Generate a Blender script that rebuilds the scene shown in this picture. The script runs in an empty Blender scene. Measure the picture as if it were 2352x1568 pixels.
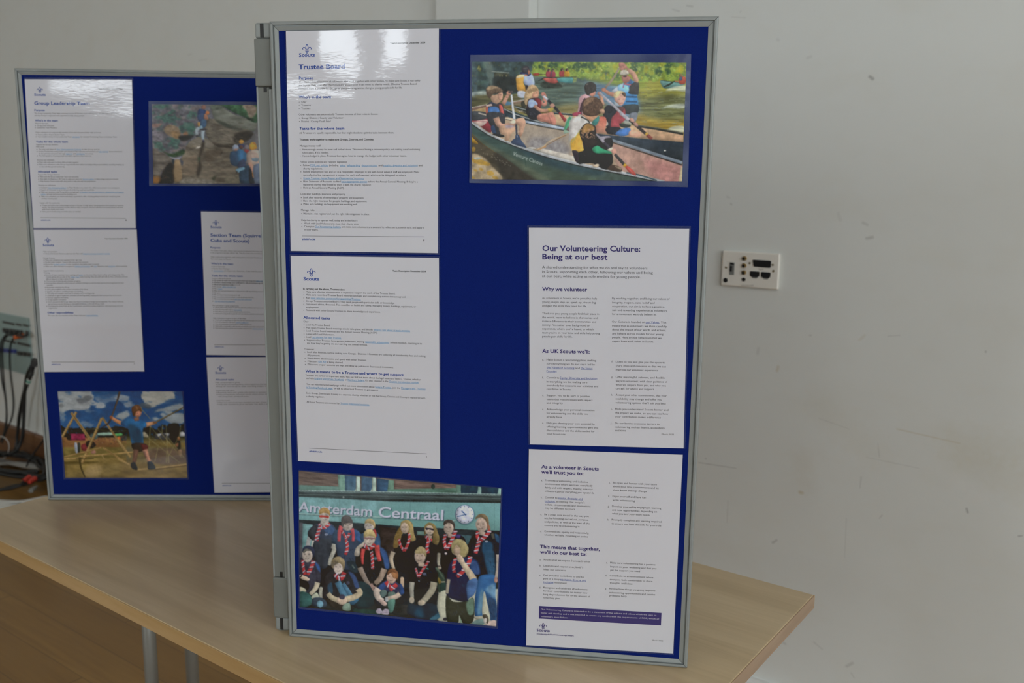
import bpy, bmesh, math, random
import numpy as np
from mathutils import Vector, Matrix
random.seed(7)
S = bpy.context.scene
COL = S.collection

# ------------------------------------------------------------------ camera (solved from the photograph)
F = 2098.66
R = np.array([[0.803784, 0.5948, 0.012021], [0.111658, -0.130981, -0.985077], [-0.584349, 0.793131, -0.171694]])
CAM = np.array([1.03998, -0.84523, 1.43323])
TZ = 0.745                                   # table height
PX = np.array([0.87614, 0.482056, 0.0])      # front panel: along its width
PN = np.array([0.482056, -0.87614, 0.0])     # front panel: towards the viewer
AB = 0.661214
BX = np.array([math.cos(AB), math.sin(AB), 0.0])
BN = np.array([math.sin(AB), -math.cos(AB), 0.0])
BO = np.array([-0.8795, 0.07799, TZ])
FO = np.array([0.0, 0.0, TZ])
VW = 1.304                                   # plane of the wall behind

def ray(px):
    return R.T @ np.array([(px[0] - 1176) / F, (px[1] - 784) / F, 1.0])
def cast(px, n, p0):
    d = ray(px); n = np.asarray(n, float)
    return CAM + d * (n @ (np.asarray(p0, float) - CAM)) / (n @ d)

# ------------------------------------------------------------------ objects
def tag(o, label=None, cat=None, group=None, kind=None):
    if label: o['label'] = label
    if cat: o['category'] = cat
    if group: o['group'] = group
    if kind: o['kind'] = kind
    return o
def empty(name, loc, label=None, cat=None, group=None, rz=0.0):
    o = bpy.data.objects.new(name, None); COL.objects.link(o)
    o.location = loc; o.rotation_euler = (0, 0, rz); o.empty_display_size = .05
    return tag(o, label, cat, group)
def link(name, me, mats=None, parent=None, world=True):
    """link a mesh given in world coordinates (or in the parent's frame if world is False)"""
    o = bpy.data.objects.new(name, me); COL.objects.link(o)
    if mats:
        for m in (mats if isinstance(mats, (list, tuple)) else [mats]): me.materials.append(m)
    if parent is not None:
        o.parent = parent
        if world:
            M = Matrix.LocRotScale(parent.location, parent.rotation_euler, None)
            p = parent.parent
            while p is not None:
                M = Matrix.LocRotScale(p.location, p.rotation_euler, None) @ M; p = p.parent
            me.transform(M.inverted())
    return o
def from_bm(name, bm, mats, parent=None, world=True, smooth=False):
    bmesh.ops.recalc_face_normals(bm, faces=bm.faces)
    me = bpy.data.meshes.new(name); bm.to_mesh(me); bm.free()
    if smooth:
        for p in me.polygons: p.use_smooth = True
    return link(name, me, mats, parent, world)
def set_origin(o, loc):
    loc = Vector(loc); o.data.transform(Matrix.Translation(-loc)); o.location = loc; return o

def add_box(bm, c, s, X=(1, 0, 0), Y=(0, 1, 0), Z=(0, 0, 1), bevel=0.0, seg=2):
    """box with centre c, full sizes s, along the axes X Y Z"""
    c, X, Y, Z = map(Vector, (c, X, Y, Z))
    vs = []
    for k in (-.5, .5):
        for j in (-.5, .5):
            for i in (-.5, .5): vs.append(bm.verts.new(c + X * (i * s[0]) + Y * (j * s[1]) + Z * (k * s[2])))
    fs = [bm.faces.new([vs[i] for i in f]) for f in ((0, 2, 3, 1), (4, 5, 7, 6), (0, 1, 5, 4), (2, 6, 7, 3), (0, 4, 6, 2), (1, 3, 7, 5))]
    if bevel > 0:
        es = list({e for f in fs for e in f.edges})
        bmesh.ops.bevel(bm, geom=es, offset=bevel, segments=seg, affect='EDGES', profile=.5)
def add_prism(bm, pts, N, d0, d1):
    """extrude a planar outline (world points) along N from d0 to d1"""
    N = Vector(N)
    a = [bm.verts.new(Vector(p) + N * d0) for p in pts]; b = [bm.verts.new(Vector(p) + N * d1) for p in pts]
    n = len(pts)
    bm.faces.new(a); bm.faces.new(b[::-1])
    for i in range(n): bm.faces.new((a[i], a[(i + 1) % n], b[(i + 1) % n], b[i]))
def add_cyl(bm, a, b, r, n=24, r2=None, cap=True):
    a, b = Vector(a), Vector(b); r2 = r if r2 is None else r2
    d = (b - a).normalized(); x = d.orthogonal().normalized(); y = d.cross(x)
    A = [bm.verts.new(a + (x * math.cos(t) + y * math.sin(t)) * r) for t in [2 * math.pi * i / n for i in range(n)]]
    B = [bm.verts.new(b + (x * math.cos(t) + y * math.sin(t)) * r2) for t in [2 * math.pi * i / n for i in range(n)]]
    for i in range(n): bm.faces.new((A[i], A[(i + 1) % n], B[(i + 1) % n], B[i]))
    if cap: bm.faces.new(A[::-1]); bm.faces.new(B)
def catmull(P, sub=8, closed=False):
    P = np.asarray(P, float); n = len(P); out = []
    rng = range(n) if closed else range(n - 1)
    for i in rng:
        if closed: p0, p1, p2, p3 = P[i - 1], P[i], P[(i + 1) % n], P[(i + 2) % n]
        else: p0, p1, p2, p3 = P[max(i - 1, 0)], P[i], P[i + 1], P[min(i + 2, n - 1)]
        for j in range(sub):
            t = j / sub
            out.append(.5 * ((2 * p1) + (-p0 + p2) * t + (2 * p0 - 5 * p1 + 4 * p2 - p3) * t * t + (-p0 + 3 * p1 - 3 * p2 + p3) * t ** 3))
    if not closed: out.append(P[-1])
    return np.array(out)
def add_tube(bm, P, r, n=10, sub=8, closed=False):
    Q = [Vector(p) for p in catmull(P, sub, closed)]
    m = len(Q); rings = []
    T = (Q[1] - Q[0]).normalized(); x = T.orthogonal().normalized()
    for i in range(m):
        if closed: t = (Q[(i + 1) % m] - Q[i - 1]).normalized()
        else: t = (Q[min(i + 1, m - 1)] - Q[max(i - 1, 0)]).normalized()
        x = (x - t * x.dot(t)).normalized(); y = t.cross(x)
        rings.append([bm.verts.new(Q[i] + (x * math.cos(a) + y * math.sin(a)) * r) for a in [2 * math.pi * k / n for k in range(n)]])
    for i in range(m if closed else m - 1):
        A, B = rings[i], rings[(i + 1) % m]
        for k in range(n): bm.faces.new((A[k], A[(k + 1) % n], B[(k + 1) % n], B[k]))
    if not closed: bm.faces.new(rings[0][::-1]); bm.faces.new(rings[-1])

# ------------------------------------------------------------------ materials
def lin(c):
    return tuple((x / 255 / 12.92) if x / 255 <= .04045 else ((x / 255 + .055) / 1.055) ** 2.4 for x in c)
class NT:
    """small helper for node trees"""
    def __init__(s, name):
        s.m = bpy.data.materials.new(name); s.m.use_nodes = True
        s.t = s.m.node_tree; s.n = s.t.nodes; s.b = s.n['Principled BSDF']
    def new(s, typ, **kw):
        nd = s.n.new(typ)
        for k, v in kw.items():
            if k in nd.inputs.keys(): nd.inputs[k].default_value = v
            else: setattr(nd, k, v)
        return nd
    def l(s, a, b): s.t.links.new(a, b)
    def math(s, op, a, b=None, c=None):
        nd = s.n.new('ShaderNodeMath'); nd.operation = op
        for i, v in enumerate((a, b, c)):
            if v is None: continue
            if isinstance(v, (int, float)): nd.inputs[i].default_value = v
            else: s.l(v, nd.inputs[i])
        return nd.outputs[0]
    def mix(s, fac, a, b):
        nd = s.n.new('ShaderNodeMix'); nd.data_type = 'RGBA'
        for sock, v in ((nd.inputs['Factor'], fac), (nd.inputs[6], a), (nd.inputs[7], b)):
            if isinstance(v, (int, float)): sock.default_value = v
            elif isinstance(v, (tuple, list)): sock.default_value = (*v[:3], 1)
            else: s.l(v, sock)
        return nd.outputs[2]
    def ramp(s, x, stops):
        nd = s.n.new('ShaderNodeValToRGB'); s.l(x, nd.inputs[0]); e = nd.color_ramp.elements
        while len(e) < len(stops): e.new(.5)
        for i, (p, c) in enumerate(stops):
            e[i].position = p; e[i].color = (*c, 1) if isinstance(c, (tuple, list)) else (c, c, c, 1)
        return nd.outputs[0]
    def noise(s, scale=(1, 1, 1), sc=1.0, det=3.0, rough=.5, off=(0, 0, 0), dist=0.0):
        tc = s.new('ShaderNodeTexCoord'); mp = s.n.new('ShaderNodeMapping')
        mp.inputs['Scale'].default_value = scale; mp.inputs['Location'].default_value = off
        s.l(tc.outputs['Object'], mp.inputs[0])
        nd = s.new('ShaderNodeTexNoise', Scale=sc, Detail=det, Roughness=rough, Distortion=dist); s.l(mp.outputs[0], nd.inputs['Vector'])
        return nd.outputs[0]
    def bump(s, h, strength=.1, dist=.001):
        nd = s.new('ShaderNodeBump', Strength=strength, Distance=dist); s.l(h, nd.inputs['Height']); s.l(nd.outputs[0], s.b.inputs['Normal']); return nd
    def col(s, c):
        if isinstance(c, (tuple, list)): s.b.inputs['Base Color'].default_value = (*c[:3], 1)
        else: s.l(c, s.b.inputs['Base Color'])
    def set(s, **kw):
        for k, v in kw.items(): s.b.inputs[k.replace('_', ' ')].default_value = v
        return s

def simple(name, c, rough=.5, metal=0.0, spec=.5, var=0.0, sc=40.0):
    t = NT(name); t.set(Roughness=rough, Metallic=metal); t.b.inputs['Specular IOR Level'].default_value = spec
    if var:
        n = t.noise(sc=sc, det=4); t.col(t.mix(n, [x * (1 - var) for x in c], [min(1, x * (1 + var)) for x in c]))
    else: t.col(c)
    return t.m
MAT = {}
MAT['alu'] = (lambda t: (t.set(Roughness=.55, Metallic=.25), t.col(t.mix(t.noise((1, 1, 1), 60, 3), (.27, .29, .285), (.32, .345, .335))), t.m)[2])(NT('satin_aluminium'))
MAT['sleeve'] = simple('grey_hinge_plastic', (.185, .195, .18), .55, .15, var=.06)
MAT['black'] = simple('black_plastic', (.012, .012, .012), .45)
MAT['miter'] = simple('dark_gap', (.02, .02, .02), .8)
def fabric():
    t = NT('blue_loop_fabric'); t.set(Roughness=.95); t.b.inputs['Specular IOR Level'].default_value = .12
    n = t.noise((1, 1, 1), 900, 2); n2 = t.noise((1, 1, 1), 9, 3)
    c = t.mix(n, (.0022, .0098, .112), (.0045, .0195, .178)); c = t.mix(t.math('MULTIPLY', n2, .25), c, (.0028, .0108, .12)); t.col(c)
    t.bump(n, .35, .0006); return t.m
MAT['fabric'] = fabric()
def paper(name, c, rough=.035, amp=.8):
    """paper under a clear laminate: dull colour below a glossy, slightly rippled film"""
    t = NT(name); t.set(Roughness=.6); t.b.inputs['Specular IOR Level'].default_value = .2
    t.b.inputs['Coat Weight'].default_value = 1.0; t.b.inputs['Coat Roughness'].default_value = rough; t.b.inputs['Coat IOR'].default_value = 1.65
    if c == 'attr':
        a = t.new('ShaderNodeAttribute', attribute_name='Col'); t.col(a.outputs['Color'])
    else:
        n = t.noise((1, 1, 1), 25, 3); t.col(t.mix(n, [x * .985 for x in c], c))
    h = t.math('ADD', t.noise((90, 90, 330), 1, 2), t.math('MULTIPLY', t.noise((22, 22, 50), 1, 2), 2.2))
    bp = t.new('ShaderNodeBump', Strength=1.0, Distance=.00003 * amp); t.l(h, bp.inputs['Height']); t.l(bp.outputs[0], t.b.inputs['Coat Normal'])
    return t.m
MAT['paper'] = paper('laminated_paper', (.675, .675, .735))
MAT['print'] = paper('laminated_photo_print', 'attr')
INK = {'k': (.075, .075, .085), 'b': (.05, .05, .055), 'h': (.022, .075, .36), 'l': (.05, .32, .62), 'p': (.03, .02, .16), 'pl': (.02, .075, .36), 'w': (.62, .60, .70), 'g': (.12, .12, .13)}
for k_, c_ in INK.items(): MAT['ink_' + k_] = paper('printed_ink_' + k_, c_)
def film(name, haze):
    t = NT(name); t.m.blend_method = 'BLEND' if hasattr(t.m, 'blend_method') else None
    tr = t.new('ShaderNodeBsdfTransparent'); mx = t.new('ShaderNodeMixShader'); out = t.n['Material Output']
    t.set(Roughness=.08); t.col((.55, .66, .88)); t.b.inputs['Specular IOR Level'].default_value = .8
    n = t.noise((14, 14, 14), 1, 2)
    lw = t.new('ShaderNodeFresnel', IOR=1.5)
    f = t.math('ADD', t.math('MULTIPLY', t.ramp(n, [(.35, .35), (.6, 1.0)]), haze), t.math('MULTIPLY', lw.outputs[0], .6))  # haze: patchy pale veil in the film colour, standing in for soft reflections
    t.l(f, mx.inputs[0]); t.l(tr.outputs[0], mx.inputs[1]); t.l(t.b.outputs[0], mx.inputs[2]); t.l(mx.outputs[0], out.inputs['Surface'])
    h = t.noise((60, 60, 90), 1, 2); t.bump(h, .5, .0006)
    return t.m
MAT['film'] = film('clear_pouch_film', .05); MAT['film_sheen'] = film('clear_pouch_film_sheen', .17)

def wood(name, c0, c1, c2, along='x', sc=1.0, rough=.3, coat=0.0, planks=None, bumpy=.05):
    t = NT(name); t.set(Roughness=rough)
    st = (1.6, 26, 26) if along == 'x' else (26, 1.6, 26)
    g = t.noise(tuple(a * sc for a in st), 1, 5, .6, dist=.6)
    f = t.noise(tuple(a * sc * 5 for a in st), 1, 3, .6)
    big = t.noise((.9 * sc, 5 * sc, 5 * sc) if along == 'x' else (5 * sc, .9 * sc, 5 * sc), 1, 3, .5, off=(3, 7, 1), dist=.8)
    c = t.ramp(g, [(.3, c0), (.52, c1), (.72, c2)])
    c = t.mix(t.ramp(f, [(.42, 0.0), (.75, .35)]), c, c0)
    c = t.mix(t.ramp(big, [(.4, 0.0), (.75, .45)]), c, c0)
    if planks:
        w, L = planks
        tc = t.new('ShaderNodeTexCoord'); sp = t.new('ShaderNodeSeparateXYZ'); t.l(tc.outputs['Object'], sp.inputs[0])
        row = t.math('DIVIDE', sp.outputs[1], w); ri = t.math('FLOOR', row)
        xo = t.math('ADD', t.math('DIVIDE', sp.outputs[0], L), t.math('MULTIPLY', ri, .371)); xi = t.math('FLOOR', xo)
        cb = t.new('ShaderNodeCombineXYZ'); t.l(xi, cb.inputs[0]); t.l(ri, cb.inputs[1])
        wn = t.new('ShaderNodeTexWhiteNoise'); wn.noise_dimensions = '3D'; t.l(cb.outputs[0], wn.inputs['Vector'])
        c = t.mix(t.math('MULTIPLY', wn.outputs[0], .55), c, c0)
        e1 = t.math('LESS_THAN', t.math('FRACT', row), .018); e2 = t.math('LESS_THAN', t.math('FRACT', xo), .0022)
        c = t.mix(t.math('MULTIPLY', t.math('MAXIMUM', e1, e2), .7), c, [x * .35 for x in c0])
    t.col(c)
    if coat: t.b.inputs['Coat Weight'].default_value = coat; t.b.inputs['Coat Roughness'].default_value = .16
    t.bump(f, bumpy, .0005); return t.m
MAT['maple'] = wood('maple_laminate', (.50, .365, .205), (.60, .45, .265), (.67, .515, .315), 'x', 1.0, .32, .22)
MAT['edge'] = wood('beech_edge_band', (.46, .29, .12), (.56, .37, .17), (.62, .43, .22), 'x', 1.2, .4)
MAT['edge_y'] = wood('beech_edge_band_shaded_end', (.34, .225, .14), (.40, .27, .17), (.45, .31, .2), 'y', 1.2, .4)  # cross grain; shade of the end faces put into the darker colour
MAT['floor'] = wood('oiled_beech_floor', (.25, .125, .026), (.35, .185, .042), (.42, .23, .058), 'x', .8, .36, .15, (.13, 1.9))
MAT['skirting'] = wood('dark_oak_skirting', (.13, .055, .022), (.19, .085, .035), (.23, .11, .045), 'x', 1.0, .35, .2)
MAT['steel'] = simple('grey_leg_steel', (.30, .31, .29), .4, .35, var=.05)
# ------------------------------------------------------------------ room
U0, U1, V0, V1, ZC = -6.2, 4.4, -6.4, VW, 3.7
V_N = (0, 1, 0)
def wall_paint(name, marks=()):
    t = NT(name); t.set(Roughness=.62); t.b.inputs['Specular IOR Level'].default_value = .3
    n = t.noise((1, 1, 1), 2.2, 4); n2 = t.noise((1, 1, 1.6), 7, 4, off=(5, 2, 9))
    c = t.mix(n, (.74, .76, .735), (.775, .795, .77))
    c = t.mix(t.math('MULTIPLY', t.ramp(n2, [(.5, 0.0), (.72, 1.0)]), .12), c, (.66, .62, .50))
    if marks:
        tc = t.new('ShaderNodeTexCoord'); sp = t.new('ShaderNodeSeparateXYZ'); t.l(tc.outputs['Object'], sp.inputs[0])
        wob = t.math('MULTIPLY', t.math('SUBTRACT', t.noise((1, 1, 1), 60, 3), .5), 1.3)
        for (a, b, r, colr, op) in marks:           # soft capsule from a to b (wall coordinates), radius r
            dx, dz = b[0] - a[0], b[1] - a[1]; L2 = dx * dx + dz * dz + 1e-9
            px = t.math('SUBTRACT', sp.outputs[0], a[0]); pz = t.math('SUBTRACT', sp.outputs[2], a[1])
            h = t.math('ADD', t.math('MULTIPLY', px, dx / L2), t.math('MULTIPLY', pz, dz / L2))
            h = t.math('MINIMUM', t.math('MAXIMUM', h, 0.0), 1.0)
            ex = t.math('SUBTRACT', px, t.math('MULTIPLY', h, dx)); ez = t.math('SUBTRACT', pz, t.math('MULTIPLY', h, dz))
            d = t.math('SQRT', t.math('ADD', t.math('MULTIPLY', ex, ex), t.math('MULTIPLY', ez, ez)))
            k = t.math('ADD', t.math('DIVIDE', d, r), wob)
            f = t.math('MULTIPLY', t.math('MINIMUM', t.math('MAXIMUM', t.math('SUBTRACT', 1.25, k), 0.0), 1.0), op * .55)
            c = t.mix(f, c, colr)
    t.col(c); t.bump(t.noise((1, 1, 1), 160, 3), .06, .0008); return t.m
G_, Y_, K_, L_ = (.34, .34, .32), (.50, .40, .20), (.12, .12, .11), (.80, .81, .79)
def wp(x, y): p = cast((x, y), V_N, (0, VW, 0)); return (p[0], p[2])
MK = []
for (x0, y0, x1, y1, r, c_, op) in [
    (1998, 176, 2004, 181, .0042, K_, .8), (1990, 547, 2003, 545, .004, G_, .75), (1982, 511, 1992, 516, .004, G_, .5), (1925, 490, 1930, 505, .004, G_, .25),
    (2264, 807, 2264, 808, .003, G_, .8), (1787, 842, 1785, 850, .005, Y_, .6), (1843, 1131, 1838, 1130, .005, Y_, .8), (1742, 800, 1740, 812, .004, G_, .4),
    (1605, 1062, 1690, 1075, .0016, G_, .8), (1621, 1053, 1621, 1053, .003, G_, .9), (2060, 985, 2205, 1018, .002, Y_, .45), (1860, 770, 1862, 770, .003, G_, .5),
    (2040, 772, 2066, 770, .002, G_, .4), (1775, 1246, 1784, 1240, .0035, G_, .8), (2220, 1168, 2222, 1176, .003, K_, .7), (2340, 1231, 2347, 1230, .0025, K_, .7),
    (2020, 1190, 2026, 1183, .002, G_, .6), (1986, 770, 1974, 780, .004, Y_, .3), (2225, 1060, 2350, 1110, .05, (.62, .58, .44), .35), (2200, 1010, 2352, 1040, .045, (.62, .58, .44), .3),
    (1890, 940, 2010, 1040, .045, (.64, .6, .47), .25), (2200, 1105, 2260, 1140, .022, L_, .55), (1840, 1050, 1850, 1110, .03, (.63, .57, .45), .3),
    (1670, 1200, 1672, 1150, .0016, G_, .5), (1990, 1050, 2110, 1075, .0016, G_, .3), (1940, 1280, 1944, 1190, .0016, G_, .3), (1975, 1120, 1978, 1095, .002, G_, .4),
    (1880, 960, 1950, 985, .0016, G_, .3), (1790, 1470, 1804, 1478, .004, G_, .5), (1870, 1475, 1888, 1490, .003, G_, .4), (1945, 1530, 1958, 1522, .004, G_, .6), (1955, 1545, 1962, 1556, .002, G_, .5),
    (2016, 1018, 2020, 1050, .002, G_, .3), (1545, 22, 1560, 26, .003, G_, .5), (1578, 13, 1590, 15, .003, G_, .5), (1700, 28, 1702, 26, .002, G_, .5), (1680, 39, 1712, 41, .0015, G_, .4),
    (1785, 90, 1788, 92, .004, G_, .3), (1855, 133, 1862, 130, .004, G_, .3), (1670, 452, 1676, 454, .003, G_, .4), (1679, 468, 1680, 469, .003, G_, .7),
    (455, 140, 475, 136, .002, G_, .35), (432, 126, 440, 124, .003, G_, .3), (2200, 720, 2352, 745, .03, (.66, .63, .54), .15)]:
    MK.append((wp(x0, y0), wp(x1, y1), r, c_, op))
MAT['wall'] = wall_paint('painted_plaster_scuffed', MK)
MAT['wall2'] = wall_paint('painted_plaster')
MAT['ceil'] = simple('white_ceiling', (.80, .80, .78), .8)
MAT['white'] = simple('white_gloss_paint', (.78, .78, .76), .35)
def struct(name, bm, m, parent=None):
    o = from_bm(name, bm, m, parent); o['kind'] = 'structure'; return o
def slab(name, lo, hi, m):
    bm = bmesh.new(); lo, hi = Vector(lo), Vector(hi); add_box(bm, (lo + hi) / 2, hi - lo); return struct(name, bm, m)
T_ = .15
slab('floor', (U0 - T_, V0 - T_, -.12), (U1 + T_, V1 + T_, 0), MAT['floor'])
slab('ceiling', (U0 - T_, V0 - T_, ZC), (U1 + T_, V1 + T_, ZC + .12), MAT['ceil'])
slab('wall_back', (U0 - T_, VW, 0), (U1 + T_, VW + T_, ZC), MAT['wall'])
def wall_with_holes(name, axis, pos, thick, a0, a1, holes, m):
    """wall along axis ('x' or 'y') with rectangular openings (a_lo, a_hi, z_lo, z_hi)"""
    bm = bmesh.new()
    def blk(lo, hi, z0, z1):
        if hi - lo < 1e-4 or z1 - z0 < 1e-4: return
        if axis == 'x': add_box(bm, ((lo + hi) / 2, pos + thick / 2, (z0 + z1) / 2), (hi - lo, abs(thick), z1 - z0))
        else: add_box(bm, (pos + thick / 2, (lo + hi) / 2, (z0 + z1) / 2), (abs(thick), hi - lo, z1 - z0))
    xs = sorted({a0, a1, *[h[0] for h in holes], *[h[1] for h in holes]})
    for lo, hi in zip(xs, xs[1:]):
        z = 0
        for h in sorted([h for h in holes if h[0] < hi - 1e-6 and h[1] > lo + 1e-6], key=lambda h: h[2]): blk(lo, hi, z, h[2]); z = h[3]
        blk(lo, hi, z, ZC)
    return struct(name, bm, m)
REAR = [(-2.4, -.9, 1.0, 3.1), (.80, 1.46, 2.13, 2.24), (1.20, 1.50, 2.39, 3.3), (1.62, 1.84, 2.39, 3.3)]
RIGHT = [(-6.15, -5.0, 2.0, 3.2), (-3.2, -1.7, .95, 3.1), (-1.0, .1, .95, 3.1)]
LEFT = []
wall_with_holes('wall_front', 'x', V0, -T_, U0, U1, REAR, MAT['wall2'])
wall_with_holes('wall_right', 'y', U1, T_, V0, V1, RIGHT, MAT['wall2'])
wall_with_holes('wall_left', 'y', U0, -T_, V0, V1, LEFT, MAT['wall2'])
nw = 0
for axis, pos, hl, sg in (('x', V0, REAR, -1), ('y', U1, RIGHT, 1), ('y', U0, LEFT, -1)):
    for (lo, hi, z0, z1) in hl:
        nw += 1; bm = bmesh.new(); w = .055
        def bar(a, b, c, d):
            if axis == 'x': add_box(bm, ((a + b) / 2, pos + sg * .07, (c + d) / 2), (b - a, .06, d - c), bevel=.004)
            else: add_box(bm, (pos + sg * .07, (a + b) / 2, (c + d) / 2), (.06, b - a, d - c), bevel=.004)
        w = .055 if hi - lo > .9 else .012
        bar(lo, lo + w, z0, z1); bar(hi - w, hi, z0, z1); bar(lo + w, hi - w, z0, z0 + w); bar(lo + w, hi - w, z1 - w, z1)
        if hi - lo > 1.0: bar((lo + hi) / 2 - .025, (lo + hi) / 2 + .025, z0 + w, z1 - w)
        struct('window_%d' % nw, bm, MAT['white'])
        # daylight portal filling the opening
        L = bpy.data.lights.new('sky_portal', 'AREA'); L.shape = 'RECTANGLE'; L.size = hi - lo; L.size_y = z1 - z0
        L.cycles.is_portal = True
        lo_ = bpy.data.objects.new('sky_portal', L); COL.objects.link(lo_)
        mid = (lo + hi) / 2
        if axis == 'x': lo_.location = (mid, pos + sg * .02, (z0 + z1) / 2); d = Vector((0, -sg, 0))
        else: lo_.location = (pos + sg * .02, mid, (z0 + z1) / 2); d = Vector((-sg, 0, 0))
        lo_.rotation_euler = d.to_track_quat('-Z', 'Y').to_euler()
# shallow boxed pier on the wall behind the boards
pl0, pl1 = cast((1000, 5), V_N, (0, VW - .04, 0))[0], cast((1216, 5), V_N, (0, VW - .04, 0))[0]
bm = bmesh.new(); add_box(bm, ((pl0 + pl1) / 2, VW - .02, ZC / 2), (pl1 - pl0, .04, ZC), bevel=.003); struct('trim_1', bm, MAT['wall'])
# skirting board along the wall
SK = .172
prof = [(0, 0), (.021, 0), (.021, SK - .012), (.019, SK - .005), (.013, SK), (0, SK)]
bm = bmesh.new(); add_prism(bm, [(U0, VW - a, b) for a, b in prof], (1, 0, 0), 0, pl0 - U0); struct('baseboard_back', bm, MAT['skirting'])
bm = bmesh.new(); add_prism(bm, [(pl1, VW - a, b) for a, b in prof], (1, 0, 0), 0, U1 - pl1); struct('baseboard_right', bm, MAT['white'])
bm = bmesh.new(); add_box(bm, ((U0 + pl0) / 2, VW - .005, SK + .0035), (pl0 - U0, .01, .007), bevel=.002); struct('trim_2', bm, MAT['white'])

# ------------------------------------------------------------------ table
TU0, TU1, TV0, TV1, TT = -.910, .592, -.091, .645, .025
tb = empty('folding_table', ((TU0 + TU1) / 2, (TV0 + TV1) / 2, 0), 'pale maple rectangular table with grey steel legs carrying the blue display boards', 'table')
bm = bmesh.new(); add_box(bm, ((TU0 + TU1) / 2, (TV0 + TV1) / 2, TZ - TT / 2), (TU1 - TU0 - .004, TV1 - TV0 - .004, TT), bevel=.0012); from_bm('tabletop', bm, MAT['maple'], tb)
for vv in (TV0, TV1):
    bm = bmesh.new(); add_box(bm, ((TU0 + TU1) / 2, vv + (.001 if vv == TV0 else -.001), TZ - TT / 2 - .0002), (TU1 - TU0, .002, TT - .0016), bevel=.0006)
    from_bm('edge_band', bm, MAT['edge'], tb)
for uu in (TU0, TU1):
    bm = bmesh.new(); add_box(bm, (uu + (.001 if uu == TU0 else -.001), (TV0 + TV1) / 2, TZ - TT / 2 - .0002), (.002, TV1 - TV0 - .004, TT - .0016), bevel=.0006)
    from_bm('edge_band', bm, MAT['edge_y'], tb)
for lu in (-.722, .404):
    for lv in (.200, .303):
        bm = bmesh.new(); add_cyl(bm, (lu, lv, .045), (lu, lv, TZ - TT - .012), .0143, 28); from_bm('leg', bm, MAT['steel'], tb, smooth=True)
    bm = bmesh.new(); add_box(bm, (lu, .2515, .03), (.05, .56, .03), bevel=.01, seg=3); add_box(bm, (lu, .0, .0075), (.04, .03, .015), bevel=.004); add_box(bm, (lu, .503, .0075), (.04, .03, .015), bevel=.004)
    from_bm('foot', bm, MAT['steel'], tb)
    bm = bmesh.new(); add_box(bm, (lu, .2515, TZ - TT - .006), (.06, .50, .012), bevel=.002); from_bm('mounting_plate', bm, MAT['steel'], tb)
bm = bmesh.new(); add_box(bm, (-.159, .2515, .60), (1.09, .02, .045), bevel=.004); from_bm('crossbar', bm, MAT['steel'], tb)

# ------------------------------------------------------------------ display boards
PROF = [(0, 3.0), (.8, .9), (2.6, 0), (5.0, .3), (5.3, 3.1), (7.0, 3.1), (7.4, .6), (12.6, 2.3), (12.6, 15.7), (7.3, 17.7), (6.9, 15.6), (5.7, 15.6), (5.2, 17.75), (2.6, 18), (.8, 17.1), (0, 15)]
def board(name_label, cat, O, D, N, W=.6, H=.9, group='blue hinged display boards'):
    """framed fabric board: O lower outer corner of the front face, D along the width, N towards the viewer"""
    O, D, N = Vector(O), Vector(D), Vector(N); Z = Vector((0, 0, 1))
    e = empty('display_board', O + D * (W / 2), name_label, cat, group, math.atan2(D.y, D.x))
    P = lambda x, z, y: O + D * x + Z * z - N * y
    bm = bmesh.new()
    c = P(W / 2, H / 2, .009); add_box(bm, c, (W - .022, H - .022, .0125), D, Z, N); from_bm('fabric_panel', bm, MAT['fabric'], e)
    g = .00035
    def rail(f):           # f(s, w, y): s along the side 0..1 handled through the mitre
        bm = bmesh.new(); A = []; B = []
        for w, y in PROF:
            a, b = f(w / 1000, y / 1000); A.append(bm.verts.new(a)); B.append(bm.verts.new(b))
        n = len(PROF)
        for i in range(n): bm.faces.new((A[i], A[(i + 1) % n], B[(i + 1) % n], B[i]))
        bm.faces.new(A[::-1]); bm.faces.new(B)
        return from_bm('frame_rail', bm, MAT['alu'], e)
    rail(lambda w, y: (P(w + g, w, y), P(W - w - g, w, y)))
    rail(lambda w, y: (P(w + g, H - w, y), P(W - w - g, H - w, y)))
    rail(lambda w, y: (P(w, w + g, y), P(w, H - w - g, y)))
    rail(lambda w, y: (P(W - w, w + g, y), P(W - w, H - w - g, y)))
    # dark joint behind the mitre cuts
    for cx, cz, sx, sz in ((0, 0, 1, 1), (W, 0, -1, 1), (0, H, 1, -1), (W, H, -1, -1)):
        bm = bmesh.new(); a = P(cx + sx * .0003, cz + sz * .0003, 0); b = P(cx + sx * .0124, cz + sz * .0124, 0)
        dd = (b - a).normalized(); pp = dd.cross(N)
        m_ = (a + b) / 2 - N * .0093
        add_box(bm, m_, ((b - a).length, .0010, .0116), dd, pp, N)
        o = from_bm('mitre_joint', bm, MAT['miter'], e)
    return e, P
front, FP = board('large blue board in front with six pinned items, standing on the table', 'display board', FO, PX, PN)
back, BP = board('blue board farther back at the left, with photos of climbers and a boy', 'display board', BO, BX, BN)
# the middle board runs back from the hinge, seen edge on
def pf(x, y, z): return np.array([x * PX[0] - y * PN[0], x * PX[1] - y * PN[1], z]) / 1000 + FO
md = np.array(pf(-133, 565, 0)) - np.array(pf(-14, 18, 0)); md[2] = 0; md /= np.linalg.norm(md)
MN = np.array([md[1], -md[0], 0.0])
mid, MP = board('grey post of the edge-on board hinged to the left side of the front board', 'display board', pf(-15.5, 18.5, 0) + MN * .0092, md, MN, W=.555)
MPp = np.array([MN[0], MN[1], 0])
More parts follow.
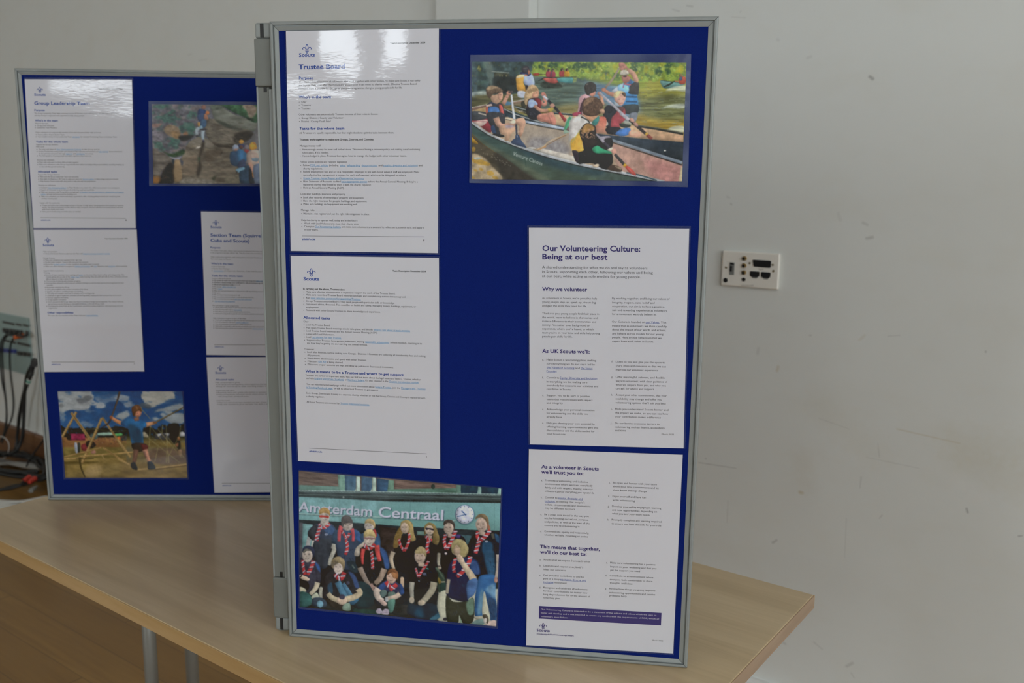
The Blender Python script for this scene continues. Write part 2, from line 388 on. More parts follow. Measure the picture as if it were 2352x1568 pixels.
# hinge parts on its end face (a = across the end face from the left side, z up)
EF = pf(-15.5, 18.5, 0) - md * 0.0
Xh = Vector(-PX) ; Nh = Vector(PN); Zh = Vector((0, 0, 1))
def hbox(bm, x0, x1, y0, y1, z0, z1, bevel=.0):
    c = pf((x0 + x1) / 2, (y0 + y1) / 2, (z0 + z1) / 2)
    add_box(bm, c, ((x1 - x0) / 1000, (y1 - y0) / 1000, (z1 - z0) / 1000), Vector(PX), Vector(PN), Zh, bevel=bevel, seg=3)
def hinge(zs0, zs1, zt0, zt1, zn0, zn1):
    bm = bmesh.new(); hbox(bm, -26.0, -1.0, 8.0, 17.5, zs0, zs1, .0022); s = from_bm('hinge_sleeve', bm, MAT['sleeve'], mid); s['label'] = 'darker grey hinge sleeve'
    bm = bmesh.new(); hbox(bm, -24.6, -1.5, 9.6, 17.5, zt0, zt1, .003); k = from_bm('hinge_knuckle', bm, MAT['alu'], mid)
    bm = bmesh.new(); hbox(bm, -16.6, -11.6, 9.1, 10.6, zt0 + 1.2, zt1 - 1.2); q = from_bm('slot', bm, MAT['black'], k)
    bm = bmesh.new(); hbox(bm, -14.4, -10.4, 9.3, 10.9, zn0, zn1); from_bm('dark_notch', bm, MAT['black'], mid)  # black block standing in for the shade inside a notch
def hz(px_y, px_x): return (cast((px_x, px_y), PN, FO - PN * .009)[2] - TZ) * 1000
hinge(hz(199, 605), hz(88, 600), hz(88, 600), hz(51.5, 600), hz(211, 606), hz(200, 606))
hinge(hz(1418, 640), hz(1326, 640), hz(1447, 642), hz(1418, 642), hz(1325, 640), hz(1313, 640))
bm = bmesh.new(); hbox(bm, -24.8, -6.6, 10.2, 17.5, hz(1326, 640), hz(199, 605), .002); from_bm('hinge_profile', bm, MAT['sleeve'], mid)
bm = bmesh.new(); hbox(bm, -7.2, -2.2, 9.2, 14, hz(1329, 640), hz(204, 605), .001); from_bm('hinge_lip', bm, MAT['alu'], mid)
bm = bmesh.new(); hbox(bm, -25.4, -22.6, 9.6, 14, hz(1326, 640), hz(199, 605), .001); from_bm('hinge_lip', bm, MAT['alu'], mid)

# ------------------------------------------------------------------ wall socket plate (right)
def on_wall(crop, x, y, d=.0):
    ox, oy, k = crop; return cast((ox + x / k, oy + y / k), V_N, (0, VW - d, 0))
CR5 = (1620, 540, 10.4545)
q = [on_wall(CR5, *a, d=.009) for a in ((405, 372), (1790, 440), (1738, 1310), (385, 1205))]
pu0 = (q[0][0] + q[3][0]) / 2; pu1 = (q[1][0] + q[2][0]) / 2; pz0 = (q[2][2] + q[3][2]) / 2; pz1 = (q[0][2] + q[1][2]) / 2
plt = empty('wall_socket_plate', ((pu0 + pu1) / 2, VW, (pz0 + pz1) / 2), 'small cream audio visual socket plate on the wall right of the front board', 'socket plate')
MAT['cream'] = simple('cream_plastic', (.84, .81, .74), .35)
MAT['gold'] = simple('gold_contact', (.75, .52, .20), .3, .8)
MAT['screw'] = simple('brass_screw', (.45, .38, .22), .35, .7)
bm = bmesh.new(); add_box(bm, ((pu0 + pu1) / 2, VW - .005, (pz0 + pz1) / 2), (pu1 - pu0, .010, pz1 - pz0), bevel=.003, seg=3); from_bm('faceplate', bm, MAT['cream'], plt)
def plate_xy(x, y):     # crop position -> plate coordinates through the four corners
    A = [(405, 372), (1790, 440), (1738, 1310), (385, 1205)]; Bq = [(0, 1), (1, 1), (1, 0), (0, 0)]
    s, t = proj_uv(A, Bq, (x, y)); return pu0 + (pu1 - pu0) * s, pz0 + (pz1 - pz0) * t
def homography(src, dst):
    M = []
    for (x, y), (u, v) in zip(src, dst):
        M.append([x, y, 1, 0, 0, 0, -u * x, -u * y, -u]); M.append([0, 0, 0, x, y, 1, -v * x, -v * y, -v])
    return np.linalg.svd(np.array(M, float))[2][-1].reshape(3, 3)
def proj_uv(src, dst, p):
    h = homography(src, dst) @ np.array([p[0], p[1], 1.0]); return h[:2] / h[2]
FV = VW - .010
def p_cyl(name, x, y, r, d, m, parent=plt, n=20):
    a, b = plate_xy(x, y); bm = bmesh.new(); add_cyl(bm, (a, FV + .001, b), (a, FV - d, b), r, n); return from_bm(name, bm, m, parent)
def p_poly(name, pts, d, m, parent=plt):
    bm = bmesh.new(); add_prism(bm, [(*plate_xy(*p)[:1], FV + .001, plate_xy(*p)[1]) for p in pts], (0, -1, 0), 0, d + .001); return from_bm(name, bm, m, parent)
for x, y in ((505, 783), (1070, 672), (1622, 710), (1640, 860)): p_cyl('screw', x, y, .0026, .0012, MAT['screw'])
p_cyl('jack_socket', 497, 1083, .0056, .0012, MAT['black'])
for x, y, c in ((937, 562, (.45, .05, .03)), (932, 733, (.4, .36, .2)), (928, 900, (.55, .42, .06))):
    j = p_cyl('phono_socket', x + 8, y - 4, .0055, .004, MAT['gold']); p_cyl('socket_hole', x - 6, y + 6, .0036, .0044, MAT['black'], j)
p_cyl('jack_socket', 928, 1065, .0047, .0012, MAT['black'])
dv = p_poly('serial_port', [(1140, 600), (1155, 588), (1560, 612), (1582, 632), (1572, 765), (1548, 782), (1185, 756), (1163, 738)], .0015, MAT['black'])
for sx in (0, 265):
    h_ = p_poly('video_port', [(1082 + sx, 872 + sx * .07), (1100 + sx, 862 + sx * .07), (1290 + sx, 876 + sx * .07), (1306 + sx, 890 + sx * .07), (1300 + sx, 985 + sx * .07), (1255 + sx, 1015 + sx * .07), (1130 + sx, 1005 + sx * .07), (1078 + sx, 970 + sx * .07)], .0015, MAT['black'])
    p_poly('port_lip', [(1130 + sx, 1008 + sx * .07), (1255 + sx, 1018 + sx * .07), (1240 + sx, 1040 + sx * .07), (1150 + sx, 1033 + sx * .07)], .0012, MAT['steel'], h_)
us = p_poly('data_port', [(595, 655), (705, 660), (695, 955), (585, 950)], .0015, MAT['steel'])
p_poly('port_tongue', [(600, 735), (652, 740), (646, 880), (596, 876)], .0022, MAT['black'], us)
p_poly('port_tongue', [(598, 662), (640, 663), (700, 700), (700, 714), (598, 708)], .0022, MAT['black'], us)

def plate_word(txt, x, y, x1, em):
    v, f = glyphs(txt, 0); v = v.copy(); v[:, 0] = (v[:, 0] - v[:, 0].min()) / np.ptp(v[:, 0]) * (x1 - x) + x; v[:, 1] = y - v[:, 1] * em
    me = bpy.data.meshes.new('w'); P = [(plate_xy(a, b)[0], FV - .0003, plate_xy(a, b)[1]) for a, b in v]; me.from_pydata(P, [], f); me.update(); return link('printed_marking', me, MAT['brown_ink'], plt)
MAT['brown_ink'] = simple('grey_print', (.2, .19, .17), .6)
def bumps(*items, base=.25, seed=0):
    """smooth displacement in mm: gaussian humps (s, t, rs, rt, mm) on a gently wavy base"""
    rs = np.random.RandomState(seed); ph = rs.rand(6) * 6.28
    def f(a, b):
        d = base * (np.sin(3.1 * a + 2.3 * b + ph[0]) + .6 * np.sin(5.3 * b - 2.2 * a + ph[1]) + .35 * np.sin(9 * a + 4 * b + ph[2])) + base * 1.95
        for (s, t, r1, r2, m) in items: d = d + m * np.exp(-((a - s) / r1) ** 2 - ((b - t) / r2) ** 2)
        return d
    return f
D_T1 = bumps((.42, .30, .22, .12, .5), base=.2, seed=1); D_T2 = bumps((.42, .95, .05, .10, .4), (.56, .93, .04, .10, .35), (.25, .88, .13, .07, .7), base=.3, seed=2); D_C1 = bumps(base=.15, seed=3); D_C2 = bumps(base=.15, seed=4)
D_G1 = bumps((.9, .31, .4, .12, .5), base=.3, seed=5); D_G2 = bumps((.5, .66, .5, .05, .7), (.3, .92, .03, .07, .5), (.5, .93, .03, .06, .5), (.7, .92, .03, .07, .5), base=.3, seed=6); D_S1 = bumps(base=.3, seed=7); D_S2 = bumps((.2, .55, .10, .05, 1.0), (.42, .62, .16, .05, 1.1), (.30, .74, .14, .06, 1.2), (.12, .82, .08, .06, .9), (.5, .86, .12, .06, 1.0), base=.4, seed=8)
D_P1 = bumps(base=.25, seed=9); D_P2 = bumps(base=.25, seed=10); D_P3 = bumps(base=.25, seed=11); D_P4 = bumps(base=.25, seed=12)
GAIN_F, GAIN_B, HAZE = 1.6, 1.85, .018
# ------------------------------------------------------------------ laminated sheets
def mesh_grid(P, uvcol=None):
    """P: (ny, nx, 3) array of points -> mesh"""
    ny, nx = P.shape[:2]
    idx = np.arange(ny * nx).reshape(ny, nx)
    q = np.stack([idx[:-1, :-1], idx[1:, :-1], idx[1:, 1:], idx[:-1, 1:]], -1).reshape(-1, 4)
    me = bpy.data.meshes.new('grid')
    me.vertices.add(ny * nx); me.vertices.foreach_set('co', P.reshape(-1).astype(np.float32))
    me.loops.add(q.size); me.loops.foreach_set('vertex_index', q.reshape(-1).astype(np.int32))
    me.polygons.add(len(q)); me.polygons.foreach_set('loop_start', (np.arange(len(q)) * 4).astype(np.int32))
    me.polygons.foreach_set('use_smooth', np.ones(len(q), dtype=bool))
    me.update(calc_edges=True)
    if uvcol is not None:
        a = me.color_attributes.new('Col', 'FLOAT_COLOR', 'POINT')
        a.data.foreach_set('color', np.concatenate([uvcol.reshape(-1, 3), np.ones((ny * nx, 1))], 1).reshape(-1).astype(np.float32))
    return me
GL = {}
def glyphs(s, bold):
    """triangulated lettering of a string at em size 1: verts (n,2), faces"""
    k = (s, bold)
    if k not in GL:
        c = bpy.data.curves.new('t', 'FONT'); c.body = s; c.size = 1.0; c.resolution_u = 2 if bold < 2 else 5
        c.offset = (0.0, .026, .016)[bold]; c.fill_mode = 'FRONT'
        o = bpy.data.objects.new('t', c); COL.objects.link(o)
        dg = bpy.context.evaluated_depsgraph_get(); me = bpy.data.meshes.new_from_object(o.evaluated_get(dg))
        v = np.array([x.co[:2] for x in me.vertices]).reshape(-1, 2); f = [tuple(p.vertices) for p in me.polygons]
        bpy.data.objects.remove(o); bpy.data.curves.remove(c); bpy.data.meshes.remove(me)
        GL[k] = (v, f)
    return GL[k]

class Sheet:
    def __init__(s, O, D, N, px, disp=None, depth=.0013):
        s.px = px; s.N = np.asarray(N, float); p0 = np.asarray(O) - s.N * depth
        s.c = [cast(p, N, p0) for p in px]                       # TL TR BR BL
        s.H = homography(px, [(0, 0), (1, 0), (1, 1), (0, 1)])
        s.w = (np.linalg.norm(s.c[1] - s.c[0]) + np.linalg.norm(s.c[2] - s.c[3])) / 2
        s.h = (np.linalg.norm(s.c[3] - s.c[0]) + np.linalg.norm(s.c[2] - s.c[1])) / 2
        s.disp = disp or (lambda a, b: 0 * a)
        s.buf = {}; s.part = 'paper'
    def st(s, p):
        q = s.H @ np.array([p[0], p[1], 1.0]); return q[:2] / q[2]
    def surf(s, a, b, off=0.0):
        a = np.asarray(a, float)[..., None]; b = np.asarray(b, float)[..., None]
        base = s.c[0] * (1 - a) * (1 - b) + s.c[1] * a * (1 - b) + s.c[2] * a * b + s.c[3] * (1 - a) * b
        return base + s.N * (s.disp(a, b) * .001 + off)
    def add(s, key, v, f):
        V, Fc = s.buf.setdefault((s.part, key), ([], []))
        n = sum(len(x) for x in V); V.append(v); Fc += [tuple(i + n for i in t) for t in f]
    def text(s, key, txt, p0, x1, em, bold=0, under=False, italic=0.0):
        """p0: picture position of the left end at mid x-height; x1: right end; em in metres"""
        a, b = s.st(p0); a1, _ = s.st((x1, p0[1]))
        v, f = glyphs(txt, bold)
        if not len(v): return
        v = v.copy(); x0_ = v[:, 0].min(); wn = v[:, 0].max() - x0_
        v[:, 0] = (v[:, 0] - x0_) / wn * (a1 - a) + v[:, 1] * italic * em / s.w
        base = b + .26 * em / s.h
        L = np.stack([a + v[:, 0], base - v[:, 1] * em / s.h], 1)
        s.add(key, L, f)
        if under:
            y0, y1 = base + .10 * em / s.h, base + .20 * em / s.h
            m = 12; xs = np.linspace(a, a1, m)
            s.add(key, np.concatenate([np.stack([xs, xs * 0 + y0], 1), np.stack([xs, xs * 0 + y1], 1)]), [(i, i + m, i + m + 1, i + 1) for i in range(m - 1)])
    def rect(s, key, pts):
        q = [s.st(p) for p in pts]; nx, ny = (90 if len(pts) == 4 and np.hypot(*(np.subtract(pts[1], pts[0]))) > 60 else 3), 4
        V = []; Fc = []
        for j in range(ny):
            for i in range(nx):
                a, b = i / (nx - 1), j / (ny - 1)
                V.append((np.array(q[0]) * (1 - a) + np.array(q[1]) * a) * (1 - b) + (np.array(q[3]) * (1 - a) + np.array(q[2]) * a) * b)
        for j in range(ny - 1):
            for i in range(nx - 1): k = j * nx + i; Fc.append((k, k + nx, k + nx + 1, k + 1))
        s.add(key, np.array(V), Fc)
    def stroke(s, key, P, wd):
        """P in sheet metres (x right, y down)"""
        P = catmull(P, 6); d = np.gradient(P, axis=0); d /= np.linalg.norm(d, axis=1)[:, None] + 1e-9
        n = np.stack([-d[:, 1], d[:, 0]], 1) * wd / 2
        V = np.concatenate([P + n, P - n]); m = len(P)
        s.add(key, V / np.array([s.w, s.h]), [(i, i + 1, i + m + 1, i + m) for i in range(m - 1)])
    def logo(s, key, pc, wpx):
        """line-drawn fleur-de-lis, centred at picture position pc, about wpx wide"""
        a, b = s.st(pc); a2, _ = s.st((pc[0] + wpx / 2, pc[1])); k = (a2 - a) * s.w
        o = np.array([a * s.w, b * s.h])
        T = lambda L: [o + np.array(p) * k for p in L]
        lw = .15 * k
        s.stroke(key, T([(0, -.95), (-.22, -.62), (-.27, -.25), (-.14, .12), (-.08, .25)]), lw); s.stroke(key, T([(0, -.95), (.22, -.62), (.27, -.25), (.14, .12), (.08, .25)]), lw)
        for sx in (-1, 1):
            s.stroke(key, T([(sx * .16, .2), (sx * .36, -.1), (sx * .62, -.32), (sx * .88, -.22), (sx * .97, .02), (sx * .86, .1)]), lw)
            s.stroke(key, T([(sx * .5, .26), (sx * .25, .26), (0, .26)]), lw)
            s.stroke(key, T([(sx * .34, .5), (sx * .18, .78), (0, .95)]), lw)
        s.stroke(key, T([(-.34, .5), (0, .5), (.34, .5)]), lw)
    def printed(s, name, inks, root, grid):
        """one mesh: the page itself (grid) and / or its lettering, a material per ink"""
        V, Fc, mi, mats = [], [], [], []
        if grid is not None:
            ny, nx = grid.shape[:2]; idx = np.arange(ny * nx).reshape(ny, nx)
            q = np.stack([idx[:-1, :-1], idx[1:, :-1], idx[1:, 1:], idx[:-1, 1:]], -1).reshape(-1, 4)
            V.append(grid.reshape(-1, 3)); Fc += q.tolist(); mi += [0] * len(q); mats.append(MAT['paper'])
        for ink, uv, f in inks:
            P = s.surf(uv[:, 0], uv[:, 1], .00028 if ink == 'w' else .00016)
            n = sum(len(x) for x in V); T = [list(t) for t in f]
            for t in T:                                   # every letter faces the viewer
                nr = np.cross(P[t[1]] - P[t[0]], P[t[2]] - P[t[0]])
                if nr @ s.N < 0: t.reverse()
            V.append(P); Fc += [[i + n for i in t] for t in T]; mi += [len(mats)] * len(T); mats.append(MAT['ink_' + ink])
        me = bpy.data.meshes.new(name); me.from_pydata(np.concatenate(V).tolist(), [], Fc)
        me.polygons.foreach_set('material_index', np.array(mi, dtype=np.int32)); me.polygons.foreach_set('use_smooth', np.ones(len(mi), dtype=bool)); me.update()
        return link(name, me, mats, root)
    def build(s, root, nx=60, ny=84, film='film', pouch=None, colors=None, partname='paper'):
        a, b = np.meshgrid(np.linspace(0, 1, nx), np.linspace(0, 1, ny))
        parts = {}
        for (part, ink), (V, Fc) in s.buf.items(): parts.setdefault(part, []).append((ink, np.concatenate(V), Fc))
        if colors is not None: o = link(partname, mesh_grid(s.surf(a, b), colors), MAT['print'], root)
        else: o = s.printed(partname, parts.pop('paper', []), root, s.surf(a, b))
        LAB = {'title': 'large coloured title lettering', 'heading': 'coloured section heading', 'emblem': 'line-drawn fleur-de-lis above a name', 'notice_box': 'purple box with small white print'}
        for part, inks in parts.items():
            nm = part.rstrip('0123456789'); s.printed(nm, inks, root, None)['label'] = LAB[nm]
        # clear pouch, a little larger than the page, its border visible round it
        if pouch is not None:
            q = [s.st(p) for p in pouch]
            a, b = np.meshgrid(np.linspace(0, 1, 40), np.linspace(0, 1, 40))
            A = (q[0][0] * (1 - a) + q[1][0] * a) * (1 - b) + (q[3][0] * (1 - a) + q[2][0] * a) * b
            B_ = (q[0][1] * (1 - a) + q[1][1] * a) * (1 - b) + (q[3][1] * (1 - a) + q[2][1] * a) * b
            # rounded corners
            r = .05
            link('clear_pouch', mesh_grid(s.surf(A, B_, -.00035)), MAT[film], root)
        return o

def page(name, label, cat, board, px, lines, crop_styles, disp, pouch, film='film', group='laminated text pages pinned to the boards', extra=None):
    e, O, D, N = board
    sh = Sheet(O, D, N, px, disp)
    c = sh.surf(.5, .5)
    root = empty(name, c, label, cat, group, math.atan2(D[1], D[0]))
    nh, lasty = 0, -1e9
    for ln in lines:
        crop, rest = ln[0], ln[1:]
        ox, oy, k = CROPS[crop]; X = lambda x: ox + x / k; Y = lambda y: oy + y / k
        kind = rest[0]
        if kind == 'H':
            yy = Y(rest[1])
            if yy - lasty > 22: nh += 1
            lasty = yy
        sh.part = {'h': 'title', 'H': 'heading%d' % nh, 'logo': 'emblem', 'S': 'emblem', 'n': 'emblem', 'box': 'notice_box', 'w': 'notice_box'}.get(kind, 'paper')
        if kind == 'logo': sh.logo(rest[4] if len(rest) > 4 else 'h', (X(rest[1]), Y(rest[2])), rest[3] / k)
        elif kind == 'rule':
            x0, y0, x1, y1 = rest[1:5]; t = .45
            sh.rect('g', [(X(x0), Y(y0) - t), (X(x1), Y(y1) - t), (X(x1), Y(y1) + t), (X(x0), Y(y0) + t)])
        elif kind == 'box': sh.rect('p', [(X(a), Y(b)) for a, b in rest[1]])
        elif kind == 'dot':
            x, y = rest[1:3]; d = .9; sh.rect('k', [(X(x) - d, Y(y) - d), (X(x) + d, Y(y) - d), (X(x) + d, Y(y) + d), (X(x) - d, Y(y) + d)])
        else:
            yc = rest[1]; bul = rest[2]
            st0 = crop_styles[kind]
            if bul is not None:
                if isinstance(bul, tuple): sh.text(st0[0], bul[0], (X(bul[1]), Y(yc)), X(bul[1]) + 3.4, st0[1], 0)
                else: d = .75; sh.rect('k', [(X(bul) - d, Y(yc) - d), (X(bul) + d, Y(yc) - d), (X(bul) + d, Y(yc) + d), (X(bul) - d, Y(yc) + d)])
            segs = rest[3:]
            # all pieces of a line share one baseline
            t0 = sh.st((X(segs[0][0]), Y(yc)))[1]; Hi = np.linalg.inv(sh.H)
            for sg in segs:
                x0, x1, txt = sg[:3]; sty = crop_styles[sg[3]] if len(sg) > 3 else st0
                a = sh.st((X(x0), Y(yc)))[0]; q = Hi @ np.array([a, t0, 1.0]); p = q[:2] / q[2]
                sh.text(sty[0], txt, (p[0], p[1]), p[0] + (x1 - x0) / k, sty[1], sty[2], sty[0] in ('l', 'pl'), sty[3] if len(sty) > 3 else 0.0)
    if extra: extra(sh)
    sh.build(root, film=film, pouch=pouch)
    return root, sh
CROPS = {'3': (560, 20, 4.6125), '4': (640, 340, 5.6), '5': (640, 580, 5.6), '6': (640, 820, 5.6), 'a': (1190, 500, 5.2256), 'b': (1190, 780, 5.47), 'c': (1190, 1020, 5.47), 'd': (1190, 1230, 4.751), 'g': (0, 120, 2.903), 'j': (0, 640, 2.903)}
FB = (front, FO, PX, PN); BB = (back, BO, BX, BN)
DOC = {'k': ('k', .0037, 0), 'b': ('b', .0037, 1), 'H': ('h', .0052, 1), 'h': ('h', .0092, 1), 'L': ('l', .0037, 0), 'S': ('h', .0066, 1), 'i': ('h', .0032, 1, .2), 'u': ('b', .0031, 1)}
CUL = {'k': ('k', .0039, 0), 'H': ('p', .0072, 1), 'h': ('p', .0108, 1), 's': ('k', .0052, 0), 'L': ('pl', .0039, 0), 'm': ('k', .0030, 0), 'w': ('w', .0033, 0), 'S': ('p', .0062, 1), 'n': ('p', .0029, 1)}
B4 = 285; B5 = 325
T1 = [('3', 'logo', 670, 425, 92), ('3', 'S', 495, None, (585, 755, 'Scouts')), ('3', 'u', 367, None, (1550, 1922, 'Team Description December 2024')),
 ('3', 'h', 622, None, (582, 1070, 'Trustee Board')), ('3', 'H', 737, None, (585, 735, 'Purpose')),
 ('3', 'k', 776, None, (583, 1870, 'The Trustee Board is a team of volunteers who work together with other leaders, to make sure Scouts is run safely')),
 ('3', 'k', 811, None, (583, 1830, 'and legally. They look after the money and property so it can meet its charity needs. Effective Trustee Board')),
 ('3', 'k', 847, None, (583, 1680, 'members make it possible for Groups to give great programmes that give young people skills for life.')),
 ('3', 'H', 938, None, (583, 925, "Who's in the team")), ('3', 'k', 987, 588, (610, 665, 'Chair')), ('3', 'k', 1021, 588, (610, 716, 'Treasurer')), ('3', 'k', 1056, 588, (610, 705, 'Trustees')),
 ('3', 'k', 1121, None, (583, 1422, 'Other volunteers are automatically Trustees because of their roles in Scouts:')),
 ('3', 'k', 1158, 590, (612, 1055, 'Group / District / County Lead Volunteer')), ('3', 'k', 1193, 590, (612, 920, 'District / County Youth Lead')),
 ('3', 'H', 1270, None, (590, 1065, 'Tasks for the whole team')), ('3', 'k', 1316, None, (590, 1592, 'All Trustees are equally responsible, but they might decide to split the tasks between them.')),
 ('3', 'b', 1386, None, (592, 1378, 'Trustees work together to make sure Groups, Districts, and Counties:')), ('3', 'k', 1452, None, (595, 812, 'Manage money well')),
 ('3', 'k', 1490, 598, (622, 1866, 'Have enough money for now and in the future. This means having a reserves policy and making sure fundraising')),
 ('3', 'k', 1524, None, (622, 900, "takes place, if it's needed.")), ('3', 'k', 1558, 600, (622, 1726, 'Have a budget in place. Trustees then agree how to manage the budget with other volunteer teams.')),
 ('4', 'k', 178, None, (278, 880, 'Follow Scouts policies and relevant legislation')),
 ('4', 'k', 221, B4, (315, 398, 'Follow'), (410, 638, 'POR, our policies', 'L'), (650, 770, '(including'), (788, 860, 'safety,', 'L'), (880, 1050, 'safeguarding,', 'L'), (1068, 1270, 'data protection,', 'L'), (1285, 1335, 'and'), (1345, 1788, 'equality, diversity and inclusion)', 'L'), (1802, 1852, 'and')),
 ('4', 'k', 264, None, (317, 565, 'charity regulations.')),
 ('4', 'k', 303, B4 + 2, (318, 1810, 'Follow employment law, and act as a responsible employer in line with Scout values if staff are employed. Make')),
 ('4', 'k', 345, None, (318, 1640, 'sure effective line management is in place for each staff member, which can be delegated to others.')),
 ('4', 'k', 386, B4 + 4, (318, 1100, 'Create Trustees Annual Report and Statement of Accounts.', 'L')),
 ('4', 'k', 428, B4 + 4, (318, 797, 'Have Statement of Accounts audited'), (808, 1140, 'by an appropriate person', 'L'), (1150, 1790, "before the Annual General Meeting. If they're a")),
 ('4', 'k', 469, None, (318, 1195, "registered charity, they'll need to share it with the charity regulator.")), ('4', 'k', 510, B4 + 5, (318, 845, 'Hold an Annual General Meeting (AGM).')),
 ('4', 'k', 590, None, (285, 858, 'Look after buildings, insurance and property')), ('4', 'k', 636, B4 + 7, (318, 1100, 'Look after records of ownership of property and equipment.')),
 ('4', 'k', 678, B4 + 7, (318, 1138, 'Have the right insurance for people, buildings, and equipment.')), ('4', 'k', 718, B4 + 8, (320, 1017, 'Make sure buildings and equipment are working well.')),
 ('4', 'k', 798, None, (290, 460, 'Manage risks')), ('4', 'k', 844, B4 + 10, (322, 1168, 'Maintain a risk register and put the right risk mitigations in place.')),
 ('4', 'k', 925, None, (292, 1015, 'Help the charity to operate well, today and in the future')), ('4', 'k', 969, B4 + 13, (330, 1032, 'Work with Lead Volunteers to meet their charity aims.')),
 ('4', 'k', 1009, B4 + 14, (330, 460, 'Champion'), (470, 800, 'Our Volunteering Culture,', 'L'), (812, 1875, 'and make sure volunteers are aware of it, reflect on it, commit to it, and apply it')), ('4', 'k', 1050, None, (330, 510, 'in their teams.')),
 ('4', 'rule', 300, 1129, 1875, 1139), ('4', 'i', 1172, None, (300, 470, '#SkillsForLife')), ('4', 'k', 1188, None, (1864, 1877, '1'))]
T2 = [('5', 'logo', 420, 255, 104), ('5', 'S', 341, None, (320, 522, 'Scouts')), ('5', 'u', 236, None, (1462, 1893, 'Team Description December 2024')),
 ('5', 'b', 466, None, (315, 850, 'In carrying out the above, Trustees also:')),
 ('5', 'k', 505, B5, (352, 1497, 'Make sure effective administration is in place to support the work of the Trustee Board.')), ('5', 'k', 544, B5, (352, 1633, 'Make sure records of Trustee Board meetings are kept, and complete any actions that are agreed.')),
 ('5', 'k', 584, B5, (355, 400, 'Run'), (412, 1055, 'open selection processes for appointing Trustees.', 'L')), ('5', 'k', 624, B5, (352, 1488, 'Co-opt Trustees onto the Board if they need people with particular skills or knowledge.')),
 ('5', 'k', 663, B5, (352, 1766, 'Get expert advice, if needed. This could be on health and safety, managing money, buildings, equipment, or')), ('5', 'k', 703, None, (352, 520, 'employment.')), ('5', 'k', 743, B5, (355, 1306, 'Network with other Scouts Trustees to share knowledge and experience.')),
 ('5', 'H', 838, None, (318, 660, 'Allocated tasks')), ('5', 'k', 888, None, (320, 387, 'Chair')), ('5', 'k', 930, B5 + 3, (355, 663, 'Lead the Trustee Board.')),
 ('5', 'k', 969, B5 + 3, (357, 1207, 'Plan when Trustee Board meetings should take place, and decide'), (1220, 1690, 'what to talk about at each meeting.', 'L')), ('5', 'k', 1007, B5 + 4, (357, 1271, 'Lead Trustee Board meetings and the Annual General Meeting (AGM).')),
 ('5', 'k', 1047, B5 + 4, (357, 720, 'Liaise with Lead Volunteers.')), ('5', 'k', 1086, B5 + 6, (357, 417, 'Lead'), (430, 808, 'recruitment for new Trustees.', 'L')),
 ('5', 'k', 1126, B5 + 8, (362, 1097, 'Support other Trustees by organising inductions, making'), (1110, 1420, 'reasonable adjustments', 'L'), (1435, 1843, '(where needed), checking in to')), ('5', 'k', 1165, None, (365, 1142, "see how they're getting on, and carrying out annual reviews.")),
 ('5', 'k', 1242, None, (330, 457, 'Treasurer')), ('5', 'k', 1281, B5 + 14, (368, 1890, 'Look after finances, such as making sure Groups / Districts / Counties are collecting all membership fees and making')), ('5', 'k', 1320, None, (370, 537, 'all payments.')),
 ('5', 'k', 1360, B5 + 16, (372, 1130, 'Share details about income and spend with other Trustees.')), ('5', 'k', 1400, B5 + 17, (375, 500, 'Make sure'), (510, 608, 'Gift Aid', 'L'), (620, 828, 'is being claimed.')), ('5', 'k', 1438, B5 + 19, (375, 1475, 'Make sure proper accounts are kept and draw up policies on finance and investment.')),
 ('6', 'H', 183, None, (345, 1606, 'What it means to be a Trustee and where to get support')),
 ('6', 'k', 235, None, (345, 1829, 'Trustees are part of an important team. You can find out more about the legal aspects of being a Trustee, whether')),
 ('6', 'k', 273, None, (348, 452, "you're in"), (462, 836, 'England and Wales, Scotland,', 'L'), (850, 876, 'or'), (888, 1105, 'Northern Ireland.', 'L'), (1115, 1407, "It's also covered in the"), (1420, 1806, 'Trustee Introduction module.', 'L')),
 ('6', 'k', 349, None, (357, 1231, 'You can visit the Scouts webpage to find out more information about'), (1242, 1450, 'being a Trustee,', 'L'), (1465, 1562, 'join the'), (1575, 1889, 'Managers and Trustees', 'L')),
 ('6', 'k', 389, None, (357, 695, 'in Scouting Facebook page,', 'L'), (710, 1281, 'or talk to other local Trustees to get support.')),
 ('6', 'k', 464, None, (357, 1886, 'Each Group, District and County is a separate charity, whether or not the Group, District and County is registered with')), ('6', 'k', 505, None, (357, 587, 'a charity regulator.')),
 ('6', 'k', 578, None, (360, 780, 'All Scout Trustees are covered by'), (792, 1165, 'Trustee Indemnity Insurance.', 'L')),
 ('6', 'rule', 390, 1168, 1905, 1240), ('6', 'i', 1210, None, (392, 558, '#SkillsForLife')), ('6', 'k', 1280, None, (1895, 1911, '2'))]
def para(crop, x, rows, letter=None):
    out = []
    for i, r in enumerate(rows):
        out.append((crop, 'k', r[1], (letter if i == 0 and letter else None)) + ((x, r[2], r[0]),) if isinstance(r[0], str) else (crop, 'k', r[1], (letter if i == 0 and letter else None)) + tuple(r[0]))
    return out
C1 = [('a', 'h', 372, None, (292, 1470, 'Our Volunteering Culture:')), ('a', 'h', 473, None, (292, 1078, 'Being at our best')),
 ('a', 's', 596, None, (290, 1555, 'A shared understanding for what we do and say as volunteers')), ('a', 's', 648, None, (290, 1620, 'in Scouts, supporting each other, following our values and being')), ('a', 's', 701, None, (290, 1473, 'at our best, while acting as role models for young people.')),
 ('a', 'H', 858, None, (290, 833, 'Why we volunteer'))]
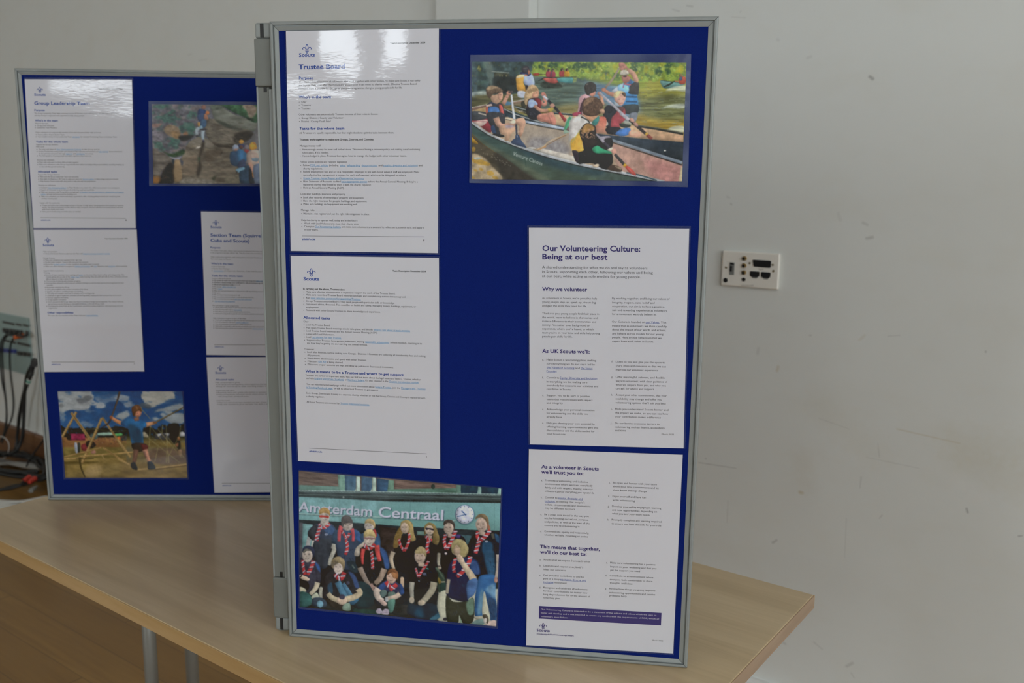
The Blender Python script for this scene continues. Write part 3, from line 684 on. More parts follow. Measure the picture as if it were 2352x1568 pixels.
C1 += para('a', 290, [("As volunteers in Scouts, we're proud to help", 964, 952), ('young people step up, speak up, dream big', 1010, 935), ('and gain the skills they need for life.', 1056, 830), ('Thanks to you, young people find their place in', 1148, 975), ('the world, learn to believe in themselves and', 1195, 958), ('make a difference to their communities and', 1241, 938), ('society. No matter your background or', 1288, 865), ("experience, where you're based, or which", 1333, 908), ("team you're in, your time and skills help young", 1379, 985), ('people gain skills for life.', 1424, 655)])
C1 += para('a', 1133, [('By working together, and living our values of', 968, 1820), ('integrity, respect, care, belief and', 1017, 1640), ('cooperation, our aim is to have a positive,', 1063, 1760), ('safe and rewarding experience as volunteers', 1110, 1790), ('for a movement we truly believe in.', 1157, 1662), (((1131, 1525, 'Our Culture is founded on'), (1535, 1700, 'our Values.', 'L'), (1715, 1783, 'That')), 1248), ('means that as volunteers we think carefully', 1297, 1788), ('about the impact of our words and actions,', 1342, 1778), ('and behave as role models for our young', 1390, 1745), ('people. Here are the behaviours that we', 1435, 1725), ('expect from each other in Scouts.', 1480, 1632)])
C1 += [('b', 'H', 145, None, (303, 903, "As UK Scouts we'll:"))]
C1 += para('b', 360, [('Make Scouts a welcoming place, making', 252, 985), ('sure everything we do and say is led by', 302, 970), (((360, 710, 'the Values of Scouting', 'L'), (722, 778, 'and'), (790, 940, 'the Scout', 'L')), 350), (((360, 487, 'Promise', 'L'),), 395)], ('a.', 305))
C1 += para('b', 360, [(((360, 520, 'Commit to'), (530, 997, 'Equity, Diversity and Inclusion', 'L')), 477), ('in everything we do, making sure', 527, 873), ('everybody has access to our activities and', 573, 1010), ('can thrive in Scouts', 619, 663)], ('b.', 305))
C1 += para('b', 360, [('Support you to be part of positive', 700, 905), ('teams that resolve issues with respect', 748, 940), ('and integrity', 793, 565)], ('c.', 305)) + para('b', 360, [('Acknowledge your personal motivation', 875, 963), ('for volunteering and the skills you', 922, 883), ('already have', 968, 553)], ('d.', 305)) + para('b', 360, [('Help you develop your own potential by', 1046, 968), ('offering learning opportunities to give you', 1092, 1010), ('the confidence and the skills needed for', 1138, 967), ('your Scout role', 1182, 597)], ('e.', 305))
C1 += para('b', 1232, [('Listen to you and give you the space to', 277, 1850), ('share ideas and concerns so that we can', 327, 1860), ('improve our volunteer experience', 376, 1760)], ('f.', 1178)) + para('b', 1231, [('Offer meaningful, relevant, and flexible', 469, 1842), ('ways to volunteer, with clear guidance of', 518, 1878), ('what we require from you, and who you', 565, 1858), ('can ask for advice and support', 612, 1710)], ('g.', 1176)) + para('b', 1230, [('Accept your other commitments, that your', 693, 1870), ('availability may change and offer you', 742, 1808), ("volunteering options that'll suit you best", 789, 1858)], ('h.', 1174)) + para('b', 1225, [('Help you understand Scouts better and', 870, 1890), ('the impact we make, so you can see how', 918, 1888), ('your contribution makes a difference', 965, 1795)], ('i.', 1171)) + para('b', 1223, [('Do our best to overcome barriers to', 1048, 1778), ('volunteering such as finance, accessibility', 1096, 1845), ('and time', 1138, 1357)], ('j.', 1167))
C1 += [('b', 'm', 1186, None, (1805, 1960, 'March 2022'))]
C2 = [('c', 'H', 285, None, (293, 1018, 'As a volunteer in Scouts')), ('c', 'H', 350, None, (293, 825, "we'll trust you to:"))]
C2 += para('c', 341, [('Promote a welcoming and inclusive', 456, 880), ('environment where we treat everybody', 500, 940), ('fairly and with respect, making sure our', 545, 942), ('values are part of everything you say and do', 591, 960)], ('a.', 290)) + para('c', 337, [(((338, 497, 'Commit to'), (507, 815, 'equity, diversity and', 'L')), 670), (((336, 470, 'inclusion,', 'L'), (484, 840, "accepting that people's")), 716), ('beliefs, circumstances and motivations', 760, 915), ('may be different to yours', 804, 718)], ('b.', 286)) + para('c', 332, [('Be a great role model in the way you', 885, 890), ('act, by following our values, purpose', 930, 885), ('and policies, as well as the laws of the', 975, 903), ("country you're volunteering in", 1020, 775)], ('c.', 282)) + para('c', 330, [('Communicate openly and respectfully,', 1096, 895), ('whether verbally, in writing or online', 1140, 880)], ('d.', 278))
C2 += para('c', 1196, [('Be open and honest with your team', 485, 1745), ('about your time commitments and let', 530, 1770), ('them know if things change', 577, 1618)], ('e.', 1143)) + para('c', 1189, [('Enjoy yourself and have fun', 655, 1608), ('while volunteering', 703, 1470)], ('f.', 1136)) + para('c', 1184, [('Develop yourself by engaging in learning', 782, 1800), ('and new opportunities depending on', 828, 1748), ('what you and your team needs', 873, 1655)], ('g.', 1131)) + para('c', 1179, [('Promptly complete any learning required', 950, 1805), ('to ensure you have the skills for your role', 999, 1800)], ('h.', 1127))
C2 += [('c', 'H', 1290, None, (277, 1030, 'This means that together,')), ('d', 'H', 182, None, (240, 752, "we'll do our best to:"))]
C2 += para('d', 282, [('Know what we expect from each other', 263, 790)], ('a.', 237)) + para('d', 280, [("Listen to and respect everybody's", 329, 712), ('ideas and concerns', 369, 525)], ('b.', 236)) + para('d', 279, [('Feel proud to contribute to and be', 432, 720), (((278, 455, 'part of a truly'), (463, 745, 'equitable, diverse and', 'L')), 469), (((278, 388, 'inclusive', 'L'), (398, 533, 'movement')), 507)], ('c.', 235)) + para('d', 278, [('Recognise and celebrate all volunteers', 566, 760), ('for their contributions, no matter how', 603, 760), ('long they volunteer for or the amount of', 640, 790), ('time they give', 677, 455)], ('d.', 233))
C2 += para('d', 1007, [('Make sure volunteering has a positive', 297, 1500), ('impact on your wellbeing and that you', 338, 1510), ('get the support you need', 376, 1333)], ('e.', 963)) + para('d', 1003, [('Contribute to an environment where', 437, 1478), ('everyone feels comfortable to share', 479, 1468), ('thoughts and ideas', 516, 1250)], ('f.', 958)) + para('d', 998, [('Review how things are going, improve', 579, 1500), ('volunteering opportunities and resolve', 621, 1498), ('problems fairly', 655, 1188)], ('g.', 953))
C2 += [('d', 'box', [(230, 765), (1566, 843), (1560, 980), (228, 902)]), ('d', 'w', 803, None, (248, 1512, 'Our Volunteering Culture is intended to be a statement of the culture and values which we seek to')), ('d', 'w', 841, None, (248, 1540, 'foster and develop and is not intended to create any conflict with the requirements of POR, which all')), ('d', 'w', 879, None, (248, 548, 'volunteers must follow.')),
 ('d', 'logo', 275, 985, 78, 'p'), ('d', 'S', 1031, None, (203, 347, 'Scouts')), ('d', 'n', 1068, None, (203, 610, 'Scouts.org.uk/OurVolunteeringCulture')), ('d', 'm', 1140, None, (1462, 1583, 'March 2022'))]
HDR = 'Team Description December 2024'
G1 = [('g', 'logo', 267, 252, 40), ('g', 'S', 286, None, (230, 306, 'Scouts')), ('g', 'u', 246, None, (658, 817, HDR)), ('g', 'h', 344, None, (230, 598, 'Group Leadership Team')), ('g', 'H', 391, None, (231, 300, 'Purpose')),
 ('g', 'k', 411, None, (231, 792, 'The Group Leadership Team helps volunteers across all Sections work well together and feel supported, so they')), ('g', 'k', 426, None, (232, 565, 'and the Group is organised and supported to help young people.')), ('g', 'H', 460, None, (235, 387, "Who's in the team")), ('g', 'k', 479, None, (235, 325, "Who's in the team:")),
 ('g', 'k', 494, 238, (249, 362, 'Group Lead Volunteer')), ('g', 'k', 508, 238, (249, 382, 'Leadership Team Members')), ('g', 'k', 539, None, (239, 675, 'Other volunteers are automatically members of the team because of their roles in Scouts:')), ('g', 'k', 554, 243, (253, 431, 'Team Leaders of each Section Team')),
 ('g', 'k', 568, 243, (253, 478, 'Team Leaders of any Group Leadership Team'), (483, 532, 'sub-teams', 'L'), (538, 780, 'for example Fundraising Team or Inclusion Team')), ('g', 'H', 602, None, (242, 454, 'Tasks for the whole team')), ('g', 'k', 621, None, (243, 388, "Support the Group's Sections")), ('g', 'k', 635, None, (243, 297, 'Make sure:')),
 ('g', 'k', 652, 248, (259, 373, 'The vision and values of'), (378, 543, 'Our Volunteering Culture', 'L'), (549, 665, 'in the Group and its')), ('g', 'k', 666, 249, (259, 655, 'Section Teams help young people and volunteers feel welcome and included and'), (659, 722, 'safe methods', 'L'), (728, 815, '(from volunteers)')), ('g', 'k', 681, None, (261, 436, 'to the parents and carers through'), (440, 485, 'support', 'L'), (489, 507, 'and'), (511, 565, 'guidance', 'L'), (570, 624, 'for consent.')), ('g', 'k', 695, 250, (261, 612, 'The demographics of young people and adults represent their local area.')),
 ('g', 'k', 723, None, (249, 364, 'Develop our volunteers')), ('g', 'k', 738, 254, (264, 526, 'Meet with volunteers to share skills and plan together.')), ('g', 'k', 753, 254, (264, 826, 'Make sure volunteers in the Group respond fulfil their safety and safeguarding responsibilities, including keeping up')), ('g', 'k', 768, None, (265, 433, 'to date with their growth and learning.')), ('g', 'H', 801, None, (254, 382, 'Allocated tasks')),
 ('g', 'k', 820, None, (255, 400, "Support the Group's Sections")), ('g', 'k', 835, 259, (268, 527, 'Make sure the Group Leadership Team runs smoothly.')), ('g', 'k', 850, 259, (269, 549, 'Meet with the District or UK Team to make sure there are'), (553, 626, 'Section plans', 'L'), (631, 790, 'to deliver things in Sections if needed.')), ('g', 'k', 864, 261, (271, 641, 'Help Section Teams work well, using tools to help plan and run programmes.')), ('g', 'k', 891, None, (258, 371, 'Develop our volunteers')),
 ('g', 'k', 907, 262, (272, 318, 'Champion'), (322, 443, 'Our Volunteering Culture', 'L'), (448, 799, 'so Team Members are aware of it, reflect on it, commit to it, and apply it.')), ('g', 'k', 921, 263, (273, 630, 'Support all volunteers to grow and gain the skills they need and would like.')), ('g', 'k', 936, 265, (275, 528, 'Make sure decisions in the Group follow our approach'), (533, 826, 'to equality, diversity and inclusion, safeguarding and support', 'L')), ('g', 'k', 950, None, (275, 308, 'policies,', 'L'), (313, 514, 'privacy and processes for looking at it.')), ('g', 'k', 965, 266, (277, 804, 'Make sure volunteers are shown and clearly supported in roles, including getting involved and completing their')), ('g', 'k', 979, None, (278, 384, 'activities around people.')),
 ('g', 'k', 1007, None, (267, 399, 'Engage with the community')), ('g', 'k', 1023, 272, (281, 824, 'Create and build other relationships outside of Scouts to help deliver the programme and spread our positive')), ('g', 'k', 1037, None, (281, 822, 'stories. The team should know and plan ahead to help us to grow, welcome volunteers and young people, and work')), ('g', 'k', 1050, None, (281, 430, 'with local media and reach.')), ('g', 'k', 1065, 272, (281, 540, 'Take part in fundraising and make plans as needed.')), ('g', 'rule', 270, 1104, 840, 1107), ('g', 'i', 1120, None, (273, 336, '#SkillsForLife')), ('g', 'k', 1120, None, (838, 845, '1'))]
G2 = [('g', 'logo', 320, 1255, 40), ('g', 'S', 1287, None, (286, 361, 'Scouts')), ('g', 'u', 1243, None, (699, 852, HDR)), ('g', 'k', 1330, None, (289, 383, 'Take care provision')), ('g', 'k', 1344, 295, (303, 551, 'Work with Section Teams to plan how the Team will'), (554, 736, "support young people's needs.", 'L')), ('g', 'k', 1373, None, (290, 365, 'Manage finances')),
 ('g', 'k', 1387, 295, (303, 548, 'Make sure allowances are operated in the right way.')), ('g', 'k', 1401, 295, (303, 592, 'Handle Section budgets / Support with personal improvements.')), ('g', 'k', 1415, 296, (304, 355, 'Have the'), (359, 440, 'budget policy', 'L'), (444, 663, 'in clear conditions and gather what is needed.')), ('g', 'k', 1429, 296, (305, 497, 'Make sure other volunteers in support to'), (501, 601, 'Digital and practice', 'L'), (606, 625, 'with'), (628, 647, 'new', 'L'), (652, 720, 'finances, and'), (723, 769, 'equipment', 'L'), (774, 850, 'where needed.')),
 ('g', 'k', 1458, None, (292, 427, 'Support others to promote:')), ('g', 'k', 1472, None, (293, 333, 'Training')), ('g', 'k', 1486, 299, (307, 524, 'Ensure all team members have training and'), (528, 553, 'advice', 'L'), (558, 830, 'on the areas they need in safety and safeguarding. This')), ('g', 'k', 1500, None, (308, 468, 'includes giving time to plan of the'), (473, 531, 'Safety Team', 'L'), (536, 852, 'and ensuring they are well and safe in their activities and are')), ('g', 'k', 1514, None, (308, 497, 'offered support to help in time of need.'))]
for yc_, x0_, x1_, tx_ in [(18, 310, 540, 'The process of training and volunteer progress.'), (31, 310, 826, 'Ensuring other volunteers in their roles are confident, looking out, and the review process of young people has been'), (45, 312, 354, 'recorded.'), (59, 313, 466, 'Equipment owned by the Group.'), (73, 315, 590, 'Having places available to the members and parents of the Group.'), (87, 315, 556, 'Supplies of uniform, awarding badges and clothing.'), (100, 317, 634, 'The safety and transport resources of members are in working order.'), (114, 317, 813, 'Scheduled to support equipment, volunteers and working weekly, keeping and clear to ensure they can be stored.'), (128, 318, 459, 'Group supplies and parts.'), (142, 318, 444, 'Group supplies and events.'), (156, 320, 823, 'Check everyone in the Group, makes sure they are working to manage and be supported. This includes following'), (170, 322, 698, 'appropriate processes, learning as a reasonable timeframe, to live with Group events.'), (184, 322, 822, 'Developing the second lead on the Council board, and whole meeting programme, with equal being with each'), (198, 325, 386, 'organisation.')]:
    G2.append(('j', 'k', yc_, None if yc_ in (45, 170, 198) else x0_ - 9, (x0_, x1_, tx_)))
G2 += [('j', 'H', 229, None, (318, 491, 'Other responsibilities')), ('j', 'k', 247, None, (320, 570, 'The team also has members of the Team roles see'), (574, 656, 'responsibilities.', 'L')), ('j', 'rule', 345, 555, 898, 555), ('j', 'i', 571, None, (345, 405, '#SkillsForLife')), ('j', 'k', 568, None, (892, 900, '2'))]
S1 = [('g', 'logo', 1440, 1137, 40), ('g', 'S', 1166, None, (1404, 1478, 'Scouts')), ('g', 'h', 1220, None, (1404, 1905, 'Section Team (Squirrels, Beavers,')), ('g', 'h', 1256, None, (1404, 1664, 'Cubs and Scouts)')), ('g', 'H', 1302, None, (1404, 1470, 'Purpose')),
 ('g', 'k', 1322, None, (1405, 1950, 'The Section Team plans, delivers and oversees programmes that help young people to learn and grow, and looks after')), ('g', 'k', 1336, None, (1405, 1930, 'in the programme and give skills for life. They also make sure everyone is safe and welcome, with the support of')), ('g', 'k', 1364, None, (1406, 1950, 'With a balanced programme, each young person can make friends, try new things and have fun, in a group that is')), ('g', 'k', 1378, None, (1407, 1540, 'fun and easy to be in.')), ('g', 'H', 1409, None, (1408, 1556, "Who's in the team")), ('g', 'k', 1428, 1414, (1422, 1503, 'Section Team Leader')), ('g', 'k', 1442, 1414, (1422, 1532, 'Section Team Members')),
 ('g', 'k', 1456, 1414, (1424, 1491, 'Young Leaders', 'L'), (1496, 1950, '(in Squirrels, Beavers, Cubs and Scouts Sections as they learn the skills)')), ('g', 'H', 1489, None, (1411, 1619, 'Tasks for the whole team')), ('g', 'k', 1507, None, (1413, 1541, 'Create a safe environment')), ('g', 'k', 1521, 1420, (1428, 1940, 'Create a safe environment for young people by making sure rules are kept')), ('g', 'k', 1535, 1420, (1428, 1900, 'Offer training to others and helping them to learn well')), ('g', 'k', 1549, 1420, (1428, 1560, 'Check on equipment safely.'))]
for yc_, x1_, ex in [(10, 1705, 'safeguarding'), (24, 1950, ''), (38, 1603, ''), (53, 1478, 'safety checklist for'), (66, 1452, 'report'), (80, 1950, ''), (95, 1470, ''), (107, 1601, ''), (121, 1691, ''), (134, 1560, 'safe space for volunteers'), (149, 1430, 'plan and review the programme')]:
    words = 'Make sure everyone knows how to take part in a safe way and keep a record of all of the plans that are agreed by the team'
    n_ = max(1, int((x1_ - 1428) / 3.35)); sg = [(1428, x1_, words[:n_].strip())] if x1_ > 1435 else []
    if ex: sg.append((x1_ + 4, x1_ + 4 + len(ex) * 4.6, ex, 'L'))
    S1.append(('j', 'k', yc_, 1420, *sg))
S1.append(('j', 'k', 178, None, (1418, 1592, 'Plan and deliver a great programme')))
for yc_, x1_, ex in [(191, 1950, ''), (205, 1553, 'young people'), (219, 1668, ''), (232, 1900, ''), (275, 1930, ''), (288, 1570, 'awards, badges and'), (302, 1676, ''), (316, 1900, ''), (329, 1680, 'activity planner')]:
    words = 'Work with young people to plan fun and new activities each term and to build a balanced programme and record'
    n_ = max(1, int((x1_ - 1435) / 3.5)); S1.append(('j', 'k', yc_, 1426, (1435, x1_, words[:n_].strip()), *([(x1_ + 4, x1_ + 4 + len(ex) * 4.6, ex, 'L')] if ex else [])))
S1 += [('j', 'k', 262, None, (1422, 1640, 'Help volunteers to grow as part of the team')), ('j', 'rule', 1430, 440, 1960, 440), ('j', 'i', 454, None, (1432, 1492, '#SkillsForLife'))]
S2 = [('j', 'logo', 1471, 597, 40), ('j', 'S', 627, None, (1436, 1509, 'Scouts')), ('j', 'u', 590, None, (1850, 2000, HDR)), ('j', 'H', 673, None, (1437, 1562, 'Allocated tasks')), ('j', 'k', 691, None, (1438, 1600, 'Help young people to grow')), ('j', 'k', 704, 1443, (1450, 1970, 'Use spaces and meeting places, and programmes that help young people be active and well')), ('j', 'k', 717, 1443, (1450, 1930, 'Keep all records up to date, including badges, attendance, and awards')),
 ('j', 'k', 745, None, (1440, 1563, 'Communicate with others')), ('j', 'k', 758, 1447, (1455, 1960, 'Regularly share and update information to parents and carers about the Section')), ('j', 'k', 771, 1447, (1455, 1950, 'Keep young people informed and let others know, what is going on in the Group')), ('j', 'k', 785, None, (1456, 1660, 'with young people, parents and carers.')), ('j', 'k', 812, None, (1443, 1533, 'Lead the team')), ('j', 'k', 825, 1450, (1458, 1950, 'Make sure each of our team members are clear of their roles and are supported well')), ('j', 'k', 837, 1450, (1458, 1950, 'Help each member to grow and learn new skills in the Section, so that they can')), ('j', 'rule', 1480, 1362, 2010, 1362), ('j', 'i', 1378, None, (1483, 1543, '#SkillsForLife'))]

QT1 = [(657, 72), (1008, 65), (1006, 581), (668, 576)]; QT2 = [(668, 587), (1008, 592), (1011, 1076), (685, 1058)]
QC1 = [(1215, 523), (1583, 525), (1570, 1029), (1217, 1020)]; QC2 = [(1215, 1031), (1568, 1044), (1546, 1500), (1209, 1481)]
QG1 = [(57, 182), (303, 183), (312, 524), (77, 524)]; QG2 = [(77, 527.5), (314, 527), (331, 852.5), (102, 853.6)]
# the right-hand pages of the rear board run on behind the front board: full A4 width
def full_a4(tl, bl):
    p0 = BO - BN * .0018; a, b = cast(tl, BN, p0), cast(bl, BN, p0)
    dn = (b - a) / np.linalg.norm(b - a); rt = np.cross(dn, BN); rt /= np.linalg.norm(rt)
    if rt @ BX < 0: rt = -rt
    W_ = np.linalg.norm(b - a) / 297 * 210
    def pr(P): q_ = R @ (P - CAM); return (1176 + F * q_[0] / q_[2], 784 + F * q_[1] / q_[2])
    return [tl, pr(a + rt * W_), pr(b + rt * W_), bl]
QS1 = full_a4((462, 486), (474.7, 814.6)); QS2 = full_a4((474.3, 820.5), (493, 1131))
def grow(q, l, t, r, b): return [(q[0][0] - l, q[0][1] - t), (q[1][0] + r, q[1][1] - t), (q[2][0] + r, q[2][1] + b), (q[3][0] - l, q[3][1] + b)]
PG = 'laminated_page'
page(PG, 'glossy laminated page headed Trustee Board, top left of the front board', 'notice', FB, QT1, T1, DOC, D_T1, grow(QT1, 2.5, 1.5, 4, 4))
page(PG, 'laminated page headed Allocated tasks, directly below the Trustee Board page', 'notice', FB, QT2, T2, DOC, D_T2, grow(QT2, 3, 4, 3, 1))
page(PG, 'laminated page headed Our Volunteering Culture at the right of the front board', 'notice', FB, QC1, C1, CUL, D_C1, grow(QC1, 4, 6, 4, 1))
page(PG, 'laminated page with a purple box near its foot, bottom right of the front board', 'notice', FB, QC2, C2, CUL, D_C2, grow(QC2, 1.5, 1, 1.5, 4))
page(PG, 'laminated page headed Group Leadership Team, top left of the rear board', 'notice', BB, QG1, G1, DOC, D_G1, grow(QG1, 1.2, 5, 3, 1.5))
page(PG, 'laminated page with the heading Other responsibilities, mid left of the rear board', 'notice', BB, QG2, G2, DOC, D_G2, grow(QG2, 1.2, 1, 2, 1))
page(PG, 'laminated page headed Section Team, half hidden by the hinge post', 'notice', BB, QS1, S1, DOC, D_S1, grow(QS1, 2, 4, 2, 1))
page(PG, 'mostly blank laminated page below the Section Team page on the rear board', 'notice', BB, QS2, S2, DOC, D_S2, grow(QS2, 2, 2, 2, 1))
# ------------------------------------------------------------------ photo prints: painted cell by cell into the print's colour attribute
CROPS.update({'p': (1070, 120, 9.046), 'q': (1330, 120, 9.046), 'r': (1070, 260, 9.046), 's': (1330, 260, 9.046), 'z': (1060, 100, 3.92),
              'e': (680, 1080, 8.7125), 'f': (920, 1090, 8.7125), 'G': (680, 1240, 8.7125), 'h': (920, 1260, 8.7125), 'Z': (660, 1070, 4.021),
              'y': (130, 890, 7.467), 'Y': (270, 890, 7.467), 'k': (340, 230, 7.84)})
class Paint:
    def __init__(s, quad, seed=1, ss=2):
        s.W = int(round((np.hypot(quad[1][0] - quad[0][0], quad[1][1] - quad[0][1]) + np.hypot(quad[2][0] - quad[3][0], quad[2][1] - quad[3][1])) / 2))
        s.Hh = int(round((np.hypot(quad[3][0] - quad[0][0], quad[3][1] - quad[0][1]) + np.hypot(quad[2][0] - quad[1][0], quad[2][1] - quad[1][1])) / 2))
        s.ss = ss; s.w, s.h = s.W * ss, s.Hh * ss
        s.T = homography(quad, [(0, 0), (s.w, 0), (s.w, s.h), (0, s.h)])
        s.c = np.zeros((s.h, s.w, 3)); s.rs = np.random.RandomState(seed); s.shade = .42
        s.grain = .65 * s.noise(9, 15, 3, 901) + .35 * s.noise(16, 6, 3, 902); s.grain = np.clip((s.grain - .5) * 2.2 + .5, 0, 1)
    def pts(s, crop, P):
        ox, oy, k = CROPS[crop]; P = np.asarray(P, float)
        q = np.stack([ox + P[:, 0] / k, oy + P[:, 1] / k, np.ones(len(P))], 1) @ s.T.T
        return q[:, :2] / q[:, 2:]
    def noise(s, sx, sy, oct=3, seed=None):
        rs = np.random.RandomState(seed) if seed is not None else s.rs
        out = np.zeros((s.h, s.w)); amp = 1.0; tot = 0
        for o in range(oct):
            nx, ny = max(2, int(s.w / (sx * s.ss) * 2 ** o) + 2), max(2, int(s.h / (sy * s.ss) * 2 ** o) + 2)
            g = rs.rand(ny, nx)
            xs = np.linspace(0, nx - 1.001, s.w); ys = np.linspace(0, ny - 1.001, s.h)
            xi, yi = xs.astype(int), ys.astype(int); fx, fy = xs - xi, ys - yi
            fx = fx * fx * (3 - 2 * fx); fy = fy * fy * (3 - 2 * fy)
            a = g[yi][:, xi] * (1 - fx) + g[yi][:, xi + 1] * fx; b = g[yi + 1][:, xi] * (1 - fx) + g[yi + 1][:, xi + 1] * fx
            out += amp * (a * (1 - fy)[:, None] + b * fy[:, None]); tot += amp; amp *= .55
        return out / tot
    def mask(s, Q):
        x0, y0 = np.floor(Q.min(0)).astype(int) - 1; x1, y1 = np.ceil(Q.max(0)).astype(int) + 1
        x0, y0, x1, y1 = max(x0, 0), max(y0, 0), min(x1, s.w), min(y1, s.h)
        if x1 <= x0 or y1 <= y0: return None
        X, Y = np.meshgrid(np.arange(x0, x1) + .5, np.arange(y0, y1) + .5)
        m = np.zeros(X.shape, bool)
        for (ax, ay), (bx, by) in zip(Q, np.roll(Q, -1, 0)):
            if ay == by: continue
            c = (ay > Y) != (by > Y); m ^= c & (X < (bx - ax) * (Y - ay) / (by - ay) + ax)
        return (slice(y0, y1), slice(x0, x1)), m.astype(float)
    def soft(s, m, r):
        for ax in (0, 1):
            for _ in range(2):
                k = 2 * r + 1; p = np.pad(m, [(r, r) if a == ax else (0, 0) for a in (0, 1)], 'edge'); cs = np.cumsum(p, ax)
                z = np.zeros_like(np.take(cs, [0], ax)); cs = np.concatenate([z, cs], ax)
                m = (np.take(cs, range(k, cs.shape[ax]), ax) - np.take(cs, range(0, cs.shape[ax] - k), ax)) / k
        return m
    def put(s, sl, m, col, a=1.0, tex=None, amp=0.0):
        col = np.asarray(col, float)
        v = np.broadcast_to(col, m.shape + (3,)) if col.ndim == 1 else col
        if tex is not None: v = v * (1 + amp * (tex[sl] - .5) * 2)[..., None]
        al = (m * a)[..., None]; s.c[sl] = s.c[sl] * (1 - al) + v * al
    def poly(s, crop, P, col, smooth=True, a=1.0, tex=None, amp=.3, blur=0, col2=None, gdir=(0, 1), rag=None, rk=1.1):
        Q = s.pts(crop, P)
        if smooth and len(Q) > 3: Q = catmull(Q, 5, True)
        r = s.mask(Q)
        if r is None: return
        sl, m = r
        if blur:
            y0, y1 = max(sl[0].start - 3 * blur, 0), min(sl[0].stop + 3 * blur, s.h); x0, x1 = max(sl[1].start - 3 * blur, 0), min(sl[1].stop + 3 * blur, s.w)
            M_ = np.zeros((y1 - y0, x1 - x0)); M_[sl[0].start - y0:sl[0].stop - y0, sl[1].start - x0:sl[1].stop - x0] = m
            m = s.soft(M_, blur); sl = (slice(y0, y1), slice(x0, x1))
        if rag is not None: m = np.clip((m - .5 + (rag[sl] - .5) * rk * 2) * 3 + .5, 0, 1) * (m > .01)
        if col2 is not None:
            Y, X = np.mgrid[sl]; g = X * gdir[0] + Y * gdir[1]; q = Q @ np.array(gdir, float)
            t = np.clip((g - q.min()) / (np.ptp(q) + 1e-6), 0, 1)[..., None]
            col = np.asarray(col, float) * (1 - t) + np.asarray(col2, float) * t
        # rounded modelling of the printed figures: lit from the upper right, darker towards the outline
        hgt, wid = m.shape; r_ = int(min(9, min(hgt, wid) * .16)) if not blur else 0
        if r_ >= 2 and a > .5 and hgt * wid < 60000:
            b_ = s.soft(np.pad(m, r_), r_); gy, gx = np.gradient(b_)
            sh = 1 + s.shade * (.55 * (b_ - .8) + r_ * (.55 * gy - .55 * gx))
            sh = np.clip(sh[r_:-r_, r_:-r_], .55, 1.25)[..., None]
            col = np.clip(np.broadcast_to(np.asarray(col, float), m.shape + (3,)) * sh, 0, 235)
        if tex is None and hgt * wid > 80: tex, amp = s.grain, .12
        s.put(sl, m, col, a, tex, amp)
    def limb(s, crop, P, w0, w1, col, a=1.0, sm=True, **k):
        """tapered stroke; widths in crop units"""
        P = catmull(P, 6) if sm and len(P) > 2 else np.asarray(P, float)
        d = np.gradient(P, axis=0); d /= np.linalg.norm(d, axis=1)[:, None] + 1e-9; n = np.stack([-d[:, 1], d[:, 0]], 1)
        w = np.linspace(w0, w1, len(P))[:, None] / 2
        s.poly(crop, np.concatenate([P + n * w, (P - n * w)[::-1]]), col, False, a, **k)
    def line(s, crop, P, w, col, a=1.0, **k): s.limb(crop, P, w, w, col, a, **k)
    def ell(s, crop, cx, cy, rx, ry, col, ang=0.0, a=1.0, **k):
        t = np.linspace(0, 2 * math.pi, 26)[:-1]; ca, sa = math.cos(math.radians(ang)), math.sin(math.radians(ang))
        x, y = rx * np.cos(t), ry * np.sin(t)
        s.poly(crop, np.stack([cx + x * ca - y * sa, cy + x * sa + y * ca], 1), col, False, a, **k)
    def lettering(s, crop, txt, p0, p1, em, col, bold=1, shear=0.0):
        """lettering from p0 to p1 (base line, crop units), em in crop units"""
        v, f = glyphs(txt, 2 if bold else 0); v = v.copy(); x0 = v[:, 0].min(); v[:, 0] = (v[:, 0] - x0) / (v[:, 0].max() - x0)
        p0, p1 = np.array(p0, float), np.array(p1, float); d = p1 - p0; n = np.array([d[1], -d[0]]) / np.linalg.norm(d)
        P = p0 + v[:, :1] * d + v[:, 1:] * em * n + v[:, 1:] * em * shear * d / np.linalg.norm(d); Q = s.pts(crop, P)
        for t in f:
            r = s.mask(Q[list(t)])
            if r is not None: s.put(r[0], r[1], col)
    def scarf(s, crop, P, w, n=5, red=(172, 62, 66), wh=(176, 168, 180), nv=(60, 50, 85), w1=None):
        s.limb(crop, P, w, w1 or w, red)
        C = catmull(P, 10); L = len(C)
        n = max(2, int(n * .7 + .5))
        for i in range(n):
            j = int((i + .5) / n * (L - 2)); c, d = C[j], C[j + 1] - C[j]; d = d / (np.linalg.norm(d) + 1e-9); q = np.array([-d[1], d[0]])
            ww = w + ((w1 or w) - w) * j / L
            s.line(crop, [c - q * ww * .5 - d * ww * .3, c + q * ww * .5 + d * ww * .3], ww * .32, wh, sm=False)
            s.line(crop, [c - q * ww * .5 - d * ww * .02, c + q * ww * .5 + d * ww * .58], ww * .12, nv, sm=False)
    def face(s, crop, cx, cy, rx, ry, skin, ang=0, look=0.0, dark=.62, smile=True, nose=True):
        s.ell(crop, cx, cy, rx, ry, skin, ang)
        sh = [c * .80 for c in skin]; dk = [c * dark for c in skin]
        s.ell(crop, cx - look * rx * .55 + (.0 if look else .42 * rx), cy + ry * .12, rx * .5, ry * .72, sh, ang, .35, blur=2)
        for e in (-.42, .42):
            s.ell(crop, cx + (e + look * .35) * rx, cy - ry * .10, rx * .21, ry * .07, dk, ang, .95)
            s.line(crop, [(cx + (e - .22 + look * .35) * rx, cy - ry * .24), (cx + (e + .22 + look * .35) * rx, cy - ry * .25)], ry * .07, dk, .6, sm=False)
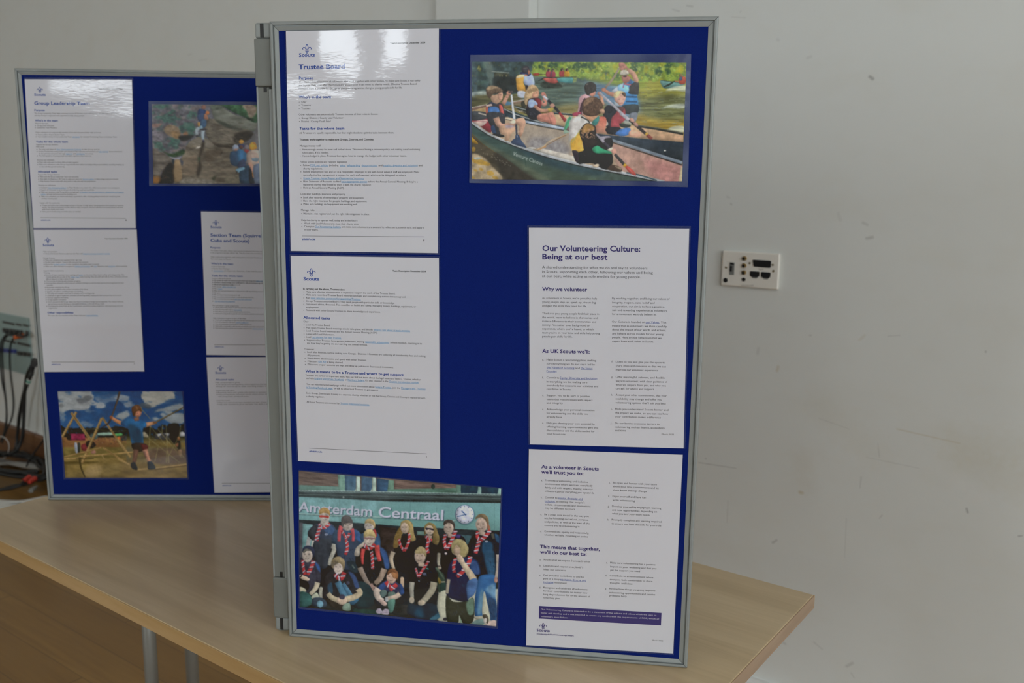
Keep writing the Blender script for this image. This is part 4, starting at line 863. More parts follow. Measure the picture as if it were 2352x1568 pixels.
        if nose: s.line(crop, [(cx + look * rx * .5, cy - ry * .05), (cx + look * rx * .62, cy + ry * .25)], rx * .14, sh, .8, sm=False)
        if smile: s.limb(crop, [(cx + (-.34 + look * .3) * rx, cy + ry * .46), (cx + look * .3 * rx, cy + ry * .56), (cx + (.34 + look * .3) * rx, cy + ry * .45)], ry * .10, ry * .10, dk, .9)
        else: s.line(crop, [(cx + (-.25 + look * .3) * rx, cy + ry * .52), (cx + (.28 + look * .3) * rx, cy + ry * .52)], ry * .08, dk, .8, sm=False)
    def strands(s, crop, cx, cy, rx, ry, cols, n=40, sweep=25, w=9):
        for i in range(n):
            a = s.rs.rand() * 6.28; q = s.rs.rand() ** .5; x, y = cx + rx * q * math.cos(a), cy + ry * q * math.sin(a); L = s.rs.uniform(.15, .4) * max(rx, ry); d = math.radians(sweep + s.rs.uniform(-25, 25)) + (x - cx) / (rx + 1e-6) * .7
            s.limb(crop, [(x, y), (x + L * .5 * math.sin(d * .6), y + L * .5 * math.cos(d * .6)), (x + L * math.sin(d), y + L * math.cos(d))], w, w * .3, cols[s.rs.randint(len(cols))], .45)
    def result(s, gain, haze=0.0, blur=1):
        c = s.c.copy()
        for ch in range(3): c[..., ch] = s.soft(c[..., ch], blur)
        lum = c.mean(2, keepdims=True); c = lum + (c - lum) * .92
        c = c * (1 + .04 * (s.noise(2, 2, 2, 911) - .5) * 2)[..., None] * (1 + .05 * (s.noise(60, 60, 2, 912) - .5) * 2)[..., None]
        c = c.reshape(s.Hh, s.ss, s.W, s.ss, 3).mean((1, 3)) / 255
        l = np.where(c <= .04045, c / 12.92, ((np.clip(c, 0, 1) + .055) / 1.055) ** 2.4)
        return np.clip((l - haze) * gain * (np.clip(l, .001, 1) / .3) ** .06, .003, .9)

def photo(label, board, quad, pouch, painter, seed, disp, film, gain, haze, ss=2):
    e, O, D, N = board
    pn = Paint(quad, seed, ss); painter(pn)
    sh = Sheet(O, D, N, quad, disp); c = sh.surf(.5, .5)
    root = empty('laminated_photo', c, label, 'photograph', 'laminated photos pinned to the boards', math.atan2(D[1], D[0]))
    sh.build(root, nx=pn.W, ny=pn.Hh, film=film, pouch=pouch, colors=pn.result(gain, haze), partname='photo_print')
    return root
def paint_canoe(P):
    z = 'z'; W = [(60, 140), (2060, 140), (2060, 1270), (60, 1270)]
    n1 = P.noise(26, 9, 4, 11); n2 = P.noise(9, 9, 3, 12); n3 = P.noise(40, 4, 3, 13); n4 = P.noise(16, 16, 4, 14)
    # water
    P.poly(z, W, (112, 112, 66), False, tex=n3, amp=.35)
    P.poly(z, [(620, 300), (1400, 300), (1420, 700), (1000, 760), (600, 620)], (92, 112, 120), blur=14, tex=n3, amp=.3)
    P.poly(z, [(1180, 340), (1450, 360), (1640, 560), (1640, 700), (1250, 640)], (96, 122, 146), blur=14, tex=n3, amp=.3)
    P.poly(z, [(640, 330), (1100, 330), (1000, 560), (700, 600)], (84, 100, 92), blur=14, tex=n3, amp=.35)
    P.poly(z, [(900, 560), (1300, 540), (1250, 680), (850, 640)], (128, 118, 76), blur=12, tex=n3, amp=.3)
    P.poly(z, [(1560, 640), (2030, 600), (2030, 840), (1620, 770)], (150, 128, 58), blur=14, tex=n3, amp=.3)
    P.poly(z, [(1640, 330), (2030, 330), (2030, 480), (1660, 520)], (140, 138, 62), blur=16, tex=n3, amp=.25)
    P.poly(z, [(1650, 500), (2030, 470), (2030, 680), (1660, 660)], (104, 108, 72), blur=12, tex=n3, amp=.45)
    for i in range(150):
        x, y = P.rs.uniform(1600, 1980), P.rs.uniform(380, 760); l = P.rs.uniform(14, 50)
        P.line(z, [(x, y), (x + l, y + P.rs.uniform(-3, 3))], P.rs.uniform(2, 5), [(70, 82, 58), (150, 156, 120), (130, 122, 62), (118, 132, 132)][P.rs.randint(4)], .55, sm=False)
    for i in range(110):
        x, y = P.rs.uniform(700, 1300), P.rs.uniform(330, 620); l = P.rs.uniform(14, 46)
        P.line(z, [(x, y), (x + l, y + P.rs.uniform(-3, 3))], P.rs.uniform(2, 4), [(66, 82, 80), (124, 142, 152), (110, 104, 70)][P.rs.randint(3)], .5, sm=False)
    # bank and foliage
    P.poly(z, [(600, 150), (2060, 150), (2060, 350), (1800, 345), (1600, 340), (1400, 325), (1150, 300), (980, 270), (640, 300)], (122, 142, 62), blur=4, tex=n2, amp=.4, rag=n2)
    P.poly(z, [(1150, 290), (1400, 320), (1640, 345), (1640, 400), (1420, 380), (1150, 330)], (128, 142, 58), blur=8, tex=n3, amp=.2, a=.9)
    for i in range(190):
        x, y = P.rs.uniform(640, 2040), P.rs.uniform(160, 330)
        if x < 1000 and y > 240: continue
        c = [(92, 122, 62), (150, 150, 52), (76, 106, 66), (146, 160, 82), (70, 96, 62), (160, 152, 48)][P.rs.randint(6)]
        P.ell(z, x, y, P.rs.uniform(8, 32), P.rs.uniform(8, 26), c, P.rs.uniform(0, 180), .55, blur=1)
    P.poly(z, [(640, 245), (1000, 235), (1250, 300), (1100, 310), (760, 300)], (128, 150, 72), blur=4, tex=n2, amp=.25)
    for x, y, rx, ry in ((1072, 215, 64, 46), (735, 205, 26, 32), (835, 205, 40, 30), (1180, 205, 30, 30), (1560, 210, 36, 40), (1860, 215, 26, 60), (1780, 250, 30, 40), (1400, 290, 26, 18)):
        for _ in range(26):
            a_, q_ = P.rs.rand() * 6.28, P.rs.rand() ** .6
            P.ell(z, x + rx * q_ * math.cos(a_), y + ry * q_ * math.sin(a_), P.rs.uniform(.12, .3) * rx + 4, P.rs.uniform(.12, .3) * ry + 4, [(62, 86, 62), (52, 76, 58), (78, 104, 68)][P.rs.randint(3)], P.rs.uniform(0, 180), .6, blur=1)
    for i in range(420):
        x, y = P.rs.uniform(640, 2040), P.rs.uniform(165, 325)
        if y > 240 and x < 1000: continue
        P.ell(z, x, y, P.rs.uniform(2, 9), P.rs.uniform(2, 7), [(150, 164, 84), (84, 112, 60), (164, 160, 60), (108, 136, 70), (176, 186, 120)][P.rs.randint(5)], P.rs.uniform(0, 180), .6)
    # left trees and hut
    P.poly(z, [(60, 140), (615, 140), (632, 230), (600, 330), (640, 400), (500, 450), (60, 490)], (58, 74, 76), blur=6, tex=n4, amp=.55, rag=n4)
    for i in range(90):
        x, y = P.rs.uniform(95, 600), P.rs.uniform(165, 430)
        P.ell(z, x, y, P.rs.uniform(8, 30), P.rs.uniform(8, 24), [(78, 102, 104), (48, 60, 58), (72, 96, 84), (40, 48, 46)][P.rs.randint(4)], P.rs.uniform(0, 180), .4, blur=2)
    P.poly(z, [(200, 165), (270, 165), (300, 330), (280, 420), (240, 300)], (112, 124, 116), blur=5, a=.5)
    P.poly(z, [(275, 248), (437, 262), (440, 272), (275, 258)], (122, 130, 124), False)
    P.poly(z, [(300, 262), (436, 274), (436, 330), (300, 330)], (66, 68, 56), False, tex=n4, amp=.4); P.poly(z, [(300, 300), (500, 310), (540, 430), (320, 440)], (46, 52, 52), blur=4, tex=n4, amp=.4)
    for x in (352, 372, 410): P.line(z, [(x, 280), (x, 300)], 12, (104, 104, 74), .8, sm=False)
    P.poly(z, [(95, 440), (230, 428), (300, 470), (240, 485), (95, 488)], (128, 138, 132), blur=2, tex=n2, amp=.4)
    P.poly(z, [(60, 480), (520, 470), (520, 560), (380, 600), (60, 620)], (92, 90, 64), blur=3, tex=n3, amp=.4)
    P.poly(z, [(60, 505), (300, 500), (300, 560), (60, 580)], (84, 84, 60), blur=3, tex=n3, amp=.4)
    # far rafted canoes and their crew
    P.poly(z, [(735, 350), (790, 340), (880, 350), (915, 392), (860, 402), (760, 402), (715, 380)], (50, 58, 52), blur=1, tex=n2, amp=.5)
    P.poly(z, [(748, 310), (868, 314), (874, 350), (840, 360), (770, 346)], (168, 92, 84), col2=(140, 66, 62)); P.line(z, [(752, 309), (870, 313)], 5, (60, 50, 50))
    P.poly(z, [(876, 314), (1002, 306), (1008, 350), (985, 358), (885, 345)], (88, 150, 148), col2=(62, 112, 116)); P.line(z, [(750, 306), (1045, 304)], 5, (48, 50, 46), sm=False)
    P.poly(z, [(654, 272), (700, 268), (712, 278), (700, 290), (660, 290)], (150, 62, 54)); P.line(z, [(705, 279), (770, 278)], 5, (70, 52, 46), sm=False); P.poly(z, [(700, 335), (750, 308), (742, 322), (706, 338)], (40, 44, 42))
    for x, y, c in ((795, 275, (142, 62, 74)), (832, 277, (134, 60, 74)), (915, 272, (152, 66, 68)), (960, 272, (182, 138, 50))):
        P.poly(z, [(x - 22, y - 22), (x + 16, y - 22), (x + 22, y + 24), (x - 24, y + 24)], c); P.ell(z, x - 2, y - 34, 13, 14, (62, 56, 52)); P.ell(z, x + 4, y - 28, 6, 8, (150, 112, 94))
    P.line(z, [(820, 255), (812, 300)], 8, (60, 70, 90), .8, sm=False)
    # far canoe at right edge
    P.poly(z, [(1795, 335), (1900, 348), (1990, 362), (2010, 372), (1900, 400), (1830, 405), (1800, 370)], (104, 144, 142), col2=(84, 118, 112)); P.line(z, [(1795, 333), (1900, 346), (2000, 360)], 5, (60, 74, 76))
    P.poly(z, [(1820, 390), (1900, 345), (1925, 338), (1870, 380)], (52, 60, 54)); P.poly(z, [(1958, 308), (2012, 302), (2012, 360), (1962, 362)], (156, 74, 58)); P.ell(z, 1976, 292, 17, 17, (110, 92, 66)); P.ell(z, 1973, 318, 13, 18, (72, 84, 112)); P.line(z, [(1960, 345), (1920, 340)], 9, (160, 108, 82))
    for pl in ([(1840, 425), (1900, 392), (1990, 380), (2020, 390), (2010, 432), (1930, 424)], [(1816, 575), (1900, 548), (2005, 545), (2000, 582), (1900, 580)], [(1870, 760), (1930, 742), (2000, 745), (1990, 800), (1850, 802)]):
        P.poly(z, pl, (176, 184, 176), a=.75, blur=2, tex=n3, amp=.3)
    # ---- far canoe: wood rail at the left, hull, inside
    P.poly(z, [(95, 590), (230, 560), (250, 575), (250, 640), (95, 660)], (150, 128, 92), False); P.limb(z, [(90, 592), (235, 556)], 26, 22, (112, 90, 80)); P.line(z, [(90, 578), (235, 548)], 7, (182, 172, 160), sm=False)
    P.poly(z, [(380, 560), (600, 500), (600, 560), (400, 590)], (106, 98, 80)); P.limb(z, [(400, 545), (600, 512)], 26, 30, (124, 104, 88)); P.line(z, [(400, 538), (600, 500)], 7, (180, 178, 172), sm=False); P.ell(z, 420, 540, 34, 18, (76, 112, 138))
    P.poly(z, [(380, 570), (620, 560), (860, 620), (1100, 640), (1100, 700), (600, 640)], (120, 108, 66), blur=2, tex=n3, amp=.4)
    P.poly(z, [(380, 580), (700, 690), (980, 760), (980, 800), (600, 760), (400, 690)], (44, 58, 68), False)
    P.poly(z, [(480, 560), (620, 590), (640, 640), (560, 620)], (52, 58, 54)); P.line(z, [(480, 568), (600, 600)], 7, (160, 168, 168)); P.line(z, [(500, 600), (610, 625)], 6, (150, 140, 118)); P.line(z, [(520, 612), (560, 606)], 6, (170, 162, 150))
    P.poly(z, [(690, 690), (850, 630), (1100, 652), (1100, 770), (980, 760)], (172, 148, 118), False)
    P.line(z, [(840, 628), (1000, 642), (1130, 660)], 13, (46, 56, 64)); P.line(z, [(840, 620), (1000, 634), (1100, 645)], 5, (138, 150, 158))
    P.line(z, [(390, 588), (500, 640), (700, 700), (960, 770)], 8, (178, 180, 178)); P.line(z, [(400, 606), (520, 660), (700, 714), (960, 782)], 6, (36, 42, 44))
    # inside of the far canoe to the right and its dark hull
    P.poly(z, [(1240, 700), (1600, 740), (1995, 815), (1995, 890), (1230, 806)], (178, 150, 118), False, col2=(168, 136, 112))
    P.line(z, [(1580, 742), (1760, 770), (1995, 815)], 16, (52, 56, 56)); P.line(z, [(1560, 732), (1760, 758), (1995, 802)], 7, (118, 118, 100))
    P.poly(z, [(1220, 808), (1600, 850), (2000, 886), (1992, 1060), (1640, 970), (1220, 840)], (46, 58, 72), False, col2=(48, 54, 58)); P.line(z, [(1220, 806), (1600, 848), (2000, 884)], 6, (168, 140, 110))
    P.ell(z, 1832, 962, 11, 6, (196, 196, 192)); P.line(z, [(1833, 970), (1835, 1003)], 8, (30, 34, 40), sm=False)
    # ---- near canoe: inside
    P.poly(z, [(130, 690), (420, 660), (600, 705), (960, 775), (1380, 880), (1985, 1085), (1985, 1240), (1800, 1240), (1400, 1150), (1000, 1060), (600, 945), (300, 830), (95, 705)], (168, 148, 126), False)
    P.poly(z, [(570, 740), (960, 790), (1000, 900), (900, 1000), (700, 960), (560, 900)], (150, 138, 126), blur=14, tex=n2, amp=.12)
    P.poly(z, [(640, 850), (860, 860), (1000, 960), (900, 1010), (620, 940)], (134, 130, 132), blur=12, tex=n2, amp=.25)
    P.poly(z, [(1400, 900), (1985, 1100), (1985, 1240), (1700, 1215), (1450, 1150), (1380, 1000)], (168, 134, 122), blur=6); P.poly(z, [(1650, 1040), (1985, 1110), (1985, 1240), (1760, 1230)], (166, 120, 116), blur=14); P.poly(z, [(1975, 1110), (1990, 1110), (1985, 1245), (1952, 1240)], (178, 164, 134), False)
    P.poly(z, [(95, 690), (240, 670), (262, 690), (270, 800), (180, 750)], (128, 52, 62)); P.poly(z, [(110, 705), (215, 685), (240, 700), (180, 745)], (182, 168, 160), a=.9); P.line(z, [(95, 690), (250, 672)], 5, (150, 70, 88)); P.line(z, [(100, 700), (260, 700)], 4, (160, 90, 100)); P.poly(z, [(95, 610), (240, 625), (250, 670), (95, 690)], (62, 66, 72)); P.line(z, [(155, 625), (230, 645)], 13, (176, 168, 156), sm=False)
    # gunwales
    P.limb(z, [(580, 702), (760, 735), (960, 772)], 20, 24, (160, 172, 190)); P.limb(z, [(590, 718), (760, 752), (960, 786)], 7, 7, (44, 48, 48))
    P.limb(z, [(1340, 862), (1600, 945), (1985, 1072)], 24, 28, (122, 134, 148)); P.limb(z, [(1360, 888), (1600, 966), (1985, 1092)], 8, 11, (58, 50, 46))
    P.line(z, [(1380, 866), (1600, 938), (1985, 1060)], 5, (150, 160, 174))
    # thwart and rope
    P.poly(z, [(690, 950), (740, 945), (1010, 1010), (1030, 1055), (960, 1058), (760, 1000)], (176, 170, 162)); P.poly(z, [(600, 935), (660, 932), (690, 960), (640, 962)], (186, 182, 176))
    P.limb(z, [(960, 812), (900, 838), (800, 880), (740, 930), (650, 962)], 9, 16, (192, 170, 142)); P.limb(z, [(950, 824), (890, 850), (800, 900), (750, 930)], 6, 4, (150, 108, 70)); P.limb(z, [(770, 925), (690, 960)], 9, 5, (186, 136, 84))
    # hull
    P.poly(z, [(85, 705), (200, 775), (300, 835), (600, 950), (1000, 1068), (1500, 1172), (1820, 1245), (680, 1245), (450, 1065), (200, 905), (85, 795)], (52, 74, 76), False, col2=(70, 84, 72), tex=n1, amp=.22)
    P.poly(z, [(450, 905), (700, 985), (1000, 1080), (1300, 1140), (1300, 1200), (900, 1130), (600, 1010)], (42, 66, 80), blur=10, a=.7); P.poly(z, [(100, 810), (300, 930), (600, 1100), (820, 1235), (690, 1245), (450, 1065), (200, 905)], (88, 96, 80), blur=7, a=.75, tex=n1, amp=.2)
    P.poly(z, [(1320, 1150), (1500, 1178), (1820, 1245), (1250, 1245)], (68, 82, 78), blur=4, a=.8); P.line(z, [(575, 1020), (590, 1110)], 6, (48, 72, 66), .6)
    # water and leaves, bottom left
    P.poly(z, [(80, 795), (200, 905), (450, 1065), (690, 1250), (80, 1250)], (72, 66, 54), False, tex=n1, amp=.3); P.poly(z, [(300, 980), (460, 1080), (700, 1250), (420, 1250)], (56, 52, 46), blur=8)
    P.poly(z, [(85, 835), (140, 880), (150, 905), (85, 880)], (158, 124, 46)); P.poly(z, [(85, 1000), (200, 1020), (280, 1100), (370, 1225), (85, 1225)], (158, 142, 116), blur=3, tex=n4, amp=.35)
    for x, y, a_, b_ in ((160, 1060, 75, 26), (110, 950, 20, 22), (130, 1140, 18, 10), (265, 1165, 34, 22), (180, 1130, 20, 12), (110, 1205, 18, 8), (310, 1205, 30, 14), (230, 1080, 34, 18)): P.ell(z, x, y, a_, b_, (164, 130, 56), 15, .85, blur=1, tex=n4, amp=.3)
    P.poly(z, [(110, 1030), (160, 1020), (180, 1036), (140, 1045)], (160, 164, 156)); 
    for i in range(26):
        t = P.rs.rand(); P.ell(z, 190 + t * 260 + P.rs.uniform(-12, 12), 965 + t * 140 + P.rs.uniform(-14, 14), 5, 2.5, (140, 134, 120), 25, .8)
    P.limb(z, [(85, 812), (140, 860), (200, 905), (320, 985)], 5, 4, (128, 104, 52), .7)
    # near gunwale
    P.limb(z, [(92, 712), (200, 782), (300, 838), (600, 952), (1000, 1068), (1500, 1170), (1830, 1245)], 20, 24, (156, 160, 166)); P.limb(z, [(92, 724), (200, 796), (300, 850), (600, 966), (1000, 1083), (1500, 1187), (1800, 1250)], 7, 8, (34, 38, 38)); P.limb(z, [(1490, 1160), (1600, 1180), (1760, 1230)], 12, 10, (58, 84, 96)); P.limb(z, [(300, 830), (600, 944), (1000, 1058), (1480, 1158)], 6, 6, (186, 188, 190))
    P.lettering('r', 'Venture Canoes', (985, 868), (1600, 1085), 118, (176, 184, 180), 0)
    # ---- man standing at the back in the yellow vest
    P.poly('p', [(1200, 420), (1340, 420), (1420, 520), (1440, 690), (1300, 720), (1210, 600)], (150, 164, 196)); P.poly('p', [(1060, 520), (1120, 470), (1220, 480), (1215, 640), (1270, 740), (1265, 815), (1095, 800), (1062, 640)], (190, 148, 70), col2=(176, 130, 60)); P.poly('p', [(1062, 520), (1130, 470), (1220, 478), (1215, 520), (1080, 545)], (188, 176, 150), a=.8)
    P.poly('p', [(1140, 440), (1200, 400), (1340, 420), (1370, 470), (1300, 500), (1240, 460), (1150, 462)], (44, 50, 84)); P.ell('p', 1265, 480, 34, 20, (178, 122, 96)); P.poly('p', [(1190, 340), (1220, 300), (1280, 288), (1330, 320), (1340, 400), (1320, 430), (1210, 430), (1185, 380)], (56, 54, 62)); P.line('p', [(1210, 345), (1300, 330)], 18, (92, 86, 82), .8); P.ell('p', 1325, 420, 22, 50, (150, 100, 80))
    P.poly('p', [(1100, 810), (1250, 820), (1230, 940), (1100, 930)], (172, 178, 192)); P.poly('p', [(1170, 1030), (1270, 1030), (1260, 1140), (1180, 1140)], (52, 52, 44)); P.poly('p', [(1255, 690), (1310, 700), (1290, 800), (1265, 800)], (52, 44, 48))
    # ---- boy at the left
    P.limb('p', [(790, 1080), (850, 960), (900, 880)], 90, 60, (172, 130, 112)); P.ell('p', 905, 850, 50, 48, (166, 122, 104)); P.line('p', [(900, 835), (990, 820)], 34, (80, 72, 76)); P.line('p', [(850, 930), (880, 950)], 14, (90, 70, 66), .7)
    P.poly('p', [(460, 1080), (560, 1020), (700, 1040), (800, 1140), (830, 1440), (780, 1538), (540, 1538), (440, 1320), (425, 1180)], (58, 56, 62)); P.poly('p', [(700, 1090), (770, 1120), (810, 1300), (760, 1340), (730, 1230)], (170, 84, 78)); P.poly('p', [(425, 1130), (470, 1110), (460, 1320), (430, 1290)], (160, 88, 76)); P.poly('p', [(490, 1150), (620, 1130), (700, 1180), (710, 1330), (600, 1350), (500, 1320), (470, 1240)], (66, 104, 158)); P.line('p', [(430, 1120), (560, 1090)], 44, (178, 156, 148)); P.line('p', [(500, 1050), (640, 1070)], 40, (54, 62, 84), .8)
    P.poly('p', [(530, 920), (640, 880), (740, 860), (760, 940), (740, 1010), (660, 1070), (560, 1030)], (176, 142, 120)); P.poly('p', [(690, 830), (770, 830), (780, 930), (750, 1000), (680, 960)], (178, 138, 118)); P.line('p', [(720, 890), (755, 885)], 14, (100, 72, 66), .8)
    P.poly('p', [(430, 760), (480, 710), (580, 695), (700, 730), (780, 790), (770, 830), (680, 850), (580, 870), (530, 930), (500, 960), (445, 880)], (94, 78, 66)); P.poly('p', [(440, 760), (500, 705), (600, 700), (690, 740), (600, 760), (480, 790)], (160, 138, 112), blur=2)
    # his arm, legs and paddle
    P.poly('r', [(440, 0), (780, 0), (830, 160), (720, 240), (700, 300), (730, 440), (600, 450), (540, 280)], (56, 58, 64)); P.poly('r', [(530, 280), (600, 260), (640, 420), (560, 400)], (52, 72, 104))
    P.limb('r', [(640, 90), (700, 230), (800, 270), (960, 230), (1060, 190)], 130, 80, (176, 138, 120)); P.poly('r', [(700, 330), (800, 260), (980, 250), (1060, 330), (960, 430), (900, 560), (820, 560), (840, 450), (760, 440)], (180, 146, 122)); P.poly('r', [(1050, 130), (1200, 90), (1255, 160), (1250, 250), (1180, 460), (1110, 470), (1120, 260), (1040, 220)], (184, 146, 124)); P.poly('r', [(920, 190), (1010, 140), (1050, 170), (1030, 220), (960, 220)], (196, 184, 168)); P.poly('r', [(840, 250), (980, 250), (1010, 290), (860, 310)], (150, 138, 158), blur=2, a=.8); P.poly('r', [(560, 430), (720, 430), (820, 470), (740, 500)], (40, 42, 44))
    P.limb('p', [(960, 880), (990, 1150), (1020, 1390)], 40, 46, (186, 192, 206)); P.line('r', [(1015, 0), (1022, 120)], 46, (178, 186, 200), sm=False); P.line('r', [(1060, 230), (1075, 470)], 40, (60, 64, 78), sm=False); P.poly('r', [(1050, 450), (1110, 450), (1170, 560), (1280, 710), (1200, 700), (960, 620), (1000, 540), (1040, 520)], (58, 72, 98)); P.line('r', [(1080, 450), (1085, 500)], 16, (140, 150, 168))
    P.limb('r', [(830, 105), (1000, 140)], 30, 28, (178, 168, 150)); P.limb('r', [(840, 125), (960, 150)], 10, 10, (50, 44, 40))
    # ---- girl
    P.poly('p', [(1290, 760), (1340, 690), (1430, 680), (1510, 740), (1540, 840), (1500, 940), (1380, 960), (1330, 1000), (1280, 1100), (1235, 1040), (1235, 900)], (178, 152, 118)); P.poly('p', [(1300, 800), (1400, 740), (1500, 760), (1520, 830), (1400, 820), (1330, 870)], (128, 104, 78), blur=2, a=.7); P.poly('p', [(1430, 830), (1520, 800), (1540, 880), (1500, 950), (1420, 960), (1390, 900)], (180, 134, 112)); P.line('p', [(1475, 850), (1510, 848)], 12, (110, 76, 66), .8)
    P.limb('p', [(1580, 1020), (1660, 1080), (1650, 900), (1610, 850)], 100, 70, (174, 122, 108))
    P.poly('p', [(1320, 980), (1430, 950), (1560, 960), (1590, 1080), (1560, 1240), (1600, 1290), (1480, 1400), (1340, 1360), (1270, 1240), (1290, 1080)], (60, 48, 56)); P.poly('p', [(1450, 970), (1540, 960), (1590, 1060), (1560, 1180), (1490, 1090)], (118, 52, 56)); P.poly('p', [(1320, 1010), (1400, 980), (1490, 1040), (1500, 1100), (1360, 1160), (1310, 1110)], (146, 164, 196)); P.poly('p', [(1290, 1170), (1500, 1160), (1560, 1260), (1480, 1400), (1340, 1380), (1290, 1280)], (42, 42, 50))
    P.limb('p', [(1440, 1110), (1560, 1200), (1680, 1210), (1760, 1180)], 70, 56, (176, 132, 112)); P.poly('p', [(1490, 1360), (1540, 1290), (1700, 1260), (1840, 1250), (1860, 1400), (1880, 1500), (1780, 1480), (1640, 1440), (1560, 1430)], (182, 128, 112)); P.line('p', [(1760, 1340), (1740, 1440)], 22, (130, 86, 80), .6); P.poly('r', [(1500, 100), (1640, 40), (1860, 60), (1890, 230), (1780, 220), (1620, 150)], (178, 120, 106)); P.line('r', [(1750, 80), (1800, 220)], 14, (126, 84, 80), .6)
    P.limb('p', [(1590, 870), (1720, 990)], 46, 50, (184, 186, 198)); P.limb('p', [(1720, 990), (1960, 1250)], 52, 52, (46, 46, 56)); P.limb('p', [(1960, 1250), (2090, 1430)], 44, 70, (150, 58, 60)); P.ell('p', 1815, 1110, 56, 46, (178, 136, 120)); P.ell('p', 1620, 870, 42, 40, (178, 120, 108)); P.poly('p', [(1720, 1170), (1830, 1150), (1830, 1210), (1760, 1240)], (176, 150, 70), a=.8)
    # ---- man with raised paddle
    P.poly('q', [(800, 720), (930, 640), (1100, 600), (1240, 620), (1245, 800), (1220, 900), (1225, 1110), (1000, 1120), (880, 1100), (820, 900)], (62, 120, 170)); P.poly('q', [(1080, 680), (1240, 620), (1245, 860), (1200, 880), (1040, 850)], (62, 60, 62)); P.poly('q', [(700, 800), (860, 680), (940, 650), (880, 760), (800, 830), (740, 850)], (164, 170, 182)); P.poly('q', [(830, 700), (1000, 690), (1050, 760), (1020, 830), (840, 810)], (120, 168, 202), a=.9)
    for yy in (930, 1030): P.line('q', [(980, yy - 6), (1220, yy)], 34, (44, 76, 112), sm=False)
    P.poly('q', [(920, 1110), (1225, 1090), (1230, 1260), (1060, 1290), (940, 1240)], (58, 64, 66)); P.poly('q', [(1060, 1280), (1225, 1260), (1190, 1430), (1100, 1440)], (116, 122, 134)); P.limb('q', [(820, 900), (650, 860), (540, 790)], 100, 64, (170, 122, 104)); P.line('q', [(940, 660), (1090, 680)], 30, (166, 92, 108)); P.line('q', [(940, 690), (930, 740)], 24, (140, 90, 110))
    P.limb('q', [(1180, 620), (1190, 560), (1120, 430), (1000, 370)], 110, 90, (178, 136, 116)); P.poly('q', [(880, 380), (960, 360), (1020, 330), (960, 240), (900, 215), (840, 240), (850, 320)], (172, 122, 106))
    P.poly('q', [(900, 500), (1000, 480), (1080, 540), (1060, 600), (980, 650), (930, 620), (905, 560)], (160, 108, 98)); P.poly('q', [(860, 470), (890, 390), (960, 370), (1030, 400), (1040, 460), (940, 470)], (178, 170, 158)); P.line('q', [(865, 478), (960, 480), (1030, 465)], 20, (96, 88, 76), .8); P.poly('q', [(930, 500), (1000, 490), (990, 520), (940, 520)], (64, 52, 52)); P.poly('q', [(1080, 560), (1120, 590), (1090, 660), (1040, 650)], (72, 96, 140))
    P.limb('q', [(850, 330), (700, 580), (560, 740)], 34, 46, (150, 134, 118)); P.ell('q', 530, 780, 50, 40, (172, 118, 98)); P.ell('q', 900, 270, 56, 54, (168, 118, 104)); P.line('q', [(860, 300), (940, 280)], 10, (120, 80, 72), .6)
    # ---- boy with dark hair behind, in pink vest
    P.poly('q', [(20, 960), (110, 880), (200, 890), (300, 1000), (320, 1200), (240, 1330), (0, 1310), (0, 1150)], (176, 140, 146)); P.limb('q', [(150, 960), (80, 1100), (40, 1300)], 46, 60, (70, 50, 58)); P.poly('q', [(0, 1240), (60, 1250), (50, 1310), (0, 1310)], (150, 60, 84))
    P.poly('q', [(210, 860), (330, 790), (360, 830), (340, 900), (280, 920)], (182, 128, 110)); P.poly('q', [(130, 720), (170, 650), (260, 620), (350, 660), (375, 740), (340, 820), (260, 860), (200, 900), (150, 830)], (58, 54, 52)); P.line('q', [(170, 680), (210, 660)], 24, (130, 120, 112), .7); P.line('q', [(350, 780), (376, 820)], 16, (40, 36, 38)); P.limb('q', [(500, 1100), (480, 960), (450, 880)], 90, 60, (178, 136, 112)); P.ell('q', 445, 860, 46, 40, (168, 108, 94))
    # ---- boy in red vest
    P.poly('q', [(560, 1140), (640, 1100), (780, 1160), (800, 1260), (700, 1360), (680, 1538), (570, 1538), (520, 1280)], (44, 44, 52)); P.poly('q', [(680, 1380), (780, 1260), (860, 1140), (960, 1160), (970, 1340), (880, 1440), (860, 1538), (660, 1538)], (152, 72, 78)); P.poly('s', [(680, 160), (760, 60), (960, 60), (960, 150), (860, 230), (850, 300), (660, 290)], (150, 68, 76)); P.poly('s', [(520, 0), (700, 0), (680, 160), (660, 300), (590, 300), (570, 120)], (44, 44, 52)); P.poly('q', [(800, 1100), (860, 1130), (960, 1140), (900, 1240), (820, 1220)], (70, 62, 60), a=.7)
    P.poly('q', [(745, 960), (800, 880), (960, 870), (980, 960), (930, 1080), (860, 1110), (790, 1050)], (186, 144, 130)); P.line('q', [(830, 980), (870, 975)], 14, (120, 82, 80), .8); P.line('q', [(920, 980), (950, 970)], 12, (120, 82, 80), .8); P.line('q', [(870, 1060), (920, 1050)], 14, (140, 88, 84), .9); P.poly('q', [(730, 920), (760, 830), (860, 800), (960, 830), (985, 900), (940, 900), (900, 860), (820, 930), (770, 960)], (186, 168, 130)); P.poly('q', [(900, 850), (970, 840), (980, 920), (940, 910)], (80, 62, 52)); P.poly('q', [(740, 1040), (800, 1050), (850, 1110), (780, 1120)], (150, 160, 172))
